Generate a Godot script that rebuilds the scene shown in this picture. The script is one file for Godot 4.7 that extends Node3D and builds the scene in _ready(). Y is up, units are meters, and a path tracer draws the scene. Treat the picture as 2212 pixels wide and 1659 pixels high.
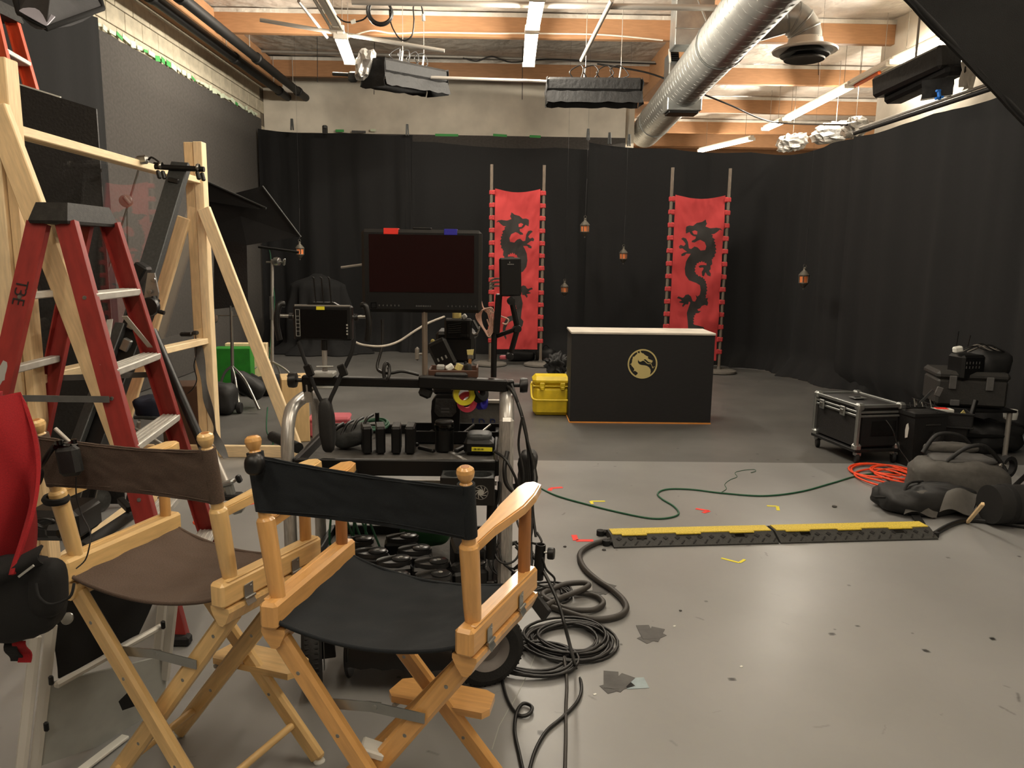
extends Node3D

# ---------------------------------------------------------------- mesh builder
var V := PackedVector3Array()
var U := PackedVector2Array()
var G := PackedInt32Array()
var T: Node3D            # the thing being built
var OFF := Vector3.ZERO  # its base, taken off its parts' vertices
var M := {}
var rng := RandomNumberGenerator.new()
var wob := FastNoiseLite.new()
var used := {}


func numbered(called: String) -> String:
	var n: int = used.get(called, 0)
	used[called] = n + 1
	return called if n == 0 else "%s_%03d" % [called, n]


func tri(a: Vector3, b: Vector3, c: Vector3, ua: Vector2, ub: Vector2, uc: Vector2, g := -1) -> void:
	V.append_array([a, c, b])
	U.append_array([ua, uc, ub])
	G.append_array([g, g, g])


func quad(a: Vector3, b: Vector3, c: Vector3, d: Vector3, g := -1) -> void:
	var w := a.distance_to(b)
	var h := a.distance_to(d)
	tri(a, b, c, Vector2(0, 0), Vector2(w, 0), Vector2(w, h), g)
	tri(a, c, d, Vector2(0, 0), Vector2(w, h), Vector2(0, h), g)


# a convex polygon turned outwards from a centre
func face(p: Array, centre: Vector3, uv: Array, g := -1) -> void:
	var n: Vector3 = (p[1] - p[0]).cross(p[2] - p[0])
	var mid := Vector3.ZERO
	for q in p: mid += q
	mid /= p.size()
	var turn := n.dot(mid - centre) < 0.0
	for i in range(1, p.size() - 1):
		if turn: tri(p[0], p[i + 1], p[i], uv[0], uv[i + 1], uv[i], g)
		else: tri(p[0], p[i], p[i + 1], uv[0], uv[i], uv[i + 1], g)


func box(c: Vector3, size: Vector3, b := Basis(), bev := 0.0) -> void:
	var h := size * 0.5
	bev = minf(bev, minf(h.x, minf(h.y, h.z)) * 0.9)
	var o := Vector2(rng.randf() * 7.0, rng.randf() * 7.0)
	var long := size.max_axis_index()
	var pt := func(s: Vector3, k: int) -> Array:
		var q := Vector3(s.x * (h.x - bev), s.y * (h.y - bev), s.z * (h.z - bev))
		q[k] = s[k] * h[k]
		return [c + b * q, q]
	var uvof := func(q: Vector3, k: int) -> Vector2:
		var i := (k + 1) % 3
		var j := (k + 2) % 3
		if j == long:
			return o + Vector2(q[j], q[i] + k * 0.37)
		return o + Vector2(q[i], q[j] + k * 0.37)
	for k in 3:
		var i := (k + 1) % 3
		var j := (k + 2) % 3
		for s in [-1.0, 1.0]:
			var ps := []
			var us := []
			for e in [[-1.0, -1.0], [1.0, -1.0], [1.0, 1.0], [-1.0, 1.0]]:
				var sg := Vector3.ZERO
				sg[k] = s
				sg[i] = e[0]
				sg[j] = e[1]
				var r: Array = pt.call(sg, k)
				ps.append(r[0])
				us.append(uvof.call(r[1], k))
			face(ps, c, us)
	if bev <= 0.0:
		return
	for k in 3:   # the edges along axis k
		var i := (k + 1) % 3
		var j := (k + 2) % 3
		for si in [-1.0, 1.0]:
			for sj in [-1.0, 1.0]:
				var lo := Vector3.ZERO
				lo[i] = si
				lo[j] = sj
				lo[k] = -1.0
				var hi := lo
				hi[k] = 1.0
				var r := [pt.call(lo, i), pt.call(hi, i), pt.call(hi, j), pt.call(lo, j)]
				face([r[0][0], r[1][0], r[2][0], r[3][0]], c, [o + Vector2(-h[k], 0), o + Vector2(h[k], 0), o + Vector2(h[k], bev), o + Vector2(-h[k], bev)])
	for sx in [-1.0, 1.0]:
		for sy in [-1.0, 1.0]:
			for sz in [-1.0, 1.0]:
				var s := Vector3(sx, sy, sz)
				face([pt.call(s, 0)[0], pt.call(s, 1)[0], pt.call(s, 2)[0]], c, [o, o, o])


func along(d: Vector3, up := Vector3.UP) -> Basis:   # x runs along d, y near up
	var x := d.normalized()
	if absf(x.dot(up.normalized())) > 0.98: up = Vector3.RIGHT if absf(x.x) < 0.9 else Vector3.BACK
	var z := x.cross(up).normalized()
	return Basis(x, z.cross(x).normalized(), z)


# a squared bar from a to b: h is its size near "up", w the other
func bar(a: Vector3, b: Vector3, w: float, h: float, up := Vector3.UP, bev := 0.0) -> void:
	box((a + b) * 0.5, Vector3(a.distance_to(b), h, w), along(b - a, up), bev)


func tube(p: PackedVector3Array, r, n := 8, closed := false, g := 1) -> void:
	var m := p.size()
	if m < 2: return
	var t0 := (p[1] - p[0]).normalized()
	var side := t0.cross(Vector3.UP if absf(t0.y) < 0.95 else Vector3.RIGHT).normalized()
	var rings := []
	var run := 0.0
	for i in m:
		var a := p[maxi(i - 1, 0)] if not closed else p[(i - 1 + m) % m]
		var b := p[mini(i + 1, m - 1)] if not closed else p[(i + 1) % m]
		var t := (b - a).normalized()
		side = (side - t * side.dot(t)).normalized()
		var up := side.cross(t)
		var rr: float = r if r is float or r is int else r[i]
		var ring := PackedVector3Array()
		for k in n:
			var w := TAU * k / n
			ring.append(p[i] + (side * cos(w) + up * sin(w)) * rr)
		if i > 0: run += p[i].distance_to(p[i - 1])
		rings.append([ring, run, rr])
	for i in (m if closed else m - 1):
		var A: Array = rings[i]
		var B: Array = rings[(i + 1) % m]
		for k in n:
			var l := (k + 1) % n
			var v0: float = TAU * A[2] * k / n
			var v1: float = TAU * A[2] * (k + 1) / n
			tri(A[0][k], B[0][k], B[0][l], Vector2(A[1], v0), Vector2(B[1], v0), Vector2(B[1], v1), g)
			tri(A[0][k], B[0][l], A[0][l], Vector2(A[1], v0), Vector2(B[1], v1), Vector2(A[1], v1), g)
	if not closed:
		for e in [0, m - 1]:
			var c := p[e]
			var inside: Vector3 = p[1] if e == 0 else p[m - 2]
			for k in n:
				var x: Vector3 = rings[e][0][k]
				var y: Vector3 = rings[e][0][(k + 1) % n]
				face([c, x, y], inside, [Vector2.ZERO, Vector2(0.01, 0), Vector2(0, 0.01)], -1)


func rod(a: Vector3, b: Vector3, r: float, n := 10, r2 := -1.0) -> void:
	tube(PackedVector3Array([a, b]), [r, r if r2 < 0.0 else r2], n)


# a smooth curve through points
func curve(p: Array, steps := 6, closed := false) -> PackedVector3Array:
	var q := PackedVector3Array()
	var m := p.size()
	for i in (m if closed else m - 1):
		var a: Vector3 = p[(i - 1 + m) % m] if closed or i > 0 else p[0]
		var b: Vector3 = p[i]
		var c: Vector3 = p[(i + 1) % m]
		var d: Vector3 = p[(i + 2) % m] if closed or i + 2 < m else p[m - 1]
		for s in steps:
			q.append(b.cubic_interpolate(c, a, d, float(s) / steps))
	if not closed: q.append(p[m - 1])
	return q


func cable(p: Array, r: float, n := 6, steps := 6) -> void:
	tube(curve(p, steps), r, n)


# rings round an axis; profile holds (radius, height)
func lathe(profile: Array, o: Vector3, axis := Vector3.UP, n := 20, sharp := 0.6) -> void:
	var ax := axis.normalized()
	var x := ax.cross(Vector3.BACK if absf(ax.z) < 0.9 else Vector3.RIGHT).normalized()
	var z := x.cross(ax)
	var g := 1
	var run := 0.0
	for i in profile.size() - 1:
		var a: Vector2 = profile[i]
		var b: Vector2 = profile[i + 1]
		if i > 0:
			var pa: Vector2 = profile[i - 1]
			if absf((a - pa).angle_to(b - a)) > sharp: g = 1 + g % 20
		var l := a.distance_to(b)
		for k in n:
			var w0 := TAU * k / n
			var w1 := TAU * (k + 1) / n
			var d0 := x * cos(w0) + z * sin(w0)
			var d1 := x * cos(w1) + z * sin(w1)
			var p := [o + ax * a.y + d0 * a.x, o + ax * a.y + d1 * a.x, o + ax * b.y + d1 * b.x, o + ax * b.y + d0 * b.x]
			var rr := maxf(a.x, b.x)
			var u := [Vector2(run, rr * w0), Vector2(run, rr * w1), Vector2(run + l, rr * w1), Vector2(run + l, rr * w0)]
			if a.x > 1e-6: tri(p[0], p[2], p[1], u[0], u[2], u[1], g)
			if b.x > 1e-6: tri(p[0], p[3], p[2], u[0], u[3], u[2], g)
		run += l


# a flat outline given depth along the basis' z; the outline lies in its x and y
func prism(poly: PackedVector2Array, o: Vector3, b: Basis, depth: float, smooth := false) -> void:
	poly = poly.duplicate()
	var area := 0.0
	for i in poly.size(): area += poly[i].cross(poly[(i + 1) % poly.size()])
	if area < 0.0: poly.reverse()
	var ix := Geometry2D.triangulate_polygon(poly)
	var at := func(q: Vector2, d: float) -> Vector3: return o + b * Vector3(q.x, q.y, d)
	for i in range(0, ix.size(), 3):
		var p := poly[ix[i]]
		var q := poly[ix[i + 1]]
		var r := poly[ix[i + 2]]
		if (q - p).cross(r - p) < 0.0:
			var k := q
			q = r
			r = k
		tri(at.call(p, depth), at.call(q, depth), at.call(r, depth), p, q, r)
		tri(at.call(p, 0.0), at.call(r, 0.0), at.call(q, 0.0), p, r, q)
	for i in poly.size():
		var p := poly[i]
		var q := poly[(i + 1) % poly.size()]
		quad(at.call(p, 0.0), at.call(q, 0.0), at.call(q, depth), at.call(p, depth), 3 if smooth else -1)


# a cloth from f(u, v), with thickness
func sheet(nu: int, nv: int, f: Callable, th := 0.003, us := 1.0, vs := 1.0) -> void:
	var P := []
	for j in nv + 1:
		var row := PackedVector3Array()
		for i in nu + 1: row.append(f.call(float(i) / nu, float(j) / nv))
		P.append(row)
	var N := []
	for j in nv + 1:
		var row := PackedVector3Array()
		for i in nu + 1:
			var du: Vector3 = P[j][mini(i + 1, nu)] - P[j][maxi(i - 1, 0)]
			var dv: Vector3 = P[mini(j + 1, nv)][i] - P[maxi(j - 1, 0)][i]
			row.append(du.cross(dv).normalized() * th * 0.5)
		N.append(row)
	for j in nv:
		for i in nu:
			var u0 := us * i / nu
			var u1 := us * (i + 1) / nu
			var v0 := vs * j / nv
			var v1 := vs * (j + 1) / nv
			for s in [1.0, -1.0]:
				var a: Vector3 = P[j][i] + N[j][i] * s
				var b: Vector3 = P[j][i + 1] + N[j][i + 1] * s
				var c: Vector3 = P[j + 1][i + 1] + N[j + 1][i + 1] * s
				var d: Vector3 = P[j + 1][i] + N[j + 1][i] * s
				if s > 0.0:
					tri(a, b, c, Vector2(u0, v0), Vector2(u1, v0), Vector2(u1, v1), 1)
					tri(a, c, d, Vector2(u0, v0), Vector2(u1, v1), Vector2(u0, v1), 1)
				else:
					tri(a, c, b, Vector2(u0, v0), Vector2(u1, v1), Vector2(u1, v0), 2)
					tri(a, d, c, Vector2(u0, v0), Vector2(u0, v1), Vector2(u1, v1), 2)
	for i in nu:
		for j in [0, nv]:
			var a: Vector3 = P[j][i]
			var b: Vector3 = P[j][i + 1]
			if j == 0: quad(a - N[j][i], b - N[j][i + 1], b + N[j][i + 1], a + N[j][i])
			else: quad(a + N[j][i], b + N[j][i + 1], b - N[j][i + 1], a - N[j][i])
	for j in nv:
		for i in [0, nu]:
			var a: Vector3 = P[j][i]
			var b: Vector3 = P[j + 1][i]
			if i == 0: quad(a + N[j][i], b + N[j + 1][i], b - N[j + 1][i], a - N[j][i])
			else: quad(a - N[j][i], b - N[j + 1][i], b + N[j + 1][i], a + N[j][i])


# a soft stuffed body: a rounded box with dents
func pillow(c: Vector3, size: Vector3, b := Basis(), e := 0.5, dent := 0.0, freq := 6.0, n := 22, flat := false) -> void:
	var g := -1 if flat else 1
	var m := n / 2
	var at := func(i: int, j: int) -> Vector3:
		var th := TAU * (i % n) / n
		var ph := PI * j / m - PI / 2
		var pw := func(x: float) -> float: return signf(x) * pow(absf(x), e)
		var q := Vector3(pw.call(cos(ph)) * pw.call(cos(th)), pw.call(sin(ph)), pw.call(cos(ph)) * pw.call(sin(th)))
		q = Vector3(q.x * size.x, q.y * size.y, q.z * size.z) * 0.5
		var s := b * q
		var k := wob.get_noise_3dv((c + s) * freq * 10.0) * dent
		return c + s + s.normalized() * k
	for j in m:
		for i in n:
			var a: Vector3 = at.call(i, j)
			var bb: Vector3 = at.call(i + 1, j)
			var cc: Vector3 = at.call(i + 1, j + 1)
			var d: Vector3 = at.call(i, j + 1)
			var u0 := Vector2(float(i) / n, float(j) / m)
			var u1 := Vector2(float(i + 1) / n, float(j) / m)
			var u2 := Vector2(float(i + 1) / n, float(j + 1) / m)
			var u3 := Vector2(float(i) / n, float(j + 1) / m)
			if j > 0: tri(a, cc, bb, u0, u2, u1, g)
			if j < m - 1: tri(a, d, cc, u0, u3, u2, g)


# loops of cable lying in a plane
func coil(c: Vector3, rad: float, loops: int, r: float, axis := Vector3.UP, jit := 0.15, n := 6, flat := 1.0) -> void:
	var b := along(axis)
	var p := []
	var steps := 14
	for i in loops * steps:
		var w := TAU * i / steps
		var q := rad * (1.0 + jit * sin(i * 0.37 + loops) + jit * 0.6 * sin(i * 0.11))
		p.append(c + b.y * cos(w) * q + b.z * sin(w) * q * flat + b.x * (r * (1.0 + 0.8 * sin(i * 0.9)) + r * 1.1 * float(i) / steps * 0.35))
	tube(curve(p, 2), r, n)


# commit what was collected as one named mesh
func fin(called: String, m: Material, parent: Node3D = null) -> MeshInstance3D:
	var o := MeshInstance3D.new()
	var base := OFF
	if parent == null:
		var lo := V[0]
		var hi := V[0]
		for p in V:
			lo = lo.min(p)
			hi = hi.max(p)
		base = Vector3((lo.x + hi.x) * 0.5, lo.y, (lo.z + hi.z) * 0.5)
	var st := SurfaceTool.new()
	st.begin(Mesh.PRIMITIVE_TRIANGLES)
	for i in V.size():
		st.set_smooth_group(G[i])
		st.set_uv(U[i])
		st.add_vertex(V[i] - base)
	st.generate_normals()
	o.mesh = st.commit()
	o.material_override = m
	o.cast_shadow = GeometryInstance3D.SHADOW_CASTING_SETTING_ON
	if parent == null:
		o.name = numbered(called)
		o.position = base
		add_child(o)
	else:
		o.name = called
		parent.add_child(o, true)
	V.clear()
	U.clear()
	G.clear()
	return o


# the next part of the thing being built (or of one of its parts)
func part(called: String, m: Material, of: Node3D = null, label := "") -> MeshInstance3D:
	var o := fin(called, m, T if of == null else of)
	if label: o.set_meta("label", label)
	return o


func tag(o: Node3D, label: String, category: String, group := "") -> Node3D:
	o.set_meta("label", label)
	o.set_meta("category", category)
	if group: o.set_meta("group", group)
	return o


# a thing of several parts, its origin at its base; parts are given in world metres unless turn is set
func thing(called: String, label: String, category: String, at: Vector3, group := "", local := false) -> Node3D:
	T = Node3D.new()
	T.name = numbered(called)
	T.position = at
	OFF = Vector3.ZERO if local else at
	add_child(T)
	return tag(T, label, category, group)


func solo(called: String, m: Material, label: String, category: String, group := "") -> MeshInstance3D:
	var o := fin(called, m)
	tag(o, label, category, group)
	return o


func struct(called: String, m: Material, label := "") -> MeshInstance3D:
	var o := fin(called, m)
	o.set_meta("kind", "structure")
	if label:
		o.set_meta("label", label)
	T = o
	OFF = o.position
	return o


# ---------------------------------------------------------------- materials
func noise_tex(freq: float, oct: int, lo: float, hi: float, normal := 0.0, kind := FastNoiseLite.TYPE_SIMPLEX_SMOOTH, size := 512, seed_ := 1) -> NoiseTexture2D:
	var n := FastNoiseLite.new()
	n.noise_type = kind
	n.seed = seed_
	n.frequency = freq
	n.fractal_type = FastNoiseLite.FRACTAL_FBM
	n.fractal_octaves = oct
	var t := NoiseTexture2D.new()
	t.noise = n
	t.width = size
	t.height = size
	t.seamless = true
	if normal > 0.0:
		t.as_normal_map = true
		t.bump_strength = normal
	else:
		var r := Gradient.new()
		r.set_color(0, Color(lo, lo, lo))
		r.set_color(1, Color(hi, hi, hi))
		t.color_ramp = r
	return t


func mat(called: String, c: Color, rough := 0.6, metal := 0.0) -> StandardMaterial3D:
	var m := StandardMaterial3D.new()
	m.resource_name = called
	m.albedo_color = c
	m.roughness = rough
	m.metallic = metal
	M[called] = m
	return m


func tex(m: StandardMaterial3D, albedo: Texture2D, scale: Vector3, normal: Texture2D = null, depth := 0.5, tri_ := false) -> StandardMaterial3D:
	if albedo: m.albedo_texture = albedo
	m.uv1_scale = scale
	if normal:
		m.normal_enabled = true
		m.normal_texture = normal
		m.normal_scale = depth
	if tri_:
		m.uv1_triplanar = true
		m.uv1_world_triplanar = true
	return m


func materials() -> void:
	var grain := noise_tex(0.012, 4, 0.89, 1.0)
	var mottle := noise_tex(0.008, 5, 0.84, 1.0, 0.0, FastNoiseLite.TYPE_SIMPLEX_SMOOTH, 512, 4)
	var speck := noise_tex(0.05, 3, 0.75, 1.0, 0.0, FastNoiseLite.TYPE_SIMPLEX_SMOOTH, 512, 9)
	var weave := noise_tex(0.2, 2, 0, 1, 3.0, FastNoiseLite.TYPE_SIMPLEX_SMOOTH, 256, 3)
	var lumps := noise_tex(0.012, 4, 0, 1, 6.0, FastNoiseLite.TYPE_SIMPLEX_SMOOTH, 512, 6)
	var pits := noise_tex(0.06, 4, 0, 1, 4.0, FastNoiseLite.TYPE_SIMPLEX_SMOOTH, 512, 7)
	var W := Vector3(1.1, 9.0, 1.0)
	tex(mat("pine", Color(0.95, 0.83, 0.64), 0.55), grain, W)
	tex(mat("pine_pale", Color(0.97, 0.87, 0.70), 0.55), grain, W)
	tex(mat("varnish", Color(0.89, 0.68, 0.41), 0.32), grain, W)
	M.varnish.clearcoat_enabled = true
	M.varnish.clearcoat = 0.6
	M.varnish.clearcoat_roughness = 0.15
	tex(mat("varnish_pale", Color(0.93, 0.78, 0.53), 0.34), grain, W)
	M.varnish_pale.clearcoat_enabled = true
	M.varnish_pale.clearcoat = 0.5
	M.varnish_pale.clearcoat_roughness = 0.18
	tex(mat("varnish_dark", Color(0.68, 0.46, 0.27), 0.35), grain, W)
	tex(mat("beam", Color(0.66, 0.485, 0.335), 0.65), grain, Vector3(0.7, 5.0, 1.0))
	tex(mat("ply", Color(0.84, 0.72, 0.52), 0.6), grain, Vector3(0.8, 4.0, 1.0))
	tex(mat("foil", Color(0.82, 0.79, 0.75), 0.42, 0.25), mottle, Vector3(0.5, 0.5, 0.5), lumps, 1.0, true)
	tex(mat("foil_edge", Color(0.85, 0.83, 0.79), 0.35, 0.1), mottle, Vector3(0.7, 0.7, 0.7), lumps, 0.8, true)
	tex(mat("white_wall", Color(0.90, 0.865, 0.80), 0.8), mottle, Vector3(0.3, 0.3, 0.3), lumps, 0.1, true)
	tex(mat("block", Color(0.80, 0.76, 0.67), 0.85), mottle, Vector3(1.3, 1.3, 1.3), pits, 0.5, true)
	tex(mat("mortar", Color(0.50, 0.46, 0.40), 0.9), speck, Vector3(1.5, 1.5, 1.5), null, 0.0, true)
	tex(mat("dark_room", Color(0.30, 0.28, 0.26), 0.9), mottle, Vector3(0.3, 0.3, 0.3), null, 0.0, true)
	tex(mat("duvetyne", Color(0.072, 0.072, 0.075), 0.95), mottle, Vector3(5, 5, 5), weave, 0.15, true)
	tex(mat("duvetyne_grey", Color(0.30, 0.285, 0.27), 0.9), mottle, Vector3(5, 5, 5), weave, 0.1, true)
	tex(mat("black_cloth", Color(0.072, 0.072, 0.074), 0.9), speck, Vector3(8, 8, 8), weave, 0.2, true)
	tex(mat("nylon", Color(0.105, 0.105, 0.105), 0.62), mottle, Vector3(7, 7, 7), weave, 0.25, true)
	tex(mat("black_plastic", Color(0.038, 0.038, 0.039), 0.42), null, Vector3.ONE)
	tex(mat("black_gloss", Color(0.03, 0.03, 0.032), 0.14), null, Vector3.ONE)
	tex(mat("black_metal", Color(0.06, 0.06, 0.06), 0.4, 0.3), null, Vector3.ONE)
	tex(mat("rubber", Color(0.075, 0.073, 0.07), 0.75), speck, Vector3(3, 3, 3), pits, 0.3, true)
	tex(mat("grey_rubber", Color(0.23, 0.23, 0.22), 0.7), speck, Vector3(2, 2, 2), pits, 0.3, true)
	tex(mat("aluminium", Color(0.80, 0.79, 0.77), 0.34, 0.6), speck, Vector3(0.6, 6, 0.6))
	tex(mat("zinc", Color(0.66, 0.67, 0.66), 0.33, 0.75), mottle, Vector3(1.1, 1.1, 1.1), null, 0.0, true)
	tex(mat("duct", Color(0.70, 0.70, 0.68), 0.42, 0.6), mottle, Vector3(0.9, 0.9, 0.9), lumps, 0.15, true)
	tex(mat("conduit", Color(0.62, 0.60, 0.57), 0.45, 0.5), null, Vector3.ONE)
	tex(mat("steel", Color(0.62, 0.62, 0.60), 0.28, 0.9), null, Vector3.ONE)
	tex(mat("dark_steel", Color(0.30, 0.31, 0.31), 0.5, 0.4), speck, Vector3(2, 2, 2), null, 0.0, true)
	tex(mat("pipe_black", Color(0.10, 0.093, 0.088), 0.6, 0.2), speck, Vector3(2, 2, 2), null, 0.0, true)
	tex(mat("ladder_red", Color(0.58, 0.17, 0.15), 0.5), mottle, Vector3(1.4, 5, 1))
	tex(mat("ladder_orange", Color(0.93, 0.36, 0.20), 0.5), mottle, Vector3(1.4, 5, 1))
	tex(mat("ladder_cap", Color(0.17, 0.165, 0.15), 0.6), noise_tex(0.02, 4, 0.35, 1.0, 0.0, FastNoiseLite.TYPE_SIMPLEX_SMOOTH, 256, 12), Vector3(5, 5, 5), pits, 0.4, true)
	tex(mat("rung", Color(0.82, 0.81, 0.78), 0.4, 0.3), mottle, Vector3(2, 2, 2))
	tex(mat("canvas_brown", Color(0.38, 0.315, 0.27), 0.9), speck, Vector3(8, 8, 8), weave, 0.25)
	tex(mat("canvas_navy", Color(0.08, 0.108, 0.13), 0.9), speck, Vector3(8, 8, 8), weave, 0.25)
	tex(mat("red_cloth", Color(0.64, 0.06, 0.10), 0.9), speck, Vector3(10, 10, 10), weave, 0.2, true)
	tex(mat("yellow_plastic", Color(0.95, 0.83, 0.17), 0.42), mottle, Vector3(1.5, 1.5, 1.5), null, 0.0, true)
	tex(mat("ramp_yellow", Color(0.95, 0.84, 0.30), 0.6), speck, Vector3(3, 3, 3), null, 0.0, true)
	tex(mat("green_paint", Color(0.13, 0.52, 0.12), 0.8), mottle, Vector3(1.5, 1.5, 1.5), null, 0.0, true)
	tex(mat("table_black", Color(0.135, 0.135, 0.142), 0.8), speck, Vector3(0.5, 9, 1), null)
	tex(mat("table_white", Color(0.83, 0.80, 0.75), 0.75), mottle, Vector3(0.7, 0.7, 0.7), null, 0.0, true)
	tex(mat("raw_edge", Color(0.93, 0.62, 0.28), 0.7), grain, W)
	mat("gold_vinyl", Color(0.80, 0.74, 0.50), 0.55)
	tex(mat("bamboo", Color(0.44, 0.39, 0.34), 0.7), mottle, Vector3(2, 6, 2))
	tex(mat("concrete", Color(0.44, 0.42, 0.39), 0.9), speck, Vector3(2, 2, 2), pits, 0.5, true)
	tex(mat("lantern_metal", Color(0.44, 0.42, 0.38), 0.55, 0.5), mottle, Vector3(8, 8, 8), null, 0.0, true)
	tex(mat("lantern_glass", Color(0.95, 0.54, 0.31), 0.55), speck, Vector3(9, 9, 9), null, 0.0, true)
	tex(mat("laminate", Color(0.165, 0.16, 0.16), 0.5), speck, Vector3(1.5, 1.5, 1.5), pits, 0.3, true)
	tex(mat("case_black", Color(0.085, 0.083, 0.08), 0.6), speck, Vector3(2, 2, 2), pits, 0.3, true)
	tex(mat("case_grey", Color(0.20, 0.195, 0.185), 0.6), speck, Vector3(2, 2, 2), pits, 0.3, true)
	mat("orange_cord", Color(0.93, 0.30, 0.14), 0.55)
	mat("green_cord", Color(0.10, 0.33, 0.22), 0.55)
	mat("cable_black", Color(0.075, 0.072, 0.07), 0.42)
	mat("cable_grey", Color(0.21, 0.195, 0.18), 0.5)
	mat("cable_pink", Color(0.86, 0.71, 0.64), 0.5)
	mat("cable_white", Color(0.80, 0.77, 0.72), 0.5)
	mat("tape_red", Color(0.94, 0.20, 0.15), 0.6)
	mat("tape_yellow", Color(0.90, 0.85, 0.18), 0.6)
	mat("tape_blue", Color(0.16, 0.14, 0.62), 0.6)
	mat("tape_green", Color(0.27, 0.62, 0.32), 0.7)
	mat("tape_pale", Color(0.82, 0.86, 0.76), 0.7)
	tex(mat("tape_grey", Color(0.36, 0.355, 0.35), 0.75), mottle, Vector3(3, 3, 3), null, 0.0, true)
	tex(mat("paper_blue", Color(0.62, 0.68, 0.70), 0.7), mottle, Vector3(3, 3, 3), null, 0.0, true)
	mat("white_plastic", Color(0.85, 0.85, 0.82), 0.5)
	mat("hub_grey", Color(0.42, 0.40, 0.385), 0.6)
	mat("painted_metal", Color(0.76, 0.75, 0.72), 0.4, 0.15)
	mat("light_grey", Color(0.62, 0.62, 0.60), 0.5)
	mat("pink_plastic", Color(0.72, 0.36, 0.40), 0.45)
	mat("brush_bristle", Color(0.78, 0.72, 0.45), 0.8)
	mat("screen", Color(0.12, 0.035, 0.035), 0.22)
	mat("screen_dark", Color(0.03, 0.026, 0.026), 0.25)
	mat("orange_plastic", Color(0.95, 0.42, 0.12), 0.5)
	tex(mat("bag_grey", Color(0.36, 0.35, 0.335), 0.75), mottle, Vector3(2.5, 2.5, 2.5), lumps, 0.5, true)
	tex(mat("grey_panel", Color(0.66, 0.67, 0.65), 0.5), mottle, Vector3(1.5, 1.5, 1.5), null, 0.0, true)
	tex(mat("silver_wrap", Color(0.78, 0.77, 0.75), 0.36, 0.45), mottle, Vector3(3, 3, 3), lumps, 1.6, true)
	tex(mat("blackwrap", Color(0.035, 0.035, 0.036), 0.75, 0.0), speck, Vector3(2, 2, 2), lumps, 0.9, true)
	tex(mat("blackwrap_grey", Color(0.20, 0.195, 0.19), 0.5, 0.15), speck, Vector3(2, 2, 2), lumps, 0.5, true)
	tex(mat("softbox_grey", Color(0.27, 0.27, 0.28), 0.7), mottle, Vector3(2, 2, 2), lumps, 0.4, true)
	mat("softbox_white", Color(0.80, 0.80, 0.86), 0.6)
	var gl := mat("plexi", Color(0.2, 0.2, 0.2, 0.012), 0.02)
	gl.metallic_specular = 0.34
	gl.transparency = BaseMaterial3D.TRANSPARENCY_ALPHA
	var lamp := mat("tube_lit", Color(1, 1, 1), 0.4)
	lamp.emission_enabled = true
	lamp.emission = Color(1.0, 0.93, 0.82)
	lamp.emission_energy_multiplier = 22.0
	mat("tube_dark", Color(0.85, 0.83, 0.78), 0.3)
	mat("fixture_white", Color(0.93, 0.91, 0.87), 0.45)
	# the two painted floors: grain, scuffs and spots of paint and dirt
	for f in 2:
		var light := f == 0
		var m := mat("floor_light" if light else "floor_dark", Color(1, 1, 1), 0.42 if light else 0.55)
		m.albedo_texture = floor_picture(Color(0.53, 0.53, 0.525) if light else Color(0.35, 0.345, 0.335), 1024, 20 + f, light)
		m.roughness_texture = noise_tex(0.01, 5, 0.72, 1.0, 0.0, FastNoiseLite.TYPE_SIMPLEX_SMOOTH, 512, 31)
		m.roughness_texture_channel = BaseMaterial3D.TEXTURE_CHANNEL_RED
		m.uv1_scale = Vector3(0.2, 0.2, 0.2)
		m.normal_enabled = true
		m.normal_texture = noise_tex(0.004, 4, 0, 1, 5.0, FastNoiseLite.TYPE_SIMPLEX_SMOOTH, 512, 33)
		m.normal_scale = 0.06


func floor_picture(c: Color, n: int, seed_: int, light: bool) -> ImageTexture:
	var im := Image.create_empty(n, n, true, Image.FORMAT_RGB8)
	var a := FastNoiseLite.new()
	a.seed = seed_
	a.frequency = 0.006
	a.fractal_octaves = 5
	for y in n:
		for x in n:
			var fx := float(x) / n
			# blended with itself shifted so that the edges meet
			var k := lerpf(a.get_noise_2d(x, y), a.get_noise_2d(x - n, y), fx)
			var k2 := lerpf(a.get_noise_2d(x, y - n), a.get_noise_2d(x - n, y - n), fx)
			k = lerpf(k, k2, float(y) / n)
			im.set_pixel(x, y, c * (1.0 + (0.08 if light else 0.14) * k))
	rng.seed = seed_
	for s in (150 if light else 120):   # scuffs and drips
		var p := Vector2(rng.randf() * n, rng.randf() * n)
		var w := rng.randf() * TAU
		var l := rng.randi_range(2, 14)
		var dark := rng.randf_range(0.86, 0.96)
		var th := rng.randi_range(1, 2)
		if rng.randf() < 0.35:
			l = rng.randi_range(1, 3)
			th = rng.randi_range(2, 4)
			dark = 0.65
		for i in l:
			w += rng.randf_range(-0.12, 0.12)
			p += Vector2.from_angle(w)
			for dx in th:
				for dy in th:
					var q := Vector2i(posmod(int(p.x) + dx, n), posmod(int(p.y) + dy, n))
					im.set_pixel(q.x, q.y, im.get_pixel(q.x, q.y) * Color(dark, dark, dark))
	im.generate_mipmaps()
	return ImageTexture.create_from_image(im)



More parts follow.
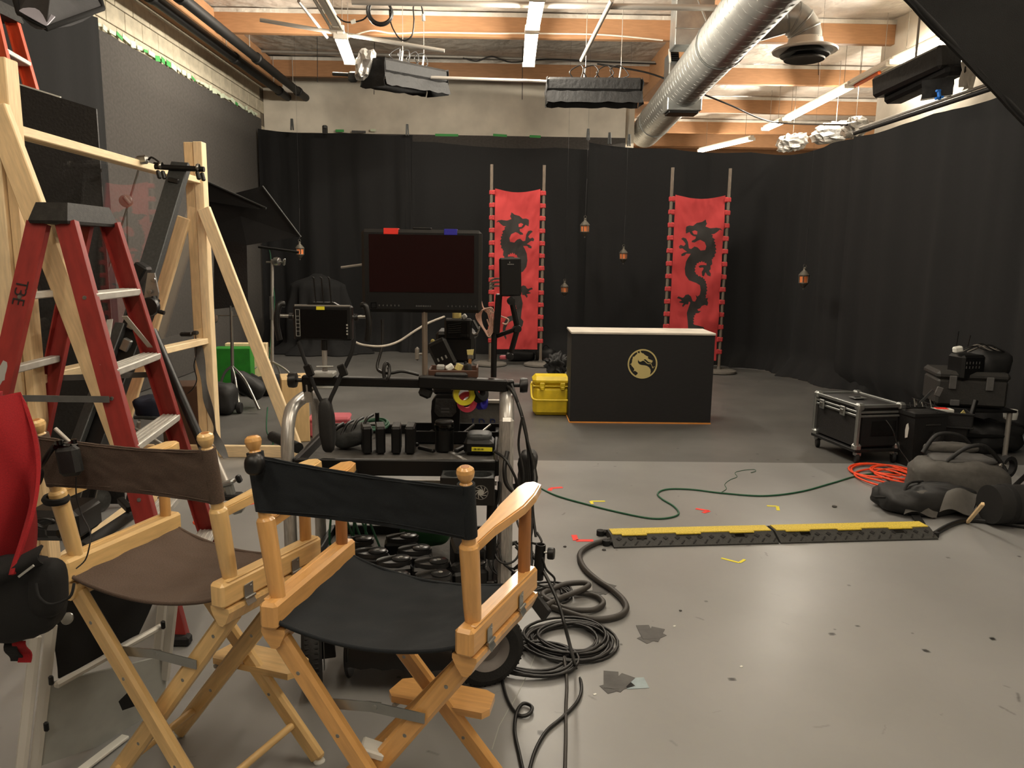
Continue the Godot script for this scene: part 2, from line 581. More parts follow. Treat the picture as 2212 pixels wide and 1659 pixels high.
func _ready() -> void:
	# camera
	var cam := Camera3D.new()
	cam.name = "camera"
	cam.fov = 53.11
	cam.position = Vector3(0, 1.55, 0)
	cam.basis = Basis(Vector3.UP, deg_to_rad(-0.9)) * Basis(Vector3.RIGHT, deg_to_rad(-9.5)) * Basis(Vector3.BACK, deg_to_rad(0.8))
	cam.near = 0.05
	add_child(cam)
	cam.current = true
	# a closed room: no sky enters
	var env := Environment.new()
	env.background_mode = Environment.BG_COLOR
	env.background_color = Color(0.02, 0.02, 0.02)
	env.tonemap_mode = Environment.TONE_MAPPER_LINEAR
	env.tonemap_exposure = 1.14
	env.sdfgi_enabled = true
	env.ssao_enabled = true
	env.ssil_enabled = true
	var we := WorldEnvironment.new()
	we.name = "surroundings"
	we.environment = env
	add_child(we)
	rng.seed = 7
	wob.seed = 3
	wob.frequency = 0.1
	materials()
	rng.seed = 11
	fluorescents()
	room()
	ceiling_things()
	drapes()
	stage()
	left_side()
	cart()
	chairs()
	right_side()
	floor_things()


# a strip light: white housing, two tubes, and its light just under them
func strip_light(a: Vector3, b: Vector3, lit: bool, energy: float, label: String) -> void:
	var d := (b - a).normalized()
	var s := d.cross(Vector3.UP).normalized()
	thing("strip_light", label, "light", (a + b) * 0.5, "fluorescent strip lights under the ceiling")
	bar(a + Vector3(0, 0.07, 0), b + Vector3(0, 0.07, 0), 0.09, 0.06, Vector3.UP, 0.01)
	part("housing", M.fixture_white)
	for k in [-1.0, 1.0]:
		var o: Vector3 = s * 0.055 * k + Vector3(0, 0.02, 0)
		rod(a + o + d * 0.04, b + o - d * 0.04, 0.016, 10)
		part("fluorescent_tube", M.tube_lit if lit else M.tube_dark)
	for e in [a + d * 0.02, b - d * 0.02]:
		box(e + Vector3(0, 0.03, 0), Vector3(0.16, 0.06, 0.03), Basis(s, Vector3.UP, -d), 0.005)
		part("lamp_holder", M.fixture_white)
	for e in [a + d * 0.25, b - d * 0.25]:
		rod(e + Vector3(0, 0.1, 0), Vector3(e.x, 4.6, e.z), 0.004, 5)
		part("hanger_wire", M.conduit)
	if lit:
		for k in [-1.0, 1.0]:   # bare tubes throw their light out on either side
			var l := AreaLight3D.new()
			l.name = "strip_glow"
			l.light_color = Color(1.0, 0.96, 0.89)
			l.light_energy = energy * 0.5
			l.area_size = Vector2(0.07, a.distance_to(b) - 0.1)
			l.shadow_enabled = true
			l.area_range = 30.0
			l.area_attenuation = 2.0
			var out: Vector3 = (s * k + Vector3(0, -0.35, 0)).normalized()
			l.transform = Transform3D(Basis(d.cross(-out), d, -out), s * 0.085 * k + Vector3(0, 0.01, 0))
			T.add_child(l, true)


func fluorescents() -> void:
	var E := 24.0
	strip_light(Vector3(-1.818, 3.9, -9.076), Vector3(-1.944, 3.9, -10.308), true, E * 0.5, "short lit strip light, its end behind the silver-wrapped hanging light box")
	strip_light(Vector3(-1.713, 3.9, -7.046), Vector3(-1.797, 3.9, -8.806), false, 0.0, "unlit white strip light in line before the short lit one")
	strip_light(Vector3(0.309, 3.9, -7.675), Vector3(0.3, 3.9, -8.671), true, E * 0.5, "lit strip light above the middle of the set, nearer of its two")
	strip_light(Vector3(0.298, 3.9, -8.74), Vector3(0.316, 3.9, -10.263), true, E * 0.5, "lit strip light above the middle of the set, farther of its two")
	strip_light(Vector3(4.773, 3.9, -8.695), Vector3(4.751, 3.9, -9.796), true, E * 0.5, "lit strip light beside the bright white wall, over the wrapped box light")
	strip_light(Vector3(4.751, 3.9, -9.843), Vector3(4.806, 3.9, -11.044), false, 0.0, "unlit length in the right-hand light row, with an orange sleeve on it")
	rod(Vector3(4.788, 3.91, -10.247), Vector3(4.825, 3.91, -11.003), 0.024, 10)
	part("orange_sleeve", M.orange_plastic)
	strip_light(Vector3(4.807, 3.9, -11.103), Vector3(4.888, 3.9, -13.779), true, E, "long lit strip light in the right-hand row, in front of the roof beams")
	strip_light(Vector3(4.891, 3.9, -13.92), Vector3(4.876, 3.9, -14.834), true, E * 0.4, "short lit strip light at the far end of the right-hand row")
	strip_light(Vector3(5.015, 3.9, -15.987), Vector3(4.445, 3.9, -17.889), true, E * 0.6, "far lit strip light just above the sagging curtain top")
	strip_light(Vector3(0.3, 3.9, -6.7), Vector3(0.3, 3.9, -4.3), true, E * 0.5, "lit strip light before the black table, next in the middle row")
	strip_light(Vector3(0.29, 3.9, -2.6), Vector3(0.29, 3.9, -0.2), true, E * 0.16, "lit strip light over the equipment cart, out in front of the set")
	strip_light(Vector3(2.5, 3.9, -3.6), Vector3(2.5, 3.9, -1.2), true, E * 0.36, "lit strip light over the open floor on the right")
	strip_light(Vector3(-1.8, 3.9, -1.4), Vector3(-1.8, 3.9, 1.0), true, E * 0.26, "lit strip light over the wooden chairs")
	strip_light(Vector3(0.6, 3.9, 1.0), Vector3(0.6, 3.9, 3.4), true, E * 0.5, "lit strip light behind the wooden chairs")


func room() -> void:
	# floor in two paints, one slab
	var slab := func(x0: float, x1: float, z0: float, z1: float) -> void:
		var a := Vector3(x0, 0, z1)
		var b := Vector3(x1, 0, z1)
		var c := Vector3(x1, 0, z0)
		var d := Vector3(x0, 0, z0)
		tri(a, b, c, Vector2(x0, z1), Vector2(x1, z1), Vector2(x1, z0))
		tri(a, c, d, Vector2(x0, z1), Vector2(x1, z0), Vector2(x0, z0))
		var k := Vector3(0, -0.2, 0)
		quad(a + k, d + k, c + k, b + k)
		quad(a + k, b + k, b, a)
		quad(c + k, d + k, d, c)
		quad(b + k, c + k, c, b)
		quad(d + k, a + k, a, d)
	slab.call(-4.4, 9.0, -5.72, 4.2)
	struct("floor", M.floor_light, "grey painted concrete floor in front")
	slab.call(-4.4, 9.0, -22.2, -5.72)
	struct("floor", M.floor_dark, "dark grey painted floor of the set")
	# left wall: blocks laid in courses, joints recessed
	box(Vector3(-4.12, 2.3, -4.85), Vector3(0.2, 4.64, 18.1))
	struct("wall_left", M.mortar)
	for row in 6:
		for k in 21:
			var z0 := -13.48 + k * 0.4 + (0.2 if row % 2 else 0.0)
			if z0 > -6.0: continue
			var y0 := 3.42 + row * 0.2
			box(Vector3(-4.015, y0 + 0.1, z0 + 0.2), Vector3(0.03 + rng.randf() * 0.003, 0.19, 0.39), Basis(), 0.005)
			part("block", M.block)
	# back wall, its white end, the deeper hall on the right
	box(Vector3(-0.97, 2.32, -13.6), Vector3(6.08, 4.6, 0.2))
	struct("wall_back", M.white_wall, "white plaster wall above the black curtain")
	box(Vector3(5.1, 2.32, -3.25), Vector3(0.2, 4.6, 14.9))
	struct("wall_right", M.white_wall, "white wall behind the right curtain")
	box(Vector3(8.9, 2.32, -9.0), Vector3(0.2, 4.6, 26.4))
	struct("wall_right", M.white_wall)
	box(Vector3(5.5, 2.32, -22.1), Vector3(7.0, 4.6, 0.2))
	struct("wall_back", M.beam, "wood clad far wall")
	box(Vector3(2.16, 2.32, -17.85), Vector3(0.18, 4.6, 8.3))
	struct("wall_left", M.white_wall)
	box(Vector3(2.3, 2.32, 4.1), Vector3(13.4, 4.6, 0.2))
	struct("wall_front", M.dark_room)
	# roof: deck with insulation sheets hung in bays between purlins
	box(Vector3(2.4, 4.75, -9.0), Vector3(13.6, 0.2, 26.6))
	struct("ceiling", M.dark_room)
	var zs := [4.0, 1.85, -0.6, -3.05, -5.5, -7.95, -10.4, -12.8, -15.25, -17.7, -20.1, -22.0]
	for i in zs.size() - 1:
		var z0: float = zs[i]
		var z1: float = zs[i + 1]
		for xs in [[-4.0, 2.1], [2.1, 5.0], [5.0, 8.8]]:
			if xs[0] < 2.0 and z1 < -13.6: continue
			sheet(24, 10, func(u: float, v: float) -> Vector3:
				var x := lerpf(xs[0], xs[1], u)
				var z := lerpf(z0, z1, v)
				var sag := sin(v * PI) * 0.035 + absf(sin(u * PI * 3.0)) * 0.012 + wob.get_noise_3d(x * 14.0, 0, z * 14.0) * 0.035
				return Vector3(x, 4.60 - sag, z), 0.004)
			part("insulation_sheet", M.foil)
	for i in range(1, zs.size() - 1):
		var z0: float = zs[i]
		var x1 := 5.0 if z0 > -10.5 else 8.8
		var x0 := -4.0 if z0 > -13.0 else 2.25
		box(Vector3((x0 + x1) * 0.5, 4.42, z0), Vector3(x1 - x0, 0.28, 0.1), Basis(), 0.006)
		struct("beam", M.beam, "wooden roof purlin")
		# stapled foil flap above each purlin face
		box(Vector3((x0 + x1) * 0.5, 4.545, z0 + 0.055), Vector3(x1 - x0, 0.05, 0.012))
		part("foil_flap", M.foil_edge)
	for q in [[-8.95, 4.0], [-13.5, -9.7], [-22.0, -13.7]]:
		box(Vector3(2.4, 4.37, (q[0] + q[1]) * 0.5), Vector3(0.2, 0.48, q[1] - q[0]), Basis(), 0.01)
		struct("beam", M.beam, "deep glued timber girder along the hall")
	box(Vector3(-3.82, 4.4, -6.0), Vector3(0.34, 0.32, 14.8), Basis(), 0.01)
	struct("beam", M.beam, "timber ledger along the block wall")
	for q in [[3.30, 0.72, -19.9], [4.12, 0.3, -19.0]]:
		box(Vector3(5.5, q[0] + 0.2, q[2]), Vector3(6.6, q[1], 0.12), Basis(), 0.01)
		struct("beam", M.beam, "far timber header above the curtain")


func ceiling_things() -> void:
	# spiral duct, with a raised seam, in two runs joined by a square box
	var d0 := Vector3(2.14, 3.8, -5.2)
	var d1 := Vector3(2.6, 3.8, -14.6)
	var run := func(a: Vector3, b: Vector3, r: float) -> void:
		rod(a, b, r, 40)
		var ax := along(b - a)
		var q := PackedVector3Array()
		var l := a.distance_to(b)
		var steps := int(l / 0.16 * 16.0)
		for i in steps:
			var w := TAU * i / 16.0
			q.append(a + ax.x * (l * i / steps) + (ax.y * cos(w) + ax.z * sin(w)) * (r + 0.001))
		tube(q, 0.005, 4)
	thing("air_duct", "round spiral-seamed silver air duct running away under the roof", "duct", d0 - Vector3(0, 0.27, 0))
	run.call(d0, d1, 0.265)
	part("duct_pipe", M.duct)
	var bx := d0.lerp(d1, 0.60)
	box(bx + Vector3(0.0, 0.06, 0), Vector3(0.46, 0.74, 0.34), Basis(), 0.01)
	var plenum := part("plenum_box", M.zinc)
	box(bx + Vector3(0.0, -0.325, 0), Vector3(0.40, 0.03, 0.28), Basis(), 0.005)
	part("outlet", M.black_metal, plenum)
	for k in 6:
		box(bx + Vector3(-0.02, 0.43 - 0.026 * k, 0.176 + 0.012 * k), Vector3(0.40, 0.006, 0.04), Basis(Vector3.RIGHT, 0.6))
		part("louvre", M.black_metal, plenum)
	for e in [-0.24, 0.24]:
		bar(bx + Vector3(e, 0.45, 0.17), bx + Vector3(e, 0.27, 0.26), 0.02, 0.03, Vector3.BACK)
		part("louvre_frame", M.fixture_white, plenum)
	box(Vector3(2.21, 4.26, -9.32), Vector3(0.56, 0.68, 0.3), Basis(), 0.008)
	var riser := part("riser", M.zinc)
	box(Vector3(2.21, 4.10, -9.166), Vector3(0.57, 0.012, 0.01), Basis(), 0.003)
	part("riser_seam", M.zinc, riser)
	for k in 2:
		var c := d0.lerp(d1, 0.36 + 0.5 * k)
		lathe([Vector2(0.268, -0.02), Vector2(0.278, -0.02), Vector2(0.278, 0.02), Vector2(0.268, 0.02)], c, d1 - d0, 40)
		part("duct_band", M.zinc)
	# elbow branch with round ceiling diffuser
	var dc := Vector3(3.346, 3.829, -9)
	thing("duct_diffuser", "silver elbow branch of the duct ending in a round cone diffuser", "duct", dc)
	var el := []
	for i in 9:
		var w := PI / 2 * i / 8.0
		el.append(dc + Vector3(-0.24 * (1.0 - cos(w)), 0.12 + 0.24 * sin(w), 0.0))
	el.append(Vector3(2.66, 4.08, dc.z - 0.1))
	tube(PackedVector3Array(el), 0.175, 28)
	part("elbow", M.duct)
	for i in [0, 2, 4, 6, 8]:
		var t: Vector3 = (el[i + 1] - el[i]).normalized()
		lathe([Vector2(0.174, -0.012), Vector2(0.183, -0.006), Vector2(0.183, 0.006), Vector2(0.174, 0.012)], el[i], t, 28)
		part("elbow_seam", M.zinc)
	lathe([Vector2(0.18, 0.14), Vector2(0.20, 0.06), Vector2(0.335, 0.03), Vector2(0.35, 0.015), Vector2(0.345, 0.0), Vector2(0.30, 0.0), Vector2(0.24, 0.05), Vector2(0.0, 0.09)], dc, Vector3.UP, 36)
	var cone := part("diffuser_rim", M.fixture_white)
	lathe([Vector2(0.15, 0.06), Vector2(0.27, -0.035), Vector2(0.262, -0.045), Vector2(0.13, 0.03)], dc, Vector3.UP, 36)
	part("diffuser_cone", M.dark_steel, cone)
	lathe([Vector2(0.05, 0.03), Vector2(0.215, -0.085), Vector2(0.222, -0.075), Vector2(0.215, -0.09), Vector2(0.0, -0.06)], dc, Vector3.UP, 36)
	part("diffuser_cone", M.case_grey, cone)
	# sprinkler mains along the left wall
	for k in 2:
		var x := -3.60 if k == 0 else -3.3
		var y := 4.1
		thing("sprinkler_pipe", ["black sprinkler main nearer the block wall", "black sprinkler main farther out from the block wall"][k], "pipe", Vector3(x, y - 0.06, -13.5), "black pipes along the block wall")
		rod(Vector3(x, y, -5.0), Vector3(x, y, -13.5), 0.06, 16)
		part("pipe", M.pipe_black)
		for z in [-8.4, -10.9, -13.0]:
			lathe([Vector2(0.06, -0.05), Vector2(0.074, -0.04), Vector2(0.074, 0.04), Vector2(0.06, 0.05)], Vector3(x, y, z), Vector3.BACK, 16)
			part("coupling", M.pipe_black)
			rod(Vector3(x, y + 0.06, z + 0.3), Vector3(x, 4.56, z + 0.3), 0.006, 5)
			part("hanger", M.conduit)
	# hung pipe grid
	var pole := func(a: Vector3, b: Vector3, r: float, label: String) -> void:
		rod(a, b, r, 10)
		solo("grid_pipe", M.conduit, label, "pipe", "lighting grid pipes under the roof")
	pole.call(Vector3(-2.763, 4.14, -9.3), Vector3(-0.679, 3.844, -9.3), 0.022, "pale pipe slanting down behind the coiled cable")
	pole.call(Vector3(-3.7, 4.536, -12.3), Vector3(2.406, 4.467, -12.3), 0.022, "long pale pipe across the hall, with cables looped on it")
	pole.call(Vector3(-1.557, 4.079, -8.4), Vector3(2.181, 4.088, -8.4), 0.03, "thick pipe crossing at the very top of the picture")
	pole.call(Vector3(1.075, 4.083, -8.2), Vector3(0.939, 3.89, -9.8), 0.024, "pipe slanting down to the second hanging light box")
	pole.call(Vector3(-2.148, 4.139, -8.6), Vector3(-2.08, 4.048, -9.6), 0.018, "thin pipe beside the unlit strip light")
	pole.call(Vector3(2.016, 4.267, -8.6), Vector3(2.294, 3.92, -8.9), 0.012, "thin brace rod in front of the sheet metal riser")
	pole.call(Vector3(-2.019, 3.641, -9.62), Vector3(1.45, 3.583, -9.62), 0.02, "straight pipe passing behind both hanging light boxes")
	# cables along the grid
	cable([Vector3(-0.614, 4.465, -12.2), Vector3(-0.405, 4.423, -12.2), Vector3(-0.183, 4.492, -12.2), Vector3(0.117, 4.418, -12.2), Vector3(0.639, 4.467, -12.2), Vector3(1.407, 4.447, -12.2), Vector3(2.317, 4.429, -12.2)], 0.011)
	solo("grid_cable", M.cable_black, "black cable sagging along the pale cross pipe", "cable")
	cable([Vector3(-1.996, 4.2, -10.25), Vector3(-1.667, 4.29, -10.2), Vector3(-1.387, 4.276, -10.25), Vector3(-0.923, 4.295, -10.25), Vector3(-0.168, 4.297, -10.25), Vector3(0.297, 4.305, -10.25), Vector3(1.23, 4.305, -10.25), Vector3(2.004, 4.252, -10.25)], 0.010)
	solo("beam_cable", M.cable_white, "white cable wandering along the face of the near purlin", "cable")
	cable([Vector3(2.613, 3.806, -11), Vector3(3.133, 3.621, -11), Vector3(3.688, 3.55, -11.5), Vector3(4.203, 3.569, -12), Vector3(4.019, 3.106, -9.3)], 0.012)
	solo("grid_cable", M.cable_black, "dark cable swagged below the purlins towards the right-hand lights", "cable")
	cable([Vector3(1.269, 4.132, -11), Vector3(1.904, 4.041, -11), Vector3(2.289, 3.928, -11)], 0.012)
	solo("grid_cable", M.cable_black, "dark cable dropping to the square duct box", "cable")
	# coiled cable hanging from the pipe
	thing("hanging_cable_coil", "coil of black cable hanging in front of the near purlin, with a dangling plug", "cable", Vector3(-1.293, 3.898, -8.5))
	coil(Vector3(-1.286, 4.011, -8.5), 0.12, 6, 0.010, Vector3(0.15, 0, 1), 0.08)
	part("cable_coil", M.cable_black)
	cable([Vector3(-1.19, 4.044, -8.5), Vector3(-1.173, 3.901, -8.5), Vector3(-1.102, 3.775, -8.5), Vector3(-1.03, 3.744, -8.5), Vector3(-0.958, 3.796, -8.5), Vector3(-0.937, 3.936, -8.5), Vector3(-0.941, 4.071, -8.5), Vector3(-0.898, 4.126, -8.5), Vector3(-0.86, 4.086, -8.5), Vector3(-0.841, 3.992, -8.5)], 0.008)
	part("loose_end", M.cable_black)
	rod(Vector3(-0.841, 4.001, -8.5), Vector3(-0.837, 3.938, -8.5), 0.018, 10)
	part("plug", M.white_plastic)
	cable([Vector3(-1.791, 4.07, -8.5), Vector3(-1.731, 3.967, -8.5), Vector3(-1.628, 3.911, -8.5), Vector3(-1.46, 3.941, -8.5), Vector3(-1.386, 4.032, -8.5)], 0.008)
	var tail := part("tail", M.cable_black)
	rod(Vector3(-1.589, 3.911, -8.5), Vector3(-1.541, 3.926, -8.5), 0.02, 10)
	part("connector", M.white_plastic, tail)
	# thin wires that hang from the roof
	for w in [[Vector3(-2.625, 4.663, -11.5), Vector3(-2.639, 3.933, -11.5), "left of the short lit light"], [Vector3(0.271, 4.543, -11.8), Vector3(0.276, 3.806, -11.8), "under the middle strip lights"], [Vector3(-1.872, 4.506, -11.8) * Vector3(1, 0, 1) + Vector3(0, 4.585, 0), Vector3(-1.89, 3.842, -11.8), "below the silver-wrapped light box"], [Vector3(4.778, 4.747, -12.3), Vector3(4.811, 4.334, -12.3), "under the round diffuser"]]:
		rod(w[0], w[1], 0.005, 5)
		solo("hanger_wire", M.pipe_black, "thin wire hanging straight down from the roof, " + w[2], "wire", "thin wires hanging from the roof")
	# two hanging box lights wrapped in black foil
	hung_box(Vector3(-1.205, 3.728, -9.6), Vector3(-0.777, 3.544, -9.2), "hanging light box wrapped in black foil, with crumpled silver foil at its left end", true)
	hung_box(Vector3(0.509, 3.522, -9.6), Vector3(1.637, 3.53, -9.6), "long black hanging light box below the slanting pipe", false)
	# box light on the right by the white wall
	thing("wrapped_light", "grey-black foil-wrapped box light beside the bright white wall", "light", Vector3(4.132, 3.295, -8.2))
	var wa := Vector3(4.058, 3.376, -8.6)
	var wb := Vector3(4.218, 3.465, -7.6)
	bar(wa, wb, 0.26, 0.22, Vector3(0, 1, 0.5), 0.03)
	part("light_housing", M.blackwrap_grey)
	bar(wa + Vector3(0.1, -0.13, 0.05), wb + Vector3(0.05, -0.13, 0.05), 0.22, 0.10, Vector3(0, 1, 0.5), 0.03)
	part("foil_skirt", M.blackwrap)
	sheet(8, 6, func(u: float, v: float) -> Vector3:
		return wb + Vector3(0.05 + 0.28 * u, 0.12 - 0.42 * v, 0.1 - 0.25 * u) + Vector3(1, 1, 1) * wob.get_noise_2d(u * 60.0, v * 60.0) * 0.03, 0.004)
	part("barn_door", M.silver_wrap)
	rod((wa + wb) * 0.5 + Vector3(0, 0.12, 0), Vector3((wa.x + wb.x) * 0.5, 4.57, (wa.z + wb.z) * 0.5), 0.012, 8)
	part("hanger", M.conduit)
	# small flag and a blue clamp on the curtain pipe
	thing("small_flag", "small black foil flag held over the curtain pipe by the white wall", "flag", Vector3(3.954, 3.108, -7.3))
	sheet(6, 5, func(u: float, v: float) -> Vector3: return Vector3(3.807, 3.17, -7.3).lerp(Vector3(4.053, 3.188, -7.2), u).lerp(Vector3(3.815, 3.009, -7.3).lerp(Vector3(4.045, 3.03, -7.2), u), v) + Vector3(0, 0, 1) * wob.get_noise_2d(u * 50.0, v * 50.0) * 0.03, 0.004)
	part("flag_foil", M.blackwrap)
	rod(Vector3(3.808, 3.001, -7.3), Vector3(4.033, 3.025, -7.2), 0.008, 6)
	part("flag_rod", M.steel)
	thing("blue_clamp", "bright blue spring clamp on the curtain pipe", "clamp", Vector3(3.895, 2.982, -7.15))
	bar(Vector3(3.863, 3.052, -7.15), Vector3(3.905, 3.053, -7.15), 0.03, 0.02, Vector3.UP, 0.005)
	bar(Vector3(3.888, 3.053, -7.15), Vector3(3.904, 2.978, -7.15), 0.03, 0.025, Vector3.RIGHT, 0.005)
	bar(Vector3(3.862, 2.985, -7.15), Vector3(3.935, 3.002, -7.15), 0.03, 0.022, Vector3.UP, 0.005)
	mat("blue_plastic", Color(0.10, 0.42, 0.78), 0.45)
	part("jaws", M.blue_plastic)
	# grey fabric light hood at the top left
	thing("softbox", "dark grey fabric light hood with black binding over the orange ladder", "light", Vector3(-2.501, 2.843, -4.6))
	var hood := [Vector3(-2.618, 2.944, -4.4), Vector3(-2.47, 2.731, -4.2), Vector3(-2.225, 2.606, -4), Vector3(-2.189, 2.848, -4.5), Vector3(-2.379, 3.129, -4.8)]
	var top := Vector3(-2.418, 3.166, -4.5)
	for i in 4:
		var a: Vector3 = hood[i]
		var b: Vector3 = hood[i + 1]
		sheet(5, 5, func(u: float, v: float) -> Vector3: return a.lerp(b, u).lerp(top, v * 0.8) + Vector3(0, -0.03, 0) * sin(u * PI) * (1.0 - v), 0.004)
		part("hood_panel", M.softbox_grey)
	sheet(4, 4, func(u: float, v: float) -> Vector3: return hood[1].lerp(hood[2], u).lerp(hood[3], v * 0.15) + Vector3(0, 0.01 + 0.03 * v, 0.0), 0.004)
	part("lining", M.softbox_white)
	tube(PackedVector3Array(hood), 0.014, 6)
	part("binding", M.black_cloth)


func hung_box(a: Vector3, b: Vector3, label: String, silver: bool) -> void:
	thing("hanging_light_box", label, "light", (a + b) * 0.5 - Vector3(0, 0.16, 0))
	if silver:
		a = Vector3(-1.431, 3.559, -8.9)
		b = Vector3(-0.811, 3.68, -10)
	var d := (b - a).normalized()
	var s := d.cross(Vector3.UP).normalized()
	var y := -0.04
	bar(a + Vector3(0, 0.06 + y, 0), b + Vector3(0, 0.06 + y, 0), 0.3, 0.16, Vector3.UP, 0.03)
	part("light_housing", M.blackwrap)
	for k in [-1.0, 1.0]:
		var p: Array = [a + s * 0.15 * k, b + s * 0.15 * k]
		sheet(14, 4, func(u: float, v: float) -> Vector3:
			return p[0].lerp(p[1], u) + Vector3(0, -0.02 - 0.13 * v + y, 0) + s * k * 0.035 * v + Vector3(0, 1, 0) * wob.get_noise_2d(u * 70.0, v * 40.0) * 0.02, 0.004)
		part("foil_skirt", M.blackwrap)
	for e in [a, b]:
		sheet(5, 5, func(u: float, v: float) -> Vector3:
			return e + s * lerpf(-0.16, 0.16, u) + Vector3(0, 0.14 - 0.30 * v + y, 0) + d * wob.get_noise_2d(u * 60.0 + e.x * 9.0, v * 60.0) * 0.04, 0.004)
		part("end_flap", M.blackwrap)
	if silver:
		pillow(Vector3(-1.53, 3.598, -8.95), Vector3(0.20, 0.33, 0.22), Basis(Vector3.BACK, -0.3), 0.9, 0.08, 14.0, 18, true)
		part("crumpled_foil", M.silver_wrap)
		rod(Vector3(-1.915, 3.533, -9.1), Vector3(-1.53, 3.493, -9), 0.02, 8)
		part("mount_pipe", M.dark_steel)
		box(Vector3(-1.683, 3.491, -9.05), Vector3(0.1, 0.11, 0.08), Basis(), 0.02)
		part("pipe_clamp", M.dark_steel)
	var mid := (a + b) * 0.5
	for k in [-0.1, 0.25]:
		var p: Vector3 = mid + d * k * 1.2
		rod(p + Vector3(0, 0.08, 0), p + Vector3(0.02, 0.24, 0), 0.01, 8)
		rod(p + Vector3(0.02, 0.24, 0), Vector3(p.x + 0.02, 4.57, p.z), 0.004, 5)
		part("yoke_rod", M.conduit)
	for k in 4:
		var p: Vector3 = mid + d * (0.16 * (k - 1.5)) + Vector3(0, 0.11, 0)
		cable([p, p + Vector3(-0.05, 0.07 + 0.03 * (k % 2), 0.03), p + d * 0.05 + Vector3(0.02, 0.15, 0), p + d * (0.1 + 0.02 * k) + Vector3(0.01, 0.10 - 0.02 * k, 0.03), p + d * 0.09 + Vector3(0, 0.01, 0)], 0.007)
		part("cable_loop", M.cable_black)



# a hanging drape along a floor line; each point is (x, top height, z)
func drape(line: Array, amp: float, foot: float, seed_: float, nu := 160, bunch := 0.0) -> void:
	var run := [0.0]
	for i in line.size() - 1: run.append(run[i] + Vector2(line[i].x - line[i + 1].x, line[i].z - line[i + 1].z).length())
	var total: float = run[-1]
	var crv := curve(line, 12)
	sheet(nu, 26, func(u: float, v: float) -> Vector3:
		var f := u * (crv.size() - 1)
		var i := mini(int(f), crv.size() - 2)
		var p := crv[i].lerp(crv[i + 1], f - i)
		var t := crv[mini(i + 1, crv.size() - 1)] - crv[maxi(i - 1, 0)]
		var n := Vector3(-t.z, 0, t.x).normalized()
		var s := u * total
		var fold := sin(s * 9.0 + seed_ + 1.5 * wob.get_noise_2d(s * 9.0, seed_ * 40.0)) * 0.5 + sin(s * 21.0 + seed_ * 3.0 + v * 0.7) * 0.22 + wob.get_noise_3d(s * 16.0, v * 5.0, seed_ * 9.0) * 1.2
		fold *= 0.35 + 0.65 * absf(wob.get_noise_2d(s * 4.0 + 50.0, seed_ * 7.0)) * 2.2
		fold += bunch * exp(-pow((s - v * 0.5 - 0.12) / 0.14, 2.0)) * 3.0
		var spread := foot * smoothstep(0.93, 1.0, v) * (0.6 + 0.5 * wob.get_noise_2d(s * 20.0, 3.0))
		return Vector3(p.x, p.y * (1.0 - v) + 0.004 + 0.03 * smoothstep(0.9, 0.97, v) * (1.0 - smoothstep(0.97, 1.0, v)) * (1.0 + sin(s * 13.0)), p.z) + n * (fold * amp * (0.35 + 0.65 * v) + spread) - Vector3(0, 0.03, 0) * (1.0 - v) * absf(sin(s * 2.6)), 0.006, total, 3.0)


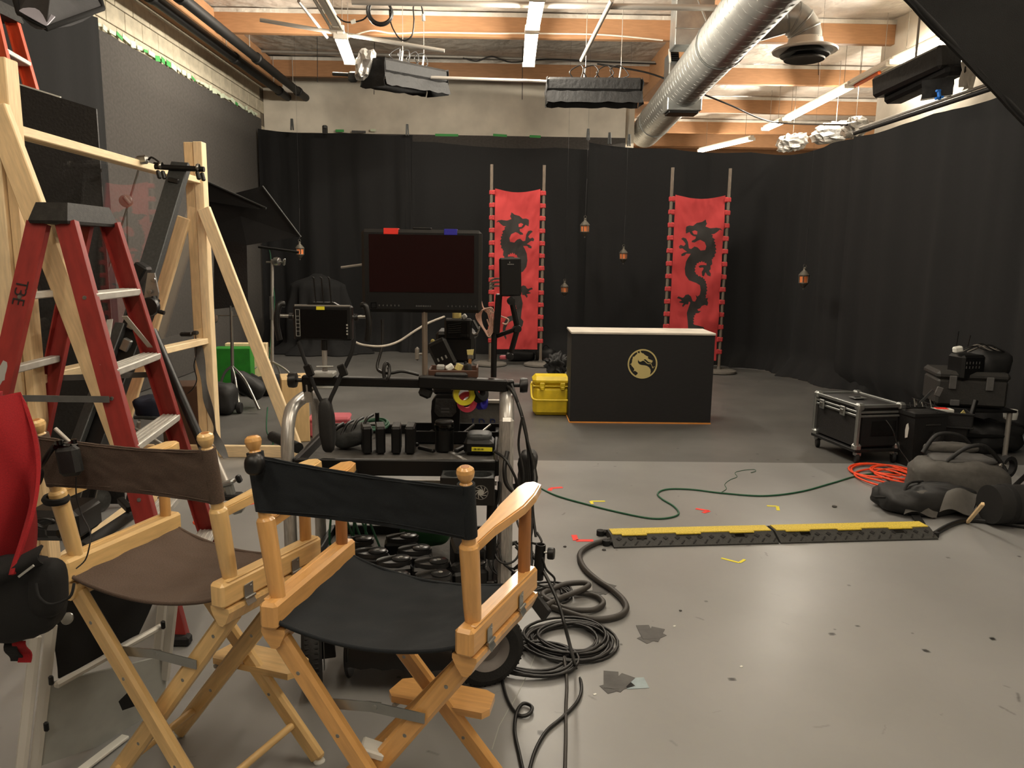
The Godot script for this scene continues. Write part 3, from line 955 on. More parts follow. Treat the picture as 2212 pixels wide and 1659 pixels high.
func drapes() -> void:
	box(Vector3(-0.97, 1.765, -13.47), Vector3(6.08, 3.53, 0.06))
	struct("wall_back", M.duvetyne_grey, "black painted lower half of the back wall")
	for t in [[Vector3(-2.804, 3.55, -13.44), Vector3(-2.665, 3.552, -13.44), 0], [Vector3(-2.534, 3.539, -13.44), Vector3(-2.302, 3.536, -13.44), 2], [Vector3(-1.138, 3.509, -13.44), Vector3(-0.75, 3.508, -13.44), 0], [Vector3(-0.166, 3.524, -13.44), Vector3(0.067, 3.513, -13.44), 0], [Vector3(0.449, 3.512, -13.44), Vector3(0.637, 3.507, -13.44), 0], [Vector3(-2.224, 3.567, -13.44), Vector3(-2.131, 3.568, -13.44), 1]]:
		bar(t[0] + Vector3(0, 0.02, 0), t[1] + Vector3(0, 0.02, 0), 0.008, 0.04)
		part("tape_strip", [M.tape_green, M.tape_pale, M.tape_grey][t[2]])
	# grey sheet on the block wall with a torn taped top
	thing("backdrop_sheet", "dark grey backdrop sheet taped flat along the left block wall", "backdrop", Vector3(-3.98, 0, -10.4))
	sheet(60, 20, func(u: float, v: float) -> Vector3:
		var z := lerpf(-13.2, -7.95, u)
		return Vector3(-3.97 + 0.012 * wob.get_noise_2d(u * 90.0, v * 40.0), lerpf(3.70 - 0.02 * u + 0.02 * wob.get_noise_2d(u * 400.0, 3.0), 0.01, v), z), 0.006, 5.2, 3.7)
	part("sheet", M.duvetyne_grey)
	rng.seed = 5
	for k in 34:
		var z := -12.9 + k * 0.148
		var tilt := rng.randf_range(-0.25, 0.25)
		box(Vector3(-3.964, 3.715 + rng.randf() * 0.02, z), Vector3(0.006, rng.randf_range(0.025, 0.07), rng.randf_range(0.08, 0.17)), Basis(Vector3.RIGHT, tilt))
		part("tape_strip", M.tape_green if rng.randf() < 0.3 else M.tape_pale)
	# black drapes
	drape([Vector3(-3.9, 3.74, -7.9), Vector3(-3.9, 3.74, -6.6), Vector3(-3.85, 3.7, -5.2)], 0.03, 0.0, 2.0, 50)
	solo("black_drape", M.duvetyne, "black cloth hanging on the left wall, between orange ladder and grey sheet", "curtain")
	drape([Vector3(-3.92, 3.49, -12.85), Vector3(-2.6, 3.40, -12.5), Vector3(-1.45, 3.37, -12.35), Vector3(-1.42, 3.28, -12.33), Vector3(0.2, 3.19, -12.2), Vector3(1.5, 3.17, -12.05)], 0.09, 0.22, 1.0, 220)
	solo("black_drape", M.duvetyne, "wide black stage curtain across the back wall, behind the monitor and first banner", "curtain")
	drape([Vector3(1.3, 3.24, -11.98), Vector3(2.3, 3.16, -11.85), Vector3(3.2, 3.05, -11.3), Vector3(3.95, 2.95, -10.5), Vector3(4.2, 2.97, -9.25), Vector3(4.75, 2.6, -8.7)], 0.085, 0.32, 4.0, 200, 0.05)
	solo("black_drape", M.duvetyne, "black stage curtain with a sagging top edge, behind the second banner", "curtain")
	drape([Vector3(4.12, 2.97, -9.3), Vector3(4.38, 3.02, -7.6), Vector3(4.55, 3.05, -6.2), Vector3(4.5, 3.05, -4.6), Vector3(3.9, 3.05, -3.2)], 0.09, -0.2, 7.0, 130)
	solo("black_drape", M.duvetyne, "plain black curtain hanging along the right side, behind the cases", "curtain")
	rod(Vector3(4.16, 3.03, -9.4), Vector3(4.5, 3.12, -6.0), 0.024, 10)
	solo("curtain_pipe", M.pipe_black, "black pipe along the top of the right-hand curtain", "pipe")
	rod(Vector3(4.22, 3.09, -9.4), Vector3(4.56, 3.19, -6.0), 0.016, 10)
	solo("curtain_pipe", M.conduit, "pale upper rail above the black pipe of the right-hand curtain", "pipe")
	for q in [[Vector3(-3.261, 3.482, -12.45), "left of the wide black clip"], [Vector3(-1.468, 3.405, -12.3), "where the curtain top steps down"], [Vector3(1.266, 3.328, -11.95), "at the left edge of the sagging curtain"], [Vector3(1.581, 3.272, -11.9), "beside the duct end"], [Vector3(1.873, 3.25, -11.9), "silver, under the far duct end"]]:
		thing("spring_clamp", "small clamp on the curtain top, " + q[1], "clamp", q[0], "clamps along the back curtain top")
		var p: Vector3 = q[0]
		bar(p + Vector3(-0.012, -0.07, 0.05), p + Vector3(-0.004, 0.10, 0.05), 0.03, 0.02, Vector3.RIGHT, 0.004)
		part("jaw", M.dark_steel)
		bar(p + Vector3(0.022, -0.07, 0.05), p + Vector3(0.012, 0.10, 0.05), 0.03, 0.02, Vector3.RIGHT, 0.004)
		part("jaw", M.dark_steel)
	thing("spring_clamp", "wide black clip on the curtain top above the folds", "clamp", Vector3(-2.763, 3.366, -12.45), "clamps along the back curtain top")
	box(Vector3(-2.751, 3.42, -12.4), Vector3(0.075, 0.14, 0.06), Basis(), 0.012)
	part("clip_body", M.black_plastic)
	box(Vector3(-2.741, 3.462, -12.36), Vector3(0.045, 0.05, 0.03), Basis(), 0.006)
	part("clip_lever", M.dark_steel)
	# crumpled foil ducts behind the sagging curtain
	for q in [[Vector3(5.186, 3.518, -12.4), Vector3(0.75, 0.30, 0.3), "largest crumpled silver foil bundle above the curtain corner"], [Vector3(4.743, 3.435, -13), Vector3(0.5, 0.26, 0.3), "small crumpled silver foil bundle left of the largest one"], [Vector3(4.961, 3.395, -11.2), Vector3(0.34, 0.24, 0.3), "crumpled silver foil at the very corner of the curtains"]]:
		pillow(q[0], q[1], Basis(Vector3.BACK, 0.25), 0.8, 0.10, 9.0, 26, true)
		var fb := fin("foil", M.silver_wrap, thing("foil_bundle", q[2], "foil", q[0] - Vector3(0, q[1].y * 0.5, 0)))
		rod(q[0] + Vector3(0, q[1].y * 0.3, 0), Vector3(q[0].x, 4.57, q[0].z), 0.004, 5)
		part("hanger_wire", M.conduit)
	# black cloth draped over a low stand in the back left corner
	var o := Vector3(-2.838, 0, -12.325) + Vector3(0, 0, 0.3)
	sheet(90, 22, func(u: float, v: float) -> Vector3:
		var w := u * TAU
		var fold := 0.04 * sin(w * 13.0) + 0.05 * sin(w * 7.0 + 1.0) + 0.05 * wob.get_noise_2d(u * 200.0, v * 20.0)
		var r := 0.05 + 0.30 * smoothstep(0.0, 0.14, v) + 0.10 * v + 0.22 * smoothstep(0.86, 1.0, v) + fold * smoothstep(0.05, 0.5, v)
		return o + Vector3(cos(w) * r * 1.15, 1.22 * (1.0 - v) + 0.01, sin(w) * r * 0.7), 0.006, 4, 2)
	solo("draped_cloth", M.black_cloth, "black cloth draped over a stand in the back left corner, behind the small monitor", "cloth")


const CREST := [545,113, 553,150, 562,165, 540,200, 600,228, 680,232, 730,250, 755,280, 720,262, 690,285, 650,305, 610,305, 632,318, 625,345, 660,375, 645,395, 668,415, 655,430, 680,450, 665,470, 685,500, 668,515, 682,545, 660,560, 665,590, 640,600, 640,620, 625,615, 632,680, 610,700, 612,745, 590,760, 612,800, 605,835, 570,820, 548,780, 540,780, 525,830, 500,820, 495,770, 520,730, 510,715, 470,720, 455,700, 480,685, 530,685, 560,690, 557,660, 535,662, 528,640, 510,652, 500,632, 482,650, 465,640, 455,660, 432,660, 430,682, 412,690, 420,710, 402,725, 415,745, 402,765, 420,780, 420,800, 442,805, 450,825, 475,825, 490,842, 512,838, 515,860, 535,862, 535,885, 552,892, 545,915, 562,930, 552,950, 568,970, 555,990, 570,1010, 553,1030, 562,1055, 545,1070, 555,1090, 545,1110, 580,1108, 572,1140, 586,1170, 576,1208, 540,1195, 500,1208, 480,1237, 445,1250, 455,1270, 490,1275, 460,1300, 420,1303, 418,1325, 398,1330, 408,1352, 388,1362, 402,1385, 385,1395, 400,1415, 385,1430, 400,1450, 450,1460, 520,1480, 556,1550, 575,1640, 566,1720, 520,1790, 512,1765, 536,1700, 530,1630, 500,1560, 450,1530, 412,1535, 405,1580, 440,1625, 450,1660, 395,1670, 335,1650, 290,1600, 278,1540, 320,1495, 315,1400, 305,1300, 330,1220, 350,1165, 330,1150, 320,1190, 285,1190, 250,1230, 240,1205, 260,1180, 215,1175, 195,1165, 235,1145, 215,1130, 170,1118, 190,1095, 240,1110, 260,1100, 280,1070, 320,1060, 355,1085, 380,1145, 410,1150, 430,1110, 415,1065, 440,1085, 470,1060, 480,1000, 470,940, 420,910, 330,880, 285,820, 275,740, 290,650, 320,590, 350,545, 290,550, 270,575, 230,590, 225,565, 260,540, 300,525, 240,490, 205,500, 195,475, 220,450, 260,460, 285,430, 262,400, 225,375, 250,355, 290,360, 315,400, 325,480, 355,485, 400,450, 440,460, 480,500, 540,495, 552,450, 530,395, 470,365, 440,375, 400,400, 360,400, 365,380, 410,355, 415,325, 380,320, 350,300, 335,275, 290,300, 285,260, 290,215, 330,195, 380,195, 430,155, 500,140]
const EMBLEM := [1290,1265, 1315,1150, 1300,1060, 1240,970, 1150,910, 1050,885, 930,875, 840,850, 780,800, 755,740, 760,630, 785,690, 830,733, 880,733, 940,693, 1000,693, 1060,733, 1130,803, 1210,833, 1300,818, 1345,905, 1372,985, 1430,1020, 1392,965, 1450,962, 1490,920, 1440,945, 1385,945, 1355,890, 1320,795, 1285,795, 1210,802, 1150,780, 1080,712, 1020,672, 990,642, 1060,622, 1120,670, 1200,740, 1270,760, 1345,772, 1382,685, 1300,650, 1220,620, 1160,570, 1187,520, 1100,480, 1020,430, 985,390, 920,370, 868,330, 852,255, 815,285, 820,375, 770,375, 730,335, 715,285, 692,310, 720,400, 660,450, 590,530, 525,525, 542,570, 515,650, 510,750, 490,810, 425,850, 490,858, 490,900, 560,970, 610,1030, 615,1090, 578,1150, 640,1120, 700,1150, 765,1200, 770,1240, 730,1285]


func dragon_print() -> ImageTexture:
	var w := 384
	var h := 1236
	var im := Image.create_empty(w, h, false, Image.FORMAT_RGB8)
	im.fill(Color(0.69, 0.205, 0.21))
	var at := func(a: Array) -> PackedVector2Array:
		var q := PackedVector2Array()
		for i in range(0, a.size(), 2):
			var y: float = a[i + 1]
			q.append(Vector2((a[i] - (145.0 - 75.0 * y / 1530.0)) / 640.0 * w, (y + 143.0) / 2060.0 * h))
		return q
	var fill := func(q: PackedVector2Array, c: Color) -> void:
		for y in h:
			var xs := []
			for i in q.size():
				var a := q[i]
				var b := q[(i + 1) % q.size()]
				if (a.y <= y) != (b.y <= y): xs.append(a.x + (b.x - a.x) * (y - a.y) / (b.y - a.y))
			xs.sort()
			for i in range(0, xs.size() - 1, 2):
				im.fill_rect(Rect2i(int(xs[i]), y, maxi(1, int(xs[i + 1]) - int(xs[i])), 1), c)
	fill.call(at.call(CREST), Color(0.15, 0.14, 0.13))
	fill.call(at.call([365,265, 400,248, 435,260, 430,300, 390,300]), Color(0.69, 0.205, 0.21))
	return ImageTexture.create_from_image(im)


func banner(called_label: String, x0: float, x1: float, z: float, top: float, cloth_top: float, cloth_low: float, m: Material, mirrored: bool) -> void:
	thing("banner", called_label, "banner", Vector3((x0 + x1) * 0.5, 0, z), "red dragon banners at the back of the set")
	for x in [x0, x1]:
		rod(Vector3(x, 0.03, z), Vector3(x, top, z), 0.021, 12)
		var p := part("pole", M.bamboo)
		lathe([Vector2(0, 0.0), Vector2(0.20, 0.0), Vector2(0.24, 0.012), Vector2(0.235, 0.035), Vector2(0.19, 0.05), Vector2(0.03, 0.05), Vector2(0.024, 0.09), Vector2(0, 0.09)], Vector3(x, 0.0, z), Vector3.UP, 28)
		part("weight_disc", M.concrete, p)
	var w := x1 - x0
	sheet(24, 60, func(u: float, v: float) -> Vector3:
		var uu := 1.0 - u if mirrored else u
		var x := lerpf(x0 + 0.05, x1 - 0.05, uu)
		var y := lerpf(cloth_top, cloth_low, v) - 0.05 * sin(u * PI) * (1.0 - v)
		return Vector3(x, y, z + 0.022 + 0.022 * wob.get_noise_2d(u * 30.0 + v * 14.0 + x0 * 50.0, v * 55.0 - u * 10.0) + 0.01 * sin(v * 22.0 + u * 4.0) * (0.4 + u)), 0.003)
	part("cloth", m)
	for k in 13:
		var y := lerpf(cloth_top - 0.055, cloth_low + 0.12, k / 12.0)
		for x in [x0, x1]:
			var s := 1.0 if x == x0 else -1.0
			box(Vector3(x + s * 0.012, y, z), Vector3(0.085, 0.07, 0.050), Basis(Vector3.BACK, 0.06 * sin(k * 2.3 + x)), 0.012)
			part("tab", M.banner_red)
	rod(Vector3(x0, cloth_top - 0.09, z - 0.03), Vector3(x1, cloth_top - 0.09, z - 0.03), 0.008, 6)
	part("cross_rod", M.conduit)


func lantern(at: Vector3, s: float, cord: float, label: String) -> void:   # at: its lowest point
	thing("lantern", label, "lantern", at, "small amber lanterns hung before the back curtain")
	lathe([Vector2(0.0, 0.0), Vector2(0.008, 0.005), Vector2(0.009, 0.015), Vector2(0.004, 0.02), Vector2(0.02, 0.03), Vector2(0.056, 0.075), Vector2(0.062, 0.08), Vector2(0.062, 0.088), Vector2(0.0, 0.088)], at, Vector3.UP, 6)
	part("base", M.lantern_metal)
	lathe([Vector2(0.0, 0.088), Vector2(0.052, 0.088), Vector2(0.056, 0.165), Vector2(0, 0.165)], at, Vector3.UP, 6)
	part("glass", M.lantern_glass)
	for k in 6:
		var w := TAU * k / 6.0
		var d := Vector3(cos(w), 0, sin(w))
		rod(at + d * 0.056 + Vector3(0, 0.085, 0), at + d * 0.06 + Vector3(0, 0.168, 0), 0.006, 6)
		part("corner_bar", M.lantern_metal)
	lathe([Vector2(0.0, 0.165), Vector2(0.066, 0.165), Vector2(0.07, 0.178), Vector2(0.045, 0.21), Vector2(0.02, 0.235), Vector2(0.016, 0.25), Vector2(0.022, 0.255), Vector2(0.01, 0.27), Vector2(0.0, 0.27)], at, Vector3.UP, 6)
	var r := part("roof", M.lantern_metal)
	var ring := PackedVector3Array()
	for k in 12: ring.append(at + Vector3(cos(TAU * k / 12) * 0.018, 0.287 + sin(TAU * k / 12) * 0.018, 0))
	tube(ring, 0.003, 5, true)
	part("ring", M.lantern_metal, r)
	rod(at + Vector3(0, 0.305, 0), at + Vector3(0.01, 0.305 + cord, -0.02), 0.004, 5)
	part("cord", M.cable_black)
	rod(at + Vector3(0.01, 0.3 + cord, -0.02), Vector3(at.x + 0.01, at.y + (4.57 - at.y) / s, at.z - 0.02), 0.0012, 4)
	part("fishing_line", M.cable_black)
	T.scale = Vector3.ONE * s


func stage() -> void:
	tex(mat("banner_red", Color(0.69, 0.205, 0.21), 0.85), null, Vector3.ONE, M.canvas_brown.normal_texture, 0.4)
	var pr := mat("banner_print", Color(1, 1, 1), 0.85)
	pr.albedo_texture = dragon_print()
	banner("red banner with black dragon facing right, partly behind the camera gear", -0.148, 0.572, -10.87, 2.775, 2.455, 0.235, M.banner_print, true)
	banner("red banner with black dragon facing left, standing behind the black table", 2.237, 2.998, -10.4, 2.718, 2.37, 0.17, M.banner_print, false)
	# presentation table
	var x0 := 0.66
	var x1 := 1.995
	var z1 := -7.09
	var z0 := -7.56
	thing("table", "black box table with a pale top and a gold dragon emblem", "table", Vector3(1.327, 0, -7.325))
	box(Vector3(1.327, 0.425, z1 - 0.009), Vector3(x1 - x0, 0.835, 0.018), Basis(), 0.002)
	part("front_panel", M.table_black)
	for x in [x0 + 0.009, x1 - 0.009]:
		box(Vector3(x, 0.425, (z0 + z1) * 0.5 - 0.009), Vector3(0.018, 0.835, z1 - z0 - 0.018), Basis(), 0.002)
		part("side_panel", M.table_black)
	box(Vector3(1.327, 0.425, z0 + 0.009), Vector3(x1 - x0 - 0.04, 0.835, 0.018))
	part("back_panel", M.table_black)
	box(Vector3(1.327, 0.851, (z0 + z1) * 0.5), Vector3(x1 - x0 + 0.012, 0.02, z1 - z0 + 0.012), Basis(), 0.003)
	part("table_top", M.table_white)
	box(Vector3(1.327, 0.006, z1 + 0.002), Vector3(x1 - x0 + 0.004, 0.012, 0.012))
	part("bottom_edge", M.raw_edge)
	box(Vector3(x0 - 0.001, 0.006, (z0 + z1) * 0.5), Vector3(0.012, 0.012, z1 - z0))
	part("bottom_edge", M.raw_edge)
	var c := Vector3(1.327, 0.568, -7.088)
	var outer := PackedVector2Array()
	for k in 48: outer.append(Vector2(cos(TAU * k / 48), sin(TAU * k / 48)) * 0.139)
	for k in 48:
		var a := outer[k]
		var b := outer[(k + 1) % 48]
		prism(PackedVector2Array([a, b, b * 0.905, a * 0.905]), c, Basis(), 0.0025)
	var body := PackedVector2Array()
	for i in range(0, EMBLEM.size(), 2): body.append(Vector2((EMBLEM[i] - 955) / 625.0, (825 - EMBLEM[i + 1]) / 625.0) * 0.139)
	for k in 13:
		var w := lerpf(-2.07, -0.86, k / 12.0)
		body.append(Vector2(cos(w), sin(w)) * 0.130)
	prism(body, c, Basis(), 0.0024)
	part("emblem", M.gold_vinyl)
	# sandbags and a scrunched black cloth by the banner feet
	for q in [[Vector3(0.301, 0, -11.186), Vector3(0.42, 0.16, 0.24), "grey-black sandbag lying under the first red banner", 0.2], [Vector3(0.671, 0, -11.12), Vector3(0.3, 0.2, 0.22), "dark sandbag behind the right pole of the first banner", -0.3]]:
		thing("sandbag", q[2], "sandbag", q[0])
		pillow(q[0] + Vector3(0, q[1].y * 0.5, -0.2), q[1], Basis(Vector3.UP, q[3]), 0.6, 0.03, 4.0)
		part("bag_body", M.nylon)
		cable([q[0] + Vector3(-0.06, q[1].y * 0.9, -0.2), q[0] + Vector3(0, q[1].y * 1.25, -0.19), q[0] + Vector3(0.07, q[1].y * 0.9, -0.2)], 0.008)
		part("handle", M.black_cloth)
	pillow(Vector3(0.743, 0, -9.945) + Vector3(0, 0.13, 0), Vector3(0.26, 0.30, 0.2), Basis(), 0.8, 0.13, 14.0, 44)
	solo("scrunched_cloth", M.nylon, "scrunched shiny black cloth standing just left of the table", "cloth")
	pillow(Vector3(3.386, 0, -11.106) + Vector3(0.1, 0.1, -0.2), Vector3(0.4, 0.2, 0.3), Basis(), 0.7, 0.06, 7.0, 26)
	solo("sandbag", M.nylon, "black sandbag on the foot of the second banner, right of the table", "sandbag")
	# cooler box
	var k := Vector3(0.505, 0, -7.50)
	thing("cooler_box", "yellow cooler box with latches and swing handle, left of the table", "cooler", k)
	box(k + Vector3(0, 0.15, 0), Vector3(0.36, 0.29, 0.25), Basis(), 0.035)
	part("body", M.yellow_plastic)
	box(k + Vector3(0, 0.345, 0), Vector3(0.375, 0.09, 0.265), Basis(), 0.035)
	var lid := part("lid", M.yellow_plastic)
	box(k + Vector3(0, 0.297, 0), Vector3(0.37, 0.012, 0.26), Basis(), 0.004)
	part("lid_lip", M.yellow_plastic, lid)
	for s in [-0.095, 0.105]:
		box(k + Vector3(s, 0.305, 0.137), Vector3(0.05, 0.055, 0.016), Basis(), 0.006)
		var l := part("latch", M.yellow_plastic)
		box(k + Vector3(s, 0.278, 0.143), Vector3(0.034, 0.03, 0.014), Basis(), 0.005)
		part("latch_tab", M.yellow_plastic, l)
	cable([k + Vector3(-0.196, 0.30, 0.0), k + Vector3(-0.196, 0.21, 0.10), k + Vector3(-0.175, 0.172, 0.16), k + Vector3(-0.09, 0.166, 0.166), k + Vector3(0.09, 0.166, 0.166), k + Vector3(0.175, 0.172, 0.16), k + Vector3(0.196, 0.21, 0.10), k + Vector3(0.196, 0.30, 0.0)], 0.011, 8)
	part("handle", M.yellow_plastic)
	for s in [-1.0, 1.0]:
		lathe([Vector2(0, 0), Vector2(0.024, 0), Vector2(0.024, 0.02), Vector2(0, 0.02)], k + Vector3(s * 0.18, 0.30, 0), Vector3(s, 0, 0), 14)
		part("pivot", M.yellow_plastic)
	# lanterns
	lantern(Vector3(1.157, 1.804, -10.9), 1.0, 0.5, "highest amber lantern, hanging between the two banners")
	lantern(Vector3(1.771, 1.444, -11.3), 0.93, 0.45, "amber lantern hanging by the curtain fold, right of the highest one")
	lantern(Vector3(0.934, 0.951, -11.4), 0.88, 0.4, "lowest amber lantern, near the first banner's right pole")
	lantern(Vector3(3.649, 1.188, -9.3), 1.0, 0.42, "amber lantern alone in front of the right part of the curtain")
	lantern(Vector3(-2.837, 1.443, -11), 0.95, 0.45, "amber lantern at the left, seen behind the light stand arm")



# a fibreglass rail: a web with two flanges, a to b; "out" is the way the web faces
func channel(a: Vector3, b: Vector3, w: float, d: float, out: Vector3) -> void:
	var x := (b - a).normalized()
	var z := (out - x * out.dot(x)).normalized()
	var y := z.cross(x)
	var l := a.distance_to(b)
	var bs := Basis(x, y, z)
	var c := (a + b) * 0.5
	box(c, Vector3(l, w, 0.006), bs)
	for s in [-1.0, 1.0]: box(c + y * s * (w * 0.5 - 0.003) - z * d * 0.5, Vector3(l, 0.006, d), bs)


# tops: the cap's underside at its near and far end; feet: near left, near right, far left, far right
func stepladder(called: String, label: String, near: Array, far: Array, feet: Array, m: Material, heights: Array, cap: bool) -> void:
	thing(called, label, "ladder", (feet[0] + feet[1] + feet[2] + feet[3]) * 0.25)
	var tops := [near[0], near[1], far[0], far[1]]
	for i in 4:
		channel(tops[i], feet[i], 0.082, 0.03, Vector3(0, 0, 1 if i < 2 else -1))
		var r := part("rail", m)
		box(feet[i] + Vector3(0, 0.02, 0), Vector3(0.10, 0.04, 0.05), Basis(), 0.008)
		part("foot", M.rubber, r)
		for k in 3:
			var p: Vector3 = tops[i].lerp(feet[i], 0.18 + 0.24 * k)
			lathe([Vector2(0.009, 0), Vector2(0.008, 0.004), Vector2(0, 0.006)], p + Vector3(0, 0, 0.003 if i < 2 else -0.003), Vector3(0, 0, 1 if i < 2 else -1), 8)
			part("rivet", M.steel, r)
	for h in heights:
		for s in 2:
			var a: Vector3 = tops[s].lerp(feet[s], 1.0 - h / tops[s].y)
			var b: Vector3 = tops[s + 2].lerp(feet[s + 2], 1.0 - h / tops[s + 2].y)
			bar(a - Vector3(0, 0, 0.012), b + Vector3(0, 0, 0.012), 0.085 if s == 1 else 0.045, 0.03, Vector3.UP, 0.004)
			var st := part("step", M.rung)
			if s == 1:
				for k in 4: bar(a + Vector3(-0.03 + 0.02 * k, 0.0165, -0.02), b + Vector3(-0.03 + 0.02 * k, 0.0165, 0.02), 0.006, 0.004)
				part("tread", M.rung, st)
	for k in 2:
		var a: Vector3 = tops[k * 2].lerp(feet[k * 2], 0.42)
		var b: Vector3 = tops[k * 2 + 1].lerp(feet[k * 2 + 1], 0.42)
		var o := Vector3(0, 0, 0.02 if k == 0 else -0.02)
		var m_ := (a + b) * 0.5
		bar(a + o, m_ + o + Vector3(0.02, 0, 0), 0.004, 0.026, Vector3.UP)
		bar(m_ + o * 1.2 - Vector3(0.02, 0, 0), b + o * 1.2, 0.004, 0.026, Vector3.UP)
		part("spreader", M.tape_grey)
	var bl: Vector3 = tops[1].lerp(feet[1], 0.22)
	var bm: Vector3 = (tops[1].lerp(feet[1], 0.05) + tops[3].lerp(feet[3], 0.05)) * 0.5
	for k in 2:
		var r0: Vector3 = tops[1 + 2 * k].lerp(feet[1 + 2 * k], 0.34)
		var r1: Vector3 = (tops[1].lerp(feet[1], 0.20) + tops[3].lerp(feet[3], 0.20)) * 0.5
		bar(r0, r1 + (r0 - r1) * 0.3, 0.004, 0.024, Vector3.RIGHT)
		part("brace", M.rung)
	if cap:
		var c: Vector3 = (near[0] + near[1] + far[0] + far[1]) * 0.25
		var hw: float = (near[1].x - near[0].x) * 0.5 + 0.02
		var hd: float = (near[0].z - far[0].z) * 0.5 + 0.02
		var q := []
		for y in [[0.0, 1.0], [0.012, 1.03], [0.07, 0.88], [0.085, 0.84]]:
			q.append([Vector3(c.x - hw * y[1], c.y + y[0] - 0.01, c.z + hd * y[1]), Vector3(c.x + hw * y[1], c.y + y[0] - 0.01, c.z + hd * y[1]), Vector3(c.x + hw * y[1], c.y + y[0] - 0.01, c.z - hd * y[1]), Vector3(c.x - hw * y[1], c.y + y[0] - 0.01, c.z - hd * y[1])])
		for i in 3:
			for k in 4: quad(q[i][k], q[i][(k + 1) % 4], q[i + 1][(k + 1) % 4], q[i + 1][k])
		quad(q[3][0], q[3][1], q[3][2], q[3][3])
		quad(q[0][3], q[0][2], q[0][1], q[0][0])
		part("top_cap", M.ladder_cap)


func plank(a: Vector3, b: Vector3, w: float, h: float, up := Vector3.UP) -> void:
	bar(a, b, w, h, up, 0.004)


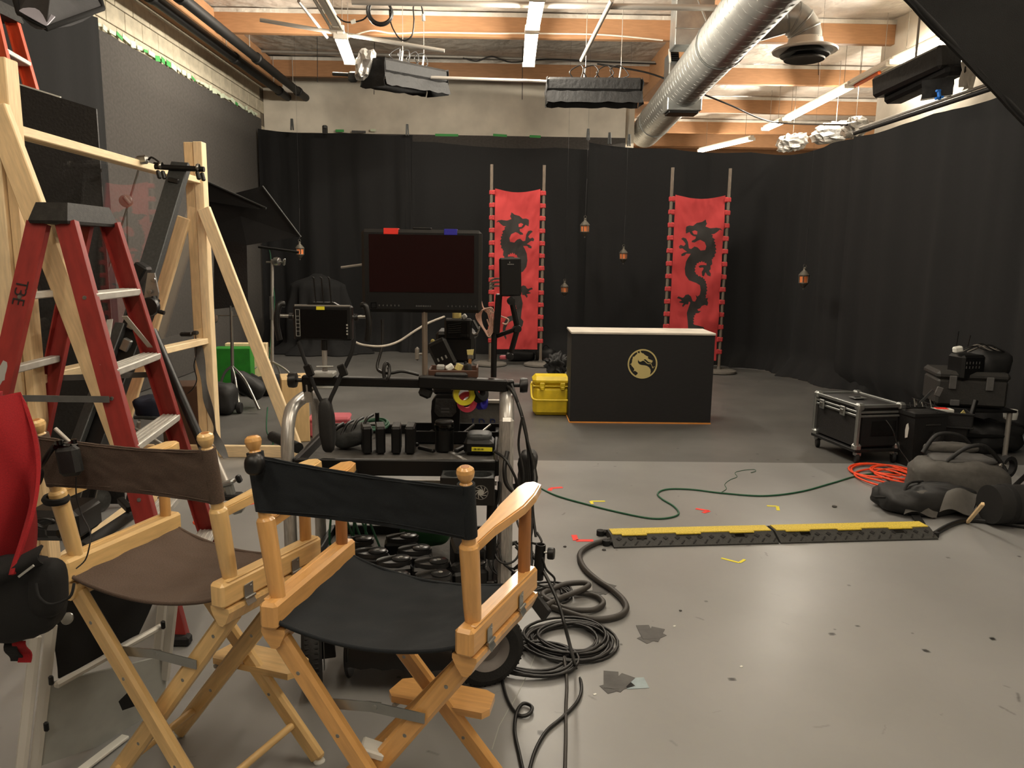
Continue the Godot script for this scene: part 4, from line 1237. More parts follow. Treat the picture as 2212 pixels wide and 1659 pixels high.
func left_side() -> void:
	# red stepladder
	var near := [Vector3(-1.881, 1.656, -3.2), Vector3(-1.769, 1.656, -3.2)]
	var far := [Vector3(-1.879, 1.667, -3.56), Vector3(-1.761, 1.666, -3.56)]
	stepladder("stepladder", "worn red fibreglass stepladder with black cap, before the wooden frame", near, far, [Vector3(-2.202, 0, -2.868), Vector3(-1.273, 0, -2.872), Vector3(-2.257, 0, -3.383), Vector3(-1.427, 0, -3.728)], M.ladder_red, [1.36, 1.06, 0.76, 0.46, 0.16], true)
	var tm := TextMesh.new()
	tm.text = "T3E"
	var sf := SystemFont.new()
	sf.font_names = PackedStringArray(["Droid Sans"])
	tm.font = sf
	tm.font_size = 24
	tm.pixel_size = 0.0028
	tm.depth = 0.001
	var ti := MeshInstance3D.new()
	ti.name = "lettering"
	ti.mesh = tm
	ti.material_override = M.case_black
	var ra: Vector3 = near[0]
	var rb := Vector3(-2.202, 0, -2.868)
	var rd := (rb - ra).normalized()
	ti.transform = Transform3D(Basis(rd, Vector3(0, 0, 1).cross(rd), Vector3(0, 0, 1)), ra.lerp(rb, 0.17) + Vector3(0, 0, 0.006) - T.position)
	T.add_child(ti)
	for q in [[0.36, 0.12, 0.045], [0.53, 0.10, 0.05]]:
		var c: Vector3 = ra.lerp(rb, q[0])
		var poly := PackedVector2Array()
		for k in 14:
			var w := TAU * k / 14
			poly.append(Vector2(cos(w) * q[1] * 0.5, sin(w) * q[2] * 0.5) * (0.75 + 0.35 * wob.get_noise_1d(k * 40.0 + q[0] * 300.0)))
		prism(poly, c + Vector3(0, 0, 0.0035), Basis(rd, Vector3(0, 0, 1).cross(rd), Vector3(0, 0, 1)), 0.001)
		part("torn_label", M.light_grey)
	# orange ladder behind
	stepladder("stepladder", "tall orange fibreglass ladder behind the black panel, under the fabric light hood", [Vector3(-3.27, 3.0, -5.0), Vector3(-3.12, 3.0, -5.0)], [Vector3(-3.33, 3.0, -5.34), Vector3(-3.18, 3.0, -5.34)], [Vector3(-3.80, 0, -4.85), Vector3(-2.58, 0, -4.85), Vector3(-3.80, 0, -5.5), Vector3(-2.64, 0, -5.5)], M.ladder_orange, [2.74, 2.43, 2.12, 1.8, 1.5, 1.2, 0.9, 0.6, 0.3], true)
	# black panel with a pale top edge
	thing("black_board", "matt black panel with a thin pale top edge, below the orange ladder", "panel", Vector3(-3.259, 0, -5.517) * Vector3(1, 0, 0) + Vector3(0, 0, -4.5))
	var pz := -4.55
	var pa := Vector3(-2.766, 2.469, -4.55)
	var pb := Vector3(-2.284, 2.329, -4.55)
	prism(PackedVector2Array([Vector2(pa.x, 0.02), Vector2(pb.x, 0.02), Vector2(pb.x, pb.y), Vector2(pa.x, pa.y)]), Vector3(0, 0, pz), Basis(), 0.012)
	part("board", M.laminate)
	bar(pa + Vector3(0, 0.004, 0.006), Vector3(-2.48, 2.385, -4.55) + Vector3(0, 0.004, 0.006), 0.014, 0.008)
	part("edge_strip", M.white_plastic)
	# wooden frame with a clear sheet
	var zr := -5.75
	var zl := -3.42
	thing("clear_sheet_stand", "tall pine stand frame with a clear plastic sheet, right of the black panel", "frame", Vector3(-2.2, 0, -4.6))
	var xr := Vector3(-2.211, 2.31, -5.75)
	plank(Vector3(xr.x + 0.034, 0.0, zr), Vector3(xr.x + 0.034, 2.32, zr), 0.09, 0.064, Vector3.RIGHT)
	part("post", M.pine_pale)
	plank(Vector3(xr.x - 0.033, 0.0, zr - 0.004), Vector3(xr.x - 0.033, 2.315, zr - 0.004), 0.09, 0.064, Vector3.RIGHT)
	part("post", M.pine)
	var xl := Vector3(-2.1, 2.009, -3.42).x
	plank(Vector3(xl + 0.022, 0.0, zl), Vector3(xl + 0.022, 2.33, zl), 0.09, 0.04, Vector3.RIGHT)
	part("post", M.pine)
	plank(Vector3(xl - 0.042, 0.0, zl + 0.02), Vector3(xl - 0.042, 2.33, zl + 0.02), 0.09, 0.08, Vector3.RIGHT)
	part("post", M.pine_pale)
	var rail := func(a: Vector3, b: Vector3) -> void:
		plank(a, b, 0.085, 0.042)
		part("rail", M.pine_pale)
	rail.call(Vector3(xl, Vector3(-2.13, 2.048, -3.56).y, zl), Vector3(xr.x, Vector3(-2.2, 2.05, -5.563).y, zr))
	rail.call(Vector3(xl, Vector3(-2.13, 0.97, -3.503).y, zl), Vector3(xr.x, Vector3(-2.2, 0.891, -5.611).y, zr))
	rail.call(Vector3(xl, 0.06, zl), Vector3(xr.x, 0.06, zr))
	var ta := Vector3(-2.13, 2.048, -3.56).y - 0.03
	var tb := Vector3(-2.13, 0.97, -3.503).y + 0.03
	box(Vector3((xl + xr.x) * 0.5 + 0.03, (ta + tb) * 0.5, (zl + zr) * 0.5), Vector3(0.005, ta - tb, 2.25), Basis(Vector3.UP, atan2(xr.x - xl, zr - zl)) )
	part("clear_sheet", M.plexi)
	plank(Vector3(-2.15, 1.854, -5.7), Vector3(-1.543, 0.083, -5.7), 0.04, 0.09)
	part("brace", M.pine_pale)
	plank(Vector3(-2.293, 1.787, -5.7), Vector3(-2.897, 0.08, -5.7), 0.04, 0.09)
	part("brace", M.pine)
	plank(Vector3(-2.105, 2.129, -3.36), Vector3(-1.532, 0.207, -3.36), 0.04, 0.10)
	part("brace", M.pine)
	plank(Vector3(xr.x + 0.07, 0.045, -5.74), Vector3(-1.555, 0.036, -5.74) * Vector3(1, 0, 1) + Vector3(0.02, 0.045, 0), 0.04, 0.09)
	part("base_board", M.pine_pale)
	plank(Vector3(xr.x - 0.07, 0.045, -5.74), Vector3(-2.98, 0.045, -5.74), 0.04, 0.09)
	part("base_board", M.pine)
	plank(Vector3(xl + 0.05, 0.045, -3.40), Vector3(-1.35, 0.045, -3.40), 0.04, 0.09)
	part("base_board", M.pine)
	# torn grey tape hanging down the post
	var rp := [Vector3(-2.225, 0.902, -5.66), Vector3(-2.202, 0.68, -5.65), Vector3(-2.178, 0.476, -5.63), Vector3(-2.118, 0.29, -5.6), Vector3(-2.09, 0.172, -5.58), Vector3(-2.006, 0.052, -5.5)]
	var rc := curve(rp, 6)
	sheet(3, 30, func(u: float, v: float) -> Vector3:
		var p := rc[int(v * (rc.size() - 1))]
		return p + Vector3((u - 0.5) * (0.045 + 0.02 * sin(v * 17.0)), 0, 0.02 * sin(v * 9.0 + u * 2.0)), 0.002)
	solo("tape_strip", M.tape_grey, "torn grey tape strip dangling down the right post of the wooden frame", "tape")
	# small black clamp with a cord on the frame's middle rail
	thing("clip_light", "small black clamp with a thin cord on the frame's middle rail", "clamp", Vector3(-2.275, 0.944, -5.68))
	box(Vector3(-2.307, 0.946, -5.66), Vector3(0.09, 0.03, 0.05), Basis(), 0.01)
	part("clamp_body", M.black_plastic)
	box(Vector3(-2.242, 0.957, -5.66), Vector3(0.04, 0.03, 0.04), Basis(), 0.008)
	part("clamp_head", M.case_grey)
	cable([Vector3(-2.235, 0.942, -5.64), Vector3(-2.232, 0.819, -5.64), Vector3(-2.258, 0.716, -5.64), Vector3(-2.243, 0.612, -5.64), Vector3(-2.277, 0.542, -5.64), Vector3(-2.317, 0.507, -5.64)], 0.004)
	part("cord", M.cable_black)
	# dark camera support leaning inside the frame
	thing("camera_jib", "dark grey slanting camera support with a black cross rod, behind the red ladder", "stand", Vector3(-2.93, 0, -5.404) * Vector3(1, 0, 0) + Vector3(0, 0, -4.6))
	plank(Vector3(-1.89, 2.052, -4.7), Vector3(-1.966, 1.183, -4.15), 0.05, 0.105, Vector3.RIGHT)
	part("arm", M.dark_steel)
	plank(Vector3(-1.866, 1.311, -4.1), Vector3(-1.968, 0.531, -3.55), 0.06, 0.12, Vector3.RIGHT)
	part("column", M.black_metal)
	plank(Vector3(-1.939, 1.176, -3.95), Vector3(-2.003, 0.567, -3.5), 0.04, 0.05, Vector3.RIGHT)
	part("column", M.dark_steel)
	rod(Vector3(-2.019, 2.03, -4.64), Vector3(-1.736, 2.019, -4.64), 0.016, 10)
	part("cross_rod", M.black_metal)
	for p in [Vector3(-1.996, 1.985, -4.63), Vector3(-1.969, 1.983, -4.63), Vector3(-1.769, 1.983, -4.63), Vector3(-1.742, 1.976, -4.63)]:
		box(p, Vector3(0.022, 0.05, 0.022), Basis(Vector3.BACK, 0.2), 0.006)
		part("knob", M.black_plastic)
	for p in [Vector3(-1.984, 2.036, -4.64), Vector3(-1.77, 2.029, -4.64)]:
		lathe([Vector2(0.02, -0.008), Vector2(0.024, 0), Vector2(0.02, 0.008)], p, Vector3.RIGHT, 14)
		part("collar", M.steel)
	bar(Vector3(-1.932, 1.956, -4.62), Vector3(-1.869, 1.942, -4.62), 0.06, 0.03, Vector3.UP, 0.006)
	part("clip", M.black_plastic)
	prism(PackedVector2Array([Vector2(-0.02, -0.1), Vector2(0.02, -0.09), Vector2(0.045, 0.02), Vector2(0.03, 0.12), Vector2(-0.005, 0.12), Vector2(-0.03, 0.0)]), Vector3(-1.811, 1.316, -4.02), Basis(), 0.012)
	part("hinge_plate", M.zinc)
	for p in [Vector3(-1.782, 1.4, -4.01), Vector3(-1.805, 1.34, -4.01), Vector3(-1.828, 1.276, -4.01)]:
		lathe([Vector2(0.012, 0), Vector2(0.012, 0.01), Vector2(0.0, 0.014)], p + Vector3(0, 0, 0.012), Vector3.BACK, 10)
		part("bolt", M.steel)
	lathe([Vector2(0.0, 0), Vector2(0.045, 0.0), Vector2(0.05, 0.02), Vector2(0.045, 0.04), Vector2(0, 0.045)], Vector3(-1.801, 1.265, -4), Vector3.BACK, 14)
	part("hand_wheel", M.black_plastic)
	cable([Vector3(-1.788, 1.317, -4), Vector3(-1.773, 1.251, -3.99), Vector3(-1.75, 1.237, -3.99), Vector3(-1.734, 1.233, -3.99)], 0.012)
	part("handle", M.black_plastic)
	box(Vector3(-1.926, 1.425, -4.15), Vector3(0.12, 0.07, 0.08), Basis(Vector3.BACK, 1.0), 0.01)
	part("head", M.black_plastic)
	for q in [[Vector3(-1.889, 1.078, -3.88), 0.03], [Vector3(-1.88, 1.178, -3.94), 0.025], [Vector3(-1.909, 0.96, -3.8), 0.03], [Vector3(-1.919, 0.815, -3.7), 0.028]]:
		box(q[0], Vector3(q[1] * 2.2, q[1] * 1.4, 0.03), Basis(Vector3.BACK, 1.1), 0.005)
		part("latch", M.zinc)
	rod(Vector3(-1.759, 1.148, -3.9), Vector3(-1.42, 0.626, -3.6), 0.022, 10)
	part("leg", M.black_metal)
	# wire arm and grip head on the frame's top rail
	thing("grip_arm", "thin steel grip arm with a round head, clamped on the frame's top rail", "stand", Vector3(-2.389, 1.361, -4.7))
	rod(Vector3(-2.144, 2.014, -4.7), Vector3(-2.389, 1.361, -4.7), 0.006, 8)
	part("rod", M.steel)
	rod(Vector3(-2.234, 1.817, -4.72), Vector3(-2.253, 1.426, -4.72), 0.005, 8)
	part("rod", M.steel)
	lathe([Vector2(0, -0.025), Vector2(0.035, -0.02), Vector2(0.038, 0.0), Vector2(0.035, 0.02), Vector2(0, 0.025)], Vector3(-2.219, 1.836, -4.68), Vector3(0.2, 0, 1), 18)
	part("grip_head", M.steel)
	bar(Vector3(-2.22, 1.86, -4.65), Vector3(-2.18, 1.81, -4.65), 0.02, 0.022, Vector3.UP, 0.008)
	part("t_handle", M.steel)
	bar(Vector3(-2.144, 2.067, -4.68), Vector3(-2.074, 2.075, -4.68), 0.035, 0.05, Vector3.UP, 0.012)
	part("clamp", M.steel)
	cable([Vector3(-2.065, 2.068, -4.66), Vector3(-2.043, 2.084, -4.66), Vector3(-1.999, 2.053, -4.66), Vector3(-2.034, 2.053, -4.66)], 0.006)
	part("wire_loop", M.black_metal)
	# black flags on stands in the corner
	thing("black_flag", "large black fabric flag with a grey edge, tilted above the corner stand", "flag", Vector3(-2.287, 1.611, -7.4))
	var flag := func(p: Array) -> void:
		var c := Vector3.ZERO
		for q in p: c += q
		c /= p.size()
		for i in p.size():
			tri(p[i], p[(i + 1) % p.size()], c, Vector2.ZERO, Vector2(1, 0), Vector2(1, 1))
			var o := Vector3(0, 0, -0.012)
			tri(p[(i + 1) % p.size()] + o, p[i] + o, c + o, Vector2.ZERO, Vector2(1, 0), Vector2(1, 1))
			quad(p[(i + 1) % p.size()], p[i], p[i] + o, p[(i + 1) % p.size()] + o)
	flag.call([Vector3(-2.909, 1.998, -7.6), Vector3(-2.508, 2.1, -7.5), Vector3(-2.235, 2.155, -7.4), Vector3(-1.872, 1.696, -7.3), Vector3(-2.389, 1.609, -7.35), Vector3(-2.922, 1.736, -7.6)])
	part("fabric", M.duvetyne)
	rod(Vector3(-2.229, 2.153, -7.38), Vector3(-1.863, 1.691, -7.28), 0.008, 8)
	part("frame_rod", M.dark_steel)
	rod(Vector3(-2.844, 2.042, -7.6) * Vector3(1, 0, 1), Vector3(-2.833, 2.258, -7.6), 0.016, 10)
	part("stand_pole", M.dark_steel)
	rod(Vector3(-2.853, 1.868, -7.6), Vector3(-2.218, 1.869, -7.42), 0.008, 8)
	part("stand_arm", M.black_metal)
	thing("black_flag", "narrow black flag with a pale rod end, highest in the corner", "flag", Vector3(-2.531, 1.991, -7.4))
	flag.call([Vector3(-2.888, 2.234, -7.58), Vector3(-2.192, 1.956, -7.3), Vector3(-2.243, 1.938, -7.3), Vector3(-2.899, 2.031, -7.58)])
	part("fabric", M.black_cloth)
	rod(Vector3(-2.884, 2.233, -7.57), Vector3(-2.173, 1.947, -7.28), 0.01, 8)
	part("frame_rod", M.dark_steel)
	thing("black_flag", "upright dark panel flag behind the frame's right brace", "flag", Vector3(-3.125, 0, -8.857))
	flag.call([Vector3(-2.887, 1.805, -7.9), Vector3(-2.595, 1.823, -7.9), Vector3(-2.565, 1.787, -7.9), Vector3(-2.579, 1.008, -7.9), Vector3(-2.929, 0.966, -7.9)])
	part("fabric", M.laminate)
	rod(Vector3(-2.883, 1.805, -7.89), Vector3(-2.569, 1.823, -7.89), 0.008, 8)
	part("frame_rod", M.black_metal)
	bar(Vector3(-2.916, 2.045, -7.85), Vector3(-2.785, 1.827, -7.85), 0.012, 0.012)
	part("arm", M.steel)
	box(Vector3(-2.776, 1.832, -7.85), Vector3(0.06, 0.03, 0.03), Basis(), 0.006)
	part("clamp", M.steel)
	rod(Vector3(-2.758, 1.006, -7.9), Vector3(-2.909, 0, -8.273), 0.012, 8)
	part("stand_pole", M.steel)
	# light stand with sandbagged roller base
	var ls := Vector3(-2.682, 0, -7.64)
	thing("light_stand", "chrome light stand with a gobo arm, in front of the green box", "stand", ls)
	rod(ls + Vector3(0, 0.25, 0), Vector3(-2.661, 0.969, -7.64), 0.017, 12)
	part("pole", M.steel)
	rod(Vector3(-2.881, 0.925, -7.64), Vector3(-2.535, 0.925, -7.64), 0.007, 8)
	part("gobo_arm", M.steel)
	lathe([Vector2(0, -0.03), Vector2(0.04, -0.02), Vector2(0.045, 0.0), Vector2(0.04, 0.02), Vector2(0, 0.03)], Vector3(-2.832, 0.894, -7.64), Vector3(0, 0.2, 1), 16)
	part("grip_head", M.steel)
	for q in [[Vector3(-2.525, 0, -7.349), 1], [Vector3(-2.34, 0, -7.359), 0], [Vector3(-3.022, 0, -8.129), 0]]:
		cable([ls + Vector3(0, 0.42, 0), (ls + q[0]) * 0.5 + Vector3(0, 0.3, 0), q[0] + Vector3(0, 0.04, 0)], 0.014, 8)
		var lg := part("leg", M.steel)
		if q[1]:
			lathe([Vector2(0, -0.02), Vector2(0.05, -0.02), Vector2(0.055, 0), Vector2(0.05, 0.02), Vector2(0, 0.02)], q[0] + Vector3(0, 0.055, 0), Vector3.RIGHT, 18)
			part("caster", M.rubber, lg)
	pillow(Vector3(-2.532, 0, -7.648) + Vector3(0, 0.22, 0), Vector3(0.34, 0.2, 0.18), Basis(Vector3.BACK, -0.5), 0.6, 0.04, 4.0)
	solo("sandbag", M.nylon, "black sandbag slung over the roller stand's leg", "sandbag")
	pillow(Vector3(-2.7, 0, -7.34) + Vector3(-0.05, 0.15, 0), Vector3(0.42, 0.30, 0.3), Basis(), 0.6, 0.06, 4.0)
	solo("equipment_bag", M.nylon, "black equipment bag on the floor below the green box", "bag")
	pillow(Vector3(-2.646, 0, -8.432) + Vector3(0.0, 0.09, 0), Vector3(0.5, 0.2, 0.4), Basis(), 0.7, 0.1, 5.0, 28)
	solo("cloth_heap", M.black_cloth, "heap of black cloth on the floor behind the roller stand", "cloth")
	# second stand with a green cord
	var cs := Vector3(-2.662, 0, -8.888)
	thing("light_stand", "tall grey light stand with a round grip head and green cord", "stand", cs)
	rod(cs, Vector3(-2.607, 1.469, -8.888), 0.018, 12)
	part("pole", M.conduit)
	rod(Vector3(-2.628, 1.05, -8.888), Vector3(-2.633, 0.785, -8.888), 0.026, 12)
	part("collar", M.steel)
	rod(Vector3(-2.676, 1.437, -8.888), Vector3(-2.482, 1.44, -8.888), 0.01, 8)
	part("screw", M.steel)
	lathe([Vector2(0, -0.04), Vector2(0.045, -0.03), Vector2(0.05, 0.0), Vector2(0.045, 0.03), Vector2(0, 0.04)], Vector3(-2.555, 1.444, -8.888), Vector3(1, 0, 0.3), 18)
	part("grip_head", M.steel)
	box(Vector3(-2.472, 1.44, -8.888), Vector3(0.03, 0.08, 0.03), Basis(Vector3.BACK, -0.15), 0.01)
	part("t_handle", M.steel)
	rod(Vector3(-2.758, 1.607, -8.888), Vector3(-2.306, 1.551, -8.888), 0.016, 10)
	part("cross_arm", M.black_metal)
	cable([Vector3(-2.649, 1.598, -8.888), Vector3(-2.626, 1.521, -8.888), Vector3(-2.62, 1.26, -8.888), Vector3(-2.598, 0.998, -8.888), Vector3(-2.649, 0.624, -8.888), Vector3(-2.698, -0.083, -8.888) * Vector3(1, 0, 1) + Vector3(0, 0.02, 0.1)], 0.006)
	part("green_cable", M.green_cord)
	for w in 3:
		var d := Vector3(cos(w * 2.1 + 0.5), 0, sin(w * 2.1 + 0.5))
		cable([cs + Vector3(0, 0.3, 0), cs + d * 0.25 + Vector3(0, 0.2, 0), cs + d * 0.4 + Vector3(0, 0.02, 0)], 0.012)
		part("leg", M.conduit)
	cable([Vector3(-2.349, 0, -7.659), Vector3(-2.05, 0, -6.632), Vector3(-1.849, 0, -6.137), Vector3(-1.951, 0, -6.101), Vector3(-1.85, 0, -5.955), Vector3(-1.715, 0, -5.775)], 0.006)
	solo("green_cable", M.green_cord, "green cord trailing on the floor beside the frame's right brace", "cord")
	# boxes
	var gb := Vector3(-3.011, 0, -8.409) + Vector3(0, 0, -0.15)
	thing("green_box", "bright green painted cube with a raw wooden back, in the corner", "box", gb)
	box(gb + Vector3(-0.0, 0.25, -0.1), Vector3(0.40, 0.47, 0.22), Basis(Vector3.UP, 0.12), 0.006)
	part("painted_body", M.green_paint)
	box(gb + Vector3(0.09, 0.265, -0.28), Vector3(0.46, 0.5, 0.12), Basis(Vector3.UP, 0.12), 0.004)
	part("wooden_back", M.pine_pale)
	var ab := Vector3(-1.726, 0, -6.269)
	thing("apple_box", "plain plywood box standing on end behind the tube handle of the cart", "box", ab)
	box(ab + Vector3(0, 0.265, -0.1), Vector3(0.215, 0.53, 0.32), Basis(Vector3.UP, 0.32), 0.005)
	part("box_body", M.ply)
	box(ab + Vector3(0.0, 0.532, -0.1), Vector3(0.11, 0.004, 0.03), Basis(Vector3.UP, 0.32))
	part("hand_slot", M.dark_room)
	var tb2 := Vector3(-1.461, 0, -6.396)
	thing("toolbox", "flat dull pink box on the floor beyond the cart", "box", tb2)
	box(tb2 + Vector3(0, 0.07, -0.1), Vector3(0.34, 0.14, 0.22), Basis(Vector3.UP, 0.1), 0.02)
	part("body", M.pink_plastic)
	box(tb2 + Vector3(0, 0.155, -0.1), Vector3(0.35, 0.04, 0.23), Basis(Vector3.UP, 0.1), 0.015)
	part("lid", M.pink_plastic)
	mat("cardboard", Color(0.30, 0.21, 0.15), 0.85)
	box(Vector3(-2.549, 0, -6.031) + Vector3(0, 0.25, -0.1), Vector3(0.28, 0.5, 0.3), Basis(Vector3.UP, 0.2), 0.006)
	solo("brown_box", M.cardboard, "dark brown carton behind the foot of the frame's right post", "box")
	# push cart of black tubes on the floor behind the brown chair
	thing("hand_cart", "low black tube trolley with grey wheels under the ladder", "cart", Vector3(-1.973, 0, -3.841))
	for q in [[Vector3(-1.558, 0.448, -2.75), Vector3(-1.731, 0.322, -3.5)], [Vector3(-1.531, 0.342, -2.7), Vector3(-1.514, 0.307, -3.3)]]:
		rod(q[0], q[1], 0.024, 12)
		part("tube", M.rubber)
	for q in [[Vector3(-1.66, 0.397, -2.95), Vector3(-1.628, 0.555, -3)], [Vector3(-1.69, 0.379, -3.4), Vector3(-1.78, 0.39, -3.5)]]:
		bar(q[0], q[1], 0.03, 0.03, Vector3.RIGHT, 0.004)
		part("strut", M.black_metal)
	for p in [Vector3(-2.39, 0, -4.446), Vector3(-2.183, 0, -4.503)]:
		lathe([Vector2(0, -0.022), Vector2(0.03, -0.022), Vector2(0.045, -0.016), Vector2(0.068, -0.02), Vector2(0.072, 0), Vector2(0.068, 0.02), Vector2(0.045, 0.016), Vector2(0.03, 0.022), Vector2(0, 0.022)], p + Vector3(0, 0.072, 0), Vector3(1, 0, 0.5), 24)
		part("wheel", M.grey_rubber)
	box(Vector3(-1.696, 0.511, -2.9), Vector3(0.2, 0.12, 0.2), Basis(), 0.02)
	part("deck_box", M.black_plastic)
	# silver clamp fitting in front of the frame
	thing("pipe_fitting", "silver pipe clamp with a black knob, between the two chair backs", "clamp", Vector3(-1.559, 0, -4.353))
	rod(Vector3(-1.355, 0.663, -3.5), Vector3(-1.191, 0.482, -3.3), 0.02, 10)
	part("pole", M.conduit)
	bar(Vector3(-1.192, 0.56, -3.2), Vector3(-1.138, 0.577, -3.2), 0.05, 0.02, Vector3.UP, 0.006)
	bar(Vector3(-1.164, 0.566, -3.2), Vector3(-1.148, 0.498, -3.2), 0.04, 0.035, Vector3.RIGHT, 0.008)
	part("clamp_jaw", M.zinc)
	rod(Vector3(-1.138, 0.577, -3.2), Vector3(-1.12, 0.587, -3.2), 0.006, 8)
	part("screw", M.steel)
	box(Vector3(-1.116, 0.589, -3.2), Vector3(0.02, 0.035, 0.03), Basis(Vector3.BACK, 0.4), 0.006)
	part("knob", M.black_plastic)
	bar(Vector3(-1.211, 0.51, -3.2), Vector3(-1.108, 0.511, -3.2), 0.06, 0.025, Vector3.UP, 0.006)
	part("tube", M.rubber)
	box(Vector3(-1.112, 0.484, -3.15), Vector3(0.055, 0.06, 0.06), Basis(Vector3.BACK, 0.3), 0.012)
	part("fitting_body", M.zinc)
	cable([Vector3(-1.825, 0, -4.411), Vector3(-1.83, 0, -4.53), Vector3(-1.77, 0, -4.675), Vector3(-1.59, 0, -4.746), Vector3(-1.511, 0, -4.682), Vector3(-1.546, 0, -4.608), Vector3(-1.691, 0, -4.534), Vector3(-1.771, 0, -4.307), Vector3(-1.687, 0, -4.194)], 0.006)
	solo("orange_cable", M.orange_cord, "orange cord on the floor between the two chairs", "cord")
	# leaning case beyond the frame
	thing("folding_stroller", "dim folded metal frame with dark blue cloth, behind the ladder's right rails", "frame", Vector3(-2.604, 0, -5.416))
	pillow(Vector3(-2.287, 0.53, -5), Vector3(0.22, 0.14, 0.2), Basis(), 0.6, 0.04, 6.0)
	mat("dark_blue", Color(0.05, 0.07, 0.15), 0.8)
	part("cloth", M.dark_blue)
	cable([Vector3(-2.364, 0.482, -4.9), Vector3(-2.201, 0.474, -4.9), Vector3(-2.184, 0.413, -4.9), Vector3(-2.346, 0.303, -4.9)], 0.012, 8)
	part("tube", M.dark_steel)
	for q in [[Vector3(-2.363, 0.411, -4.9), Vector3(-2.196, 0.305, -4.9)], [Vector3(-2.251, 0.381, -4.9), Vector3(-2.494, 0, -5.545)], [Vector3(-2.336, 0.457, -4.9), Vector3(-2.695, 0, -5.538)]]:
		rod(q[0], q[1], 0.012, 8)
		part("tube", M.conduit)
	# tripod legs behind the left post
	thing("folded_tripod", "folded black tripod with silver locks, behind the ladder's left rails", "tripod", Vector3(-2.978, 0, -5.528))
	for k in 3:
		bar(Vector3(-1.994, 1.039, -3.9) + Vector3(0.05 * k, 0, 0), Vector3(-2.431, 0, -4.102) * Vector3(1, 0, 1) + Vector3(0.09 * k, 0.02, 0.1), 0.03, 0.035, Vector3.RIGHT, 0.006)
		var lg := part("leg", [M.black_metal, M.dark_steel, M.black_metal][k])
		box(Vector3(-2.025, 0.771, -3.8) + Vector3(0.06 * k, 0.02 * k, 0.03), Vector3(0.05, 0.06, 0.02), Basis(Vector3.BACK, 0.3), 0.006)
		part("lock", M.zinc, lg)
	bar(Vector3(-1.984, 0.676, -3.75), Vector3(-2.005, 0.606, -3.75), 0.02, 0.02, Vector3.RIGHT)
	part("red_tab", M.tape_red)



func slab_box(c: Vector3, s: Vector3, turn := 0.0, bev := 0.008) -> void:
	box(c, s, Basis(Vector3.UP, turn), bev)


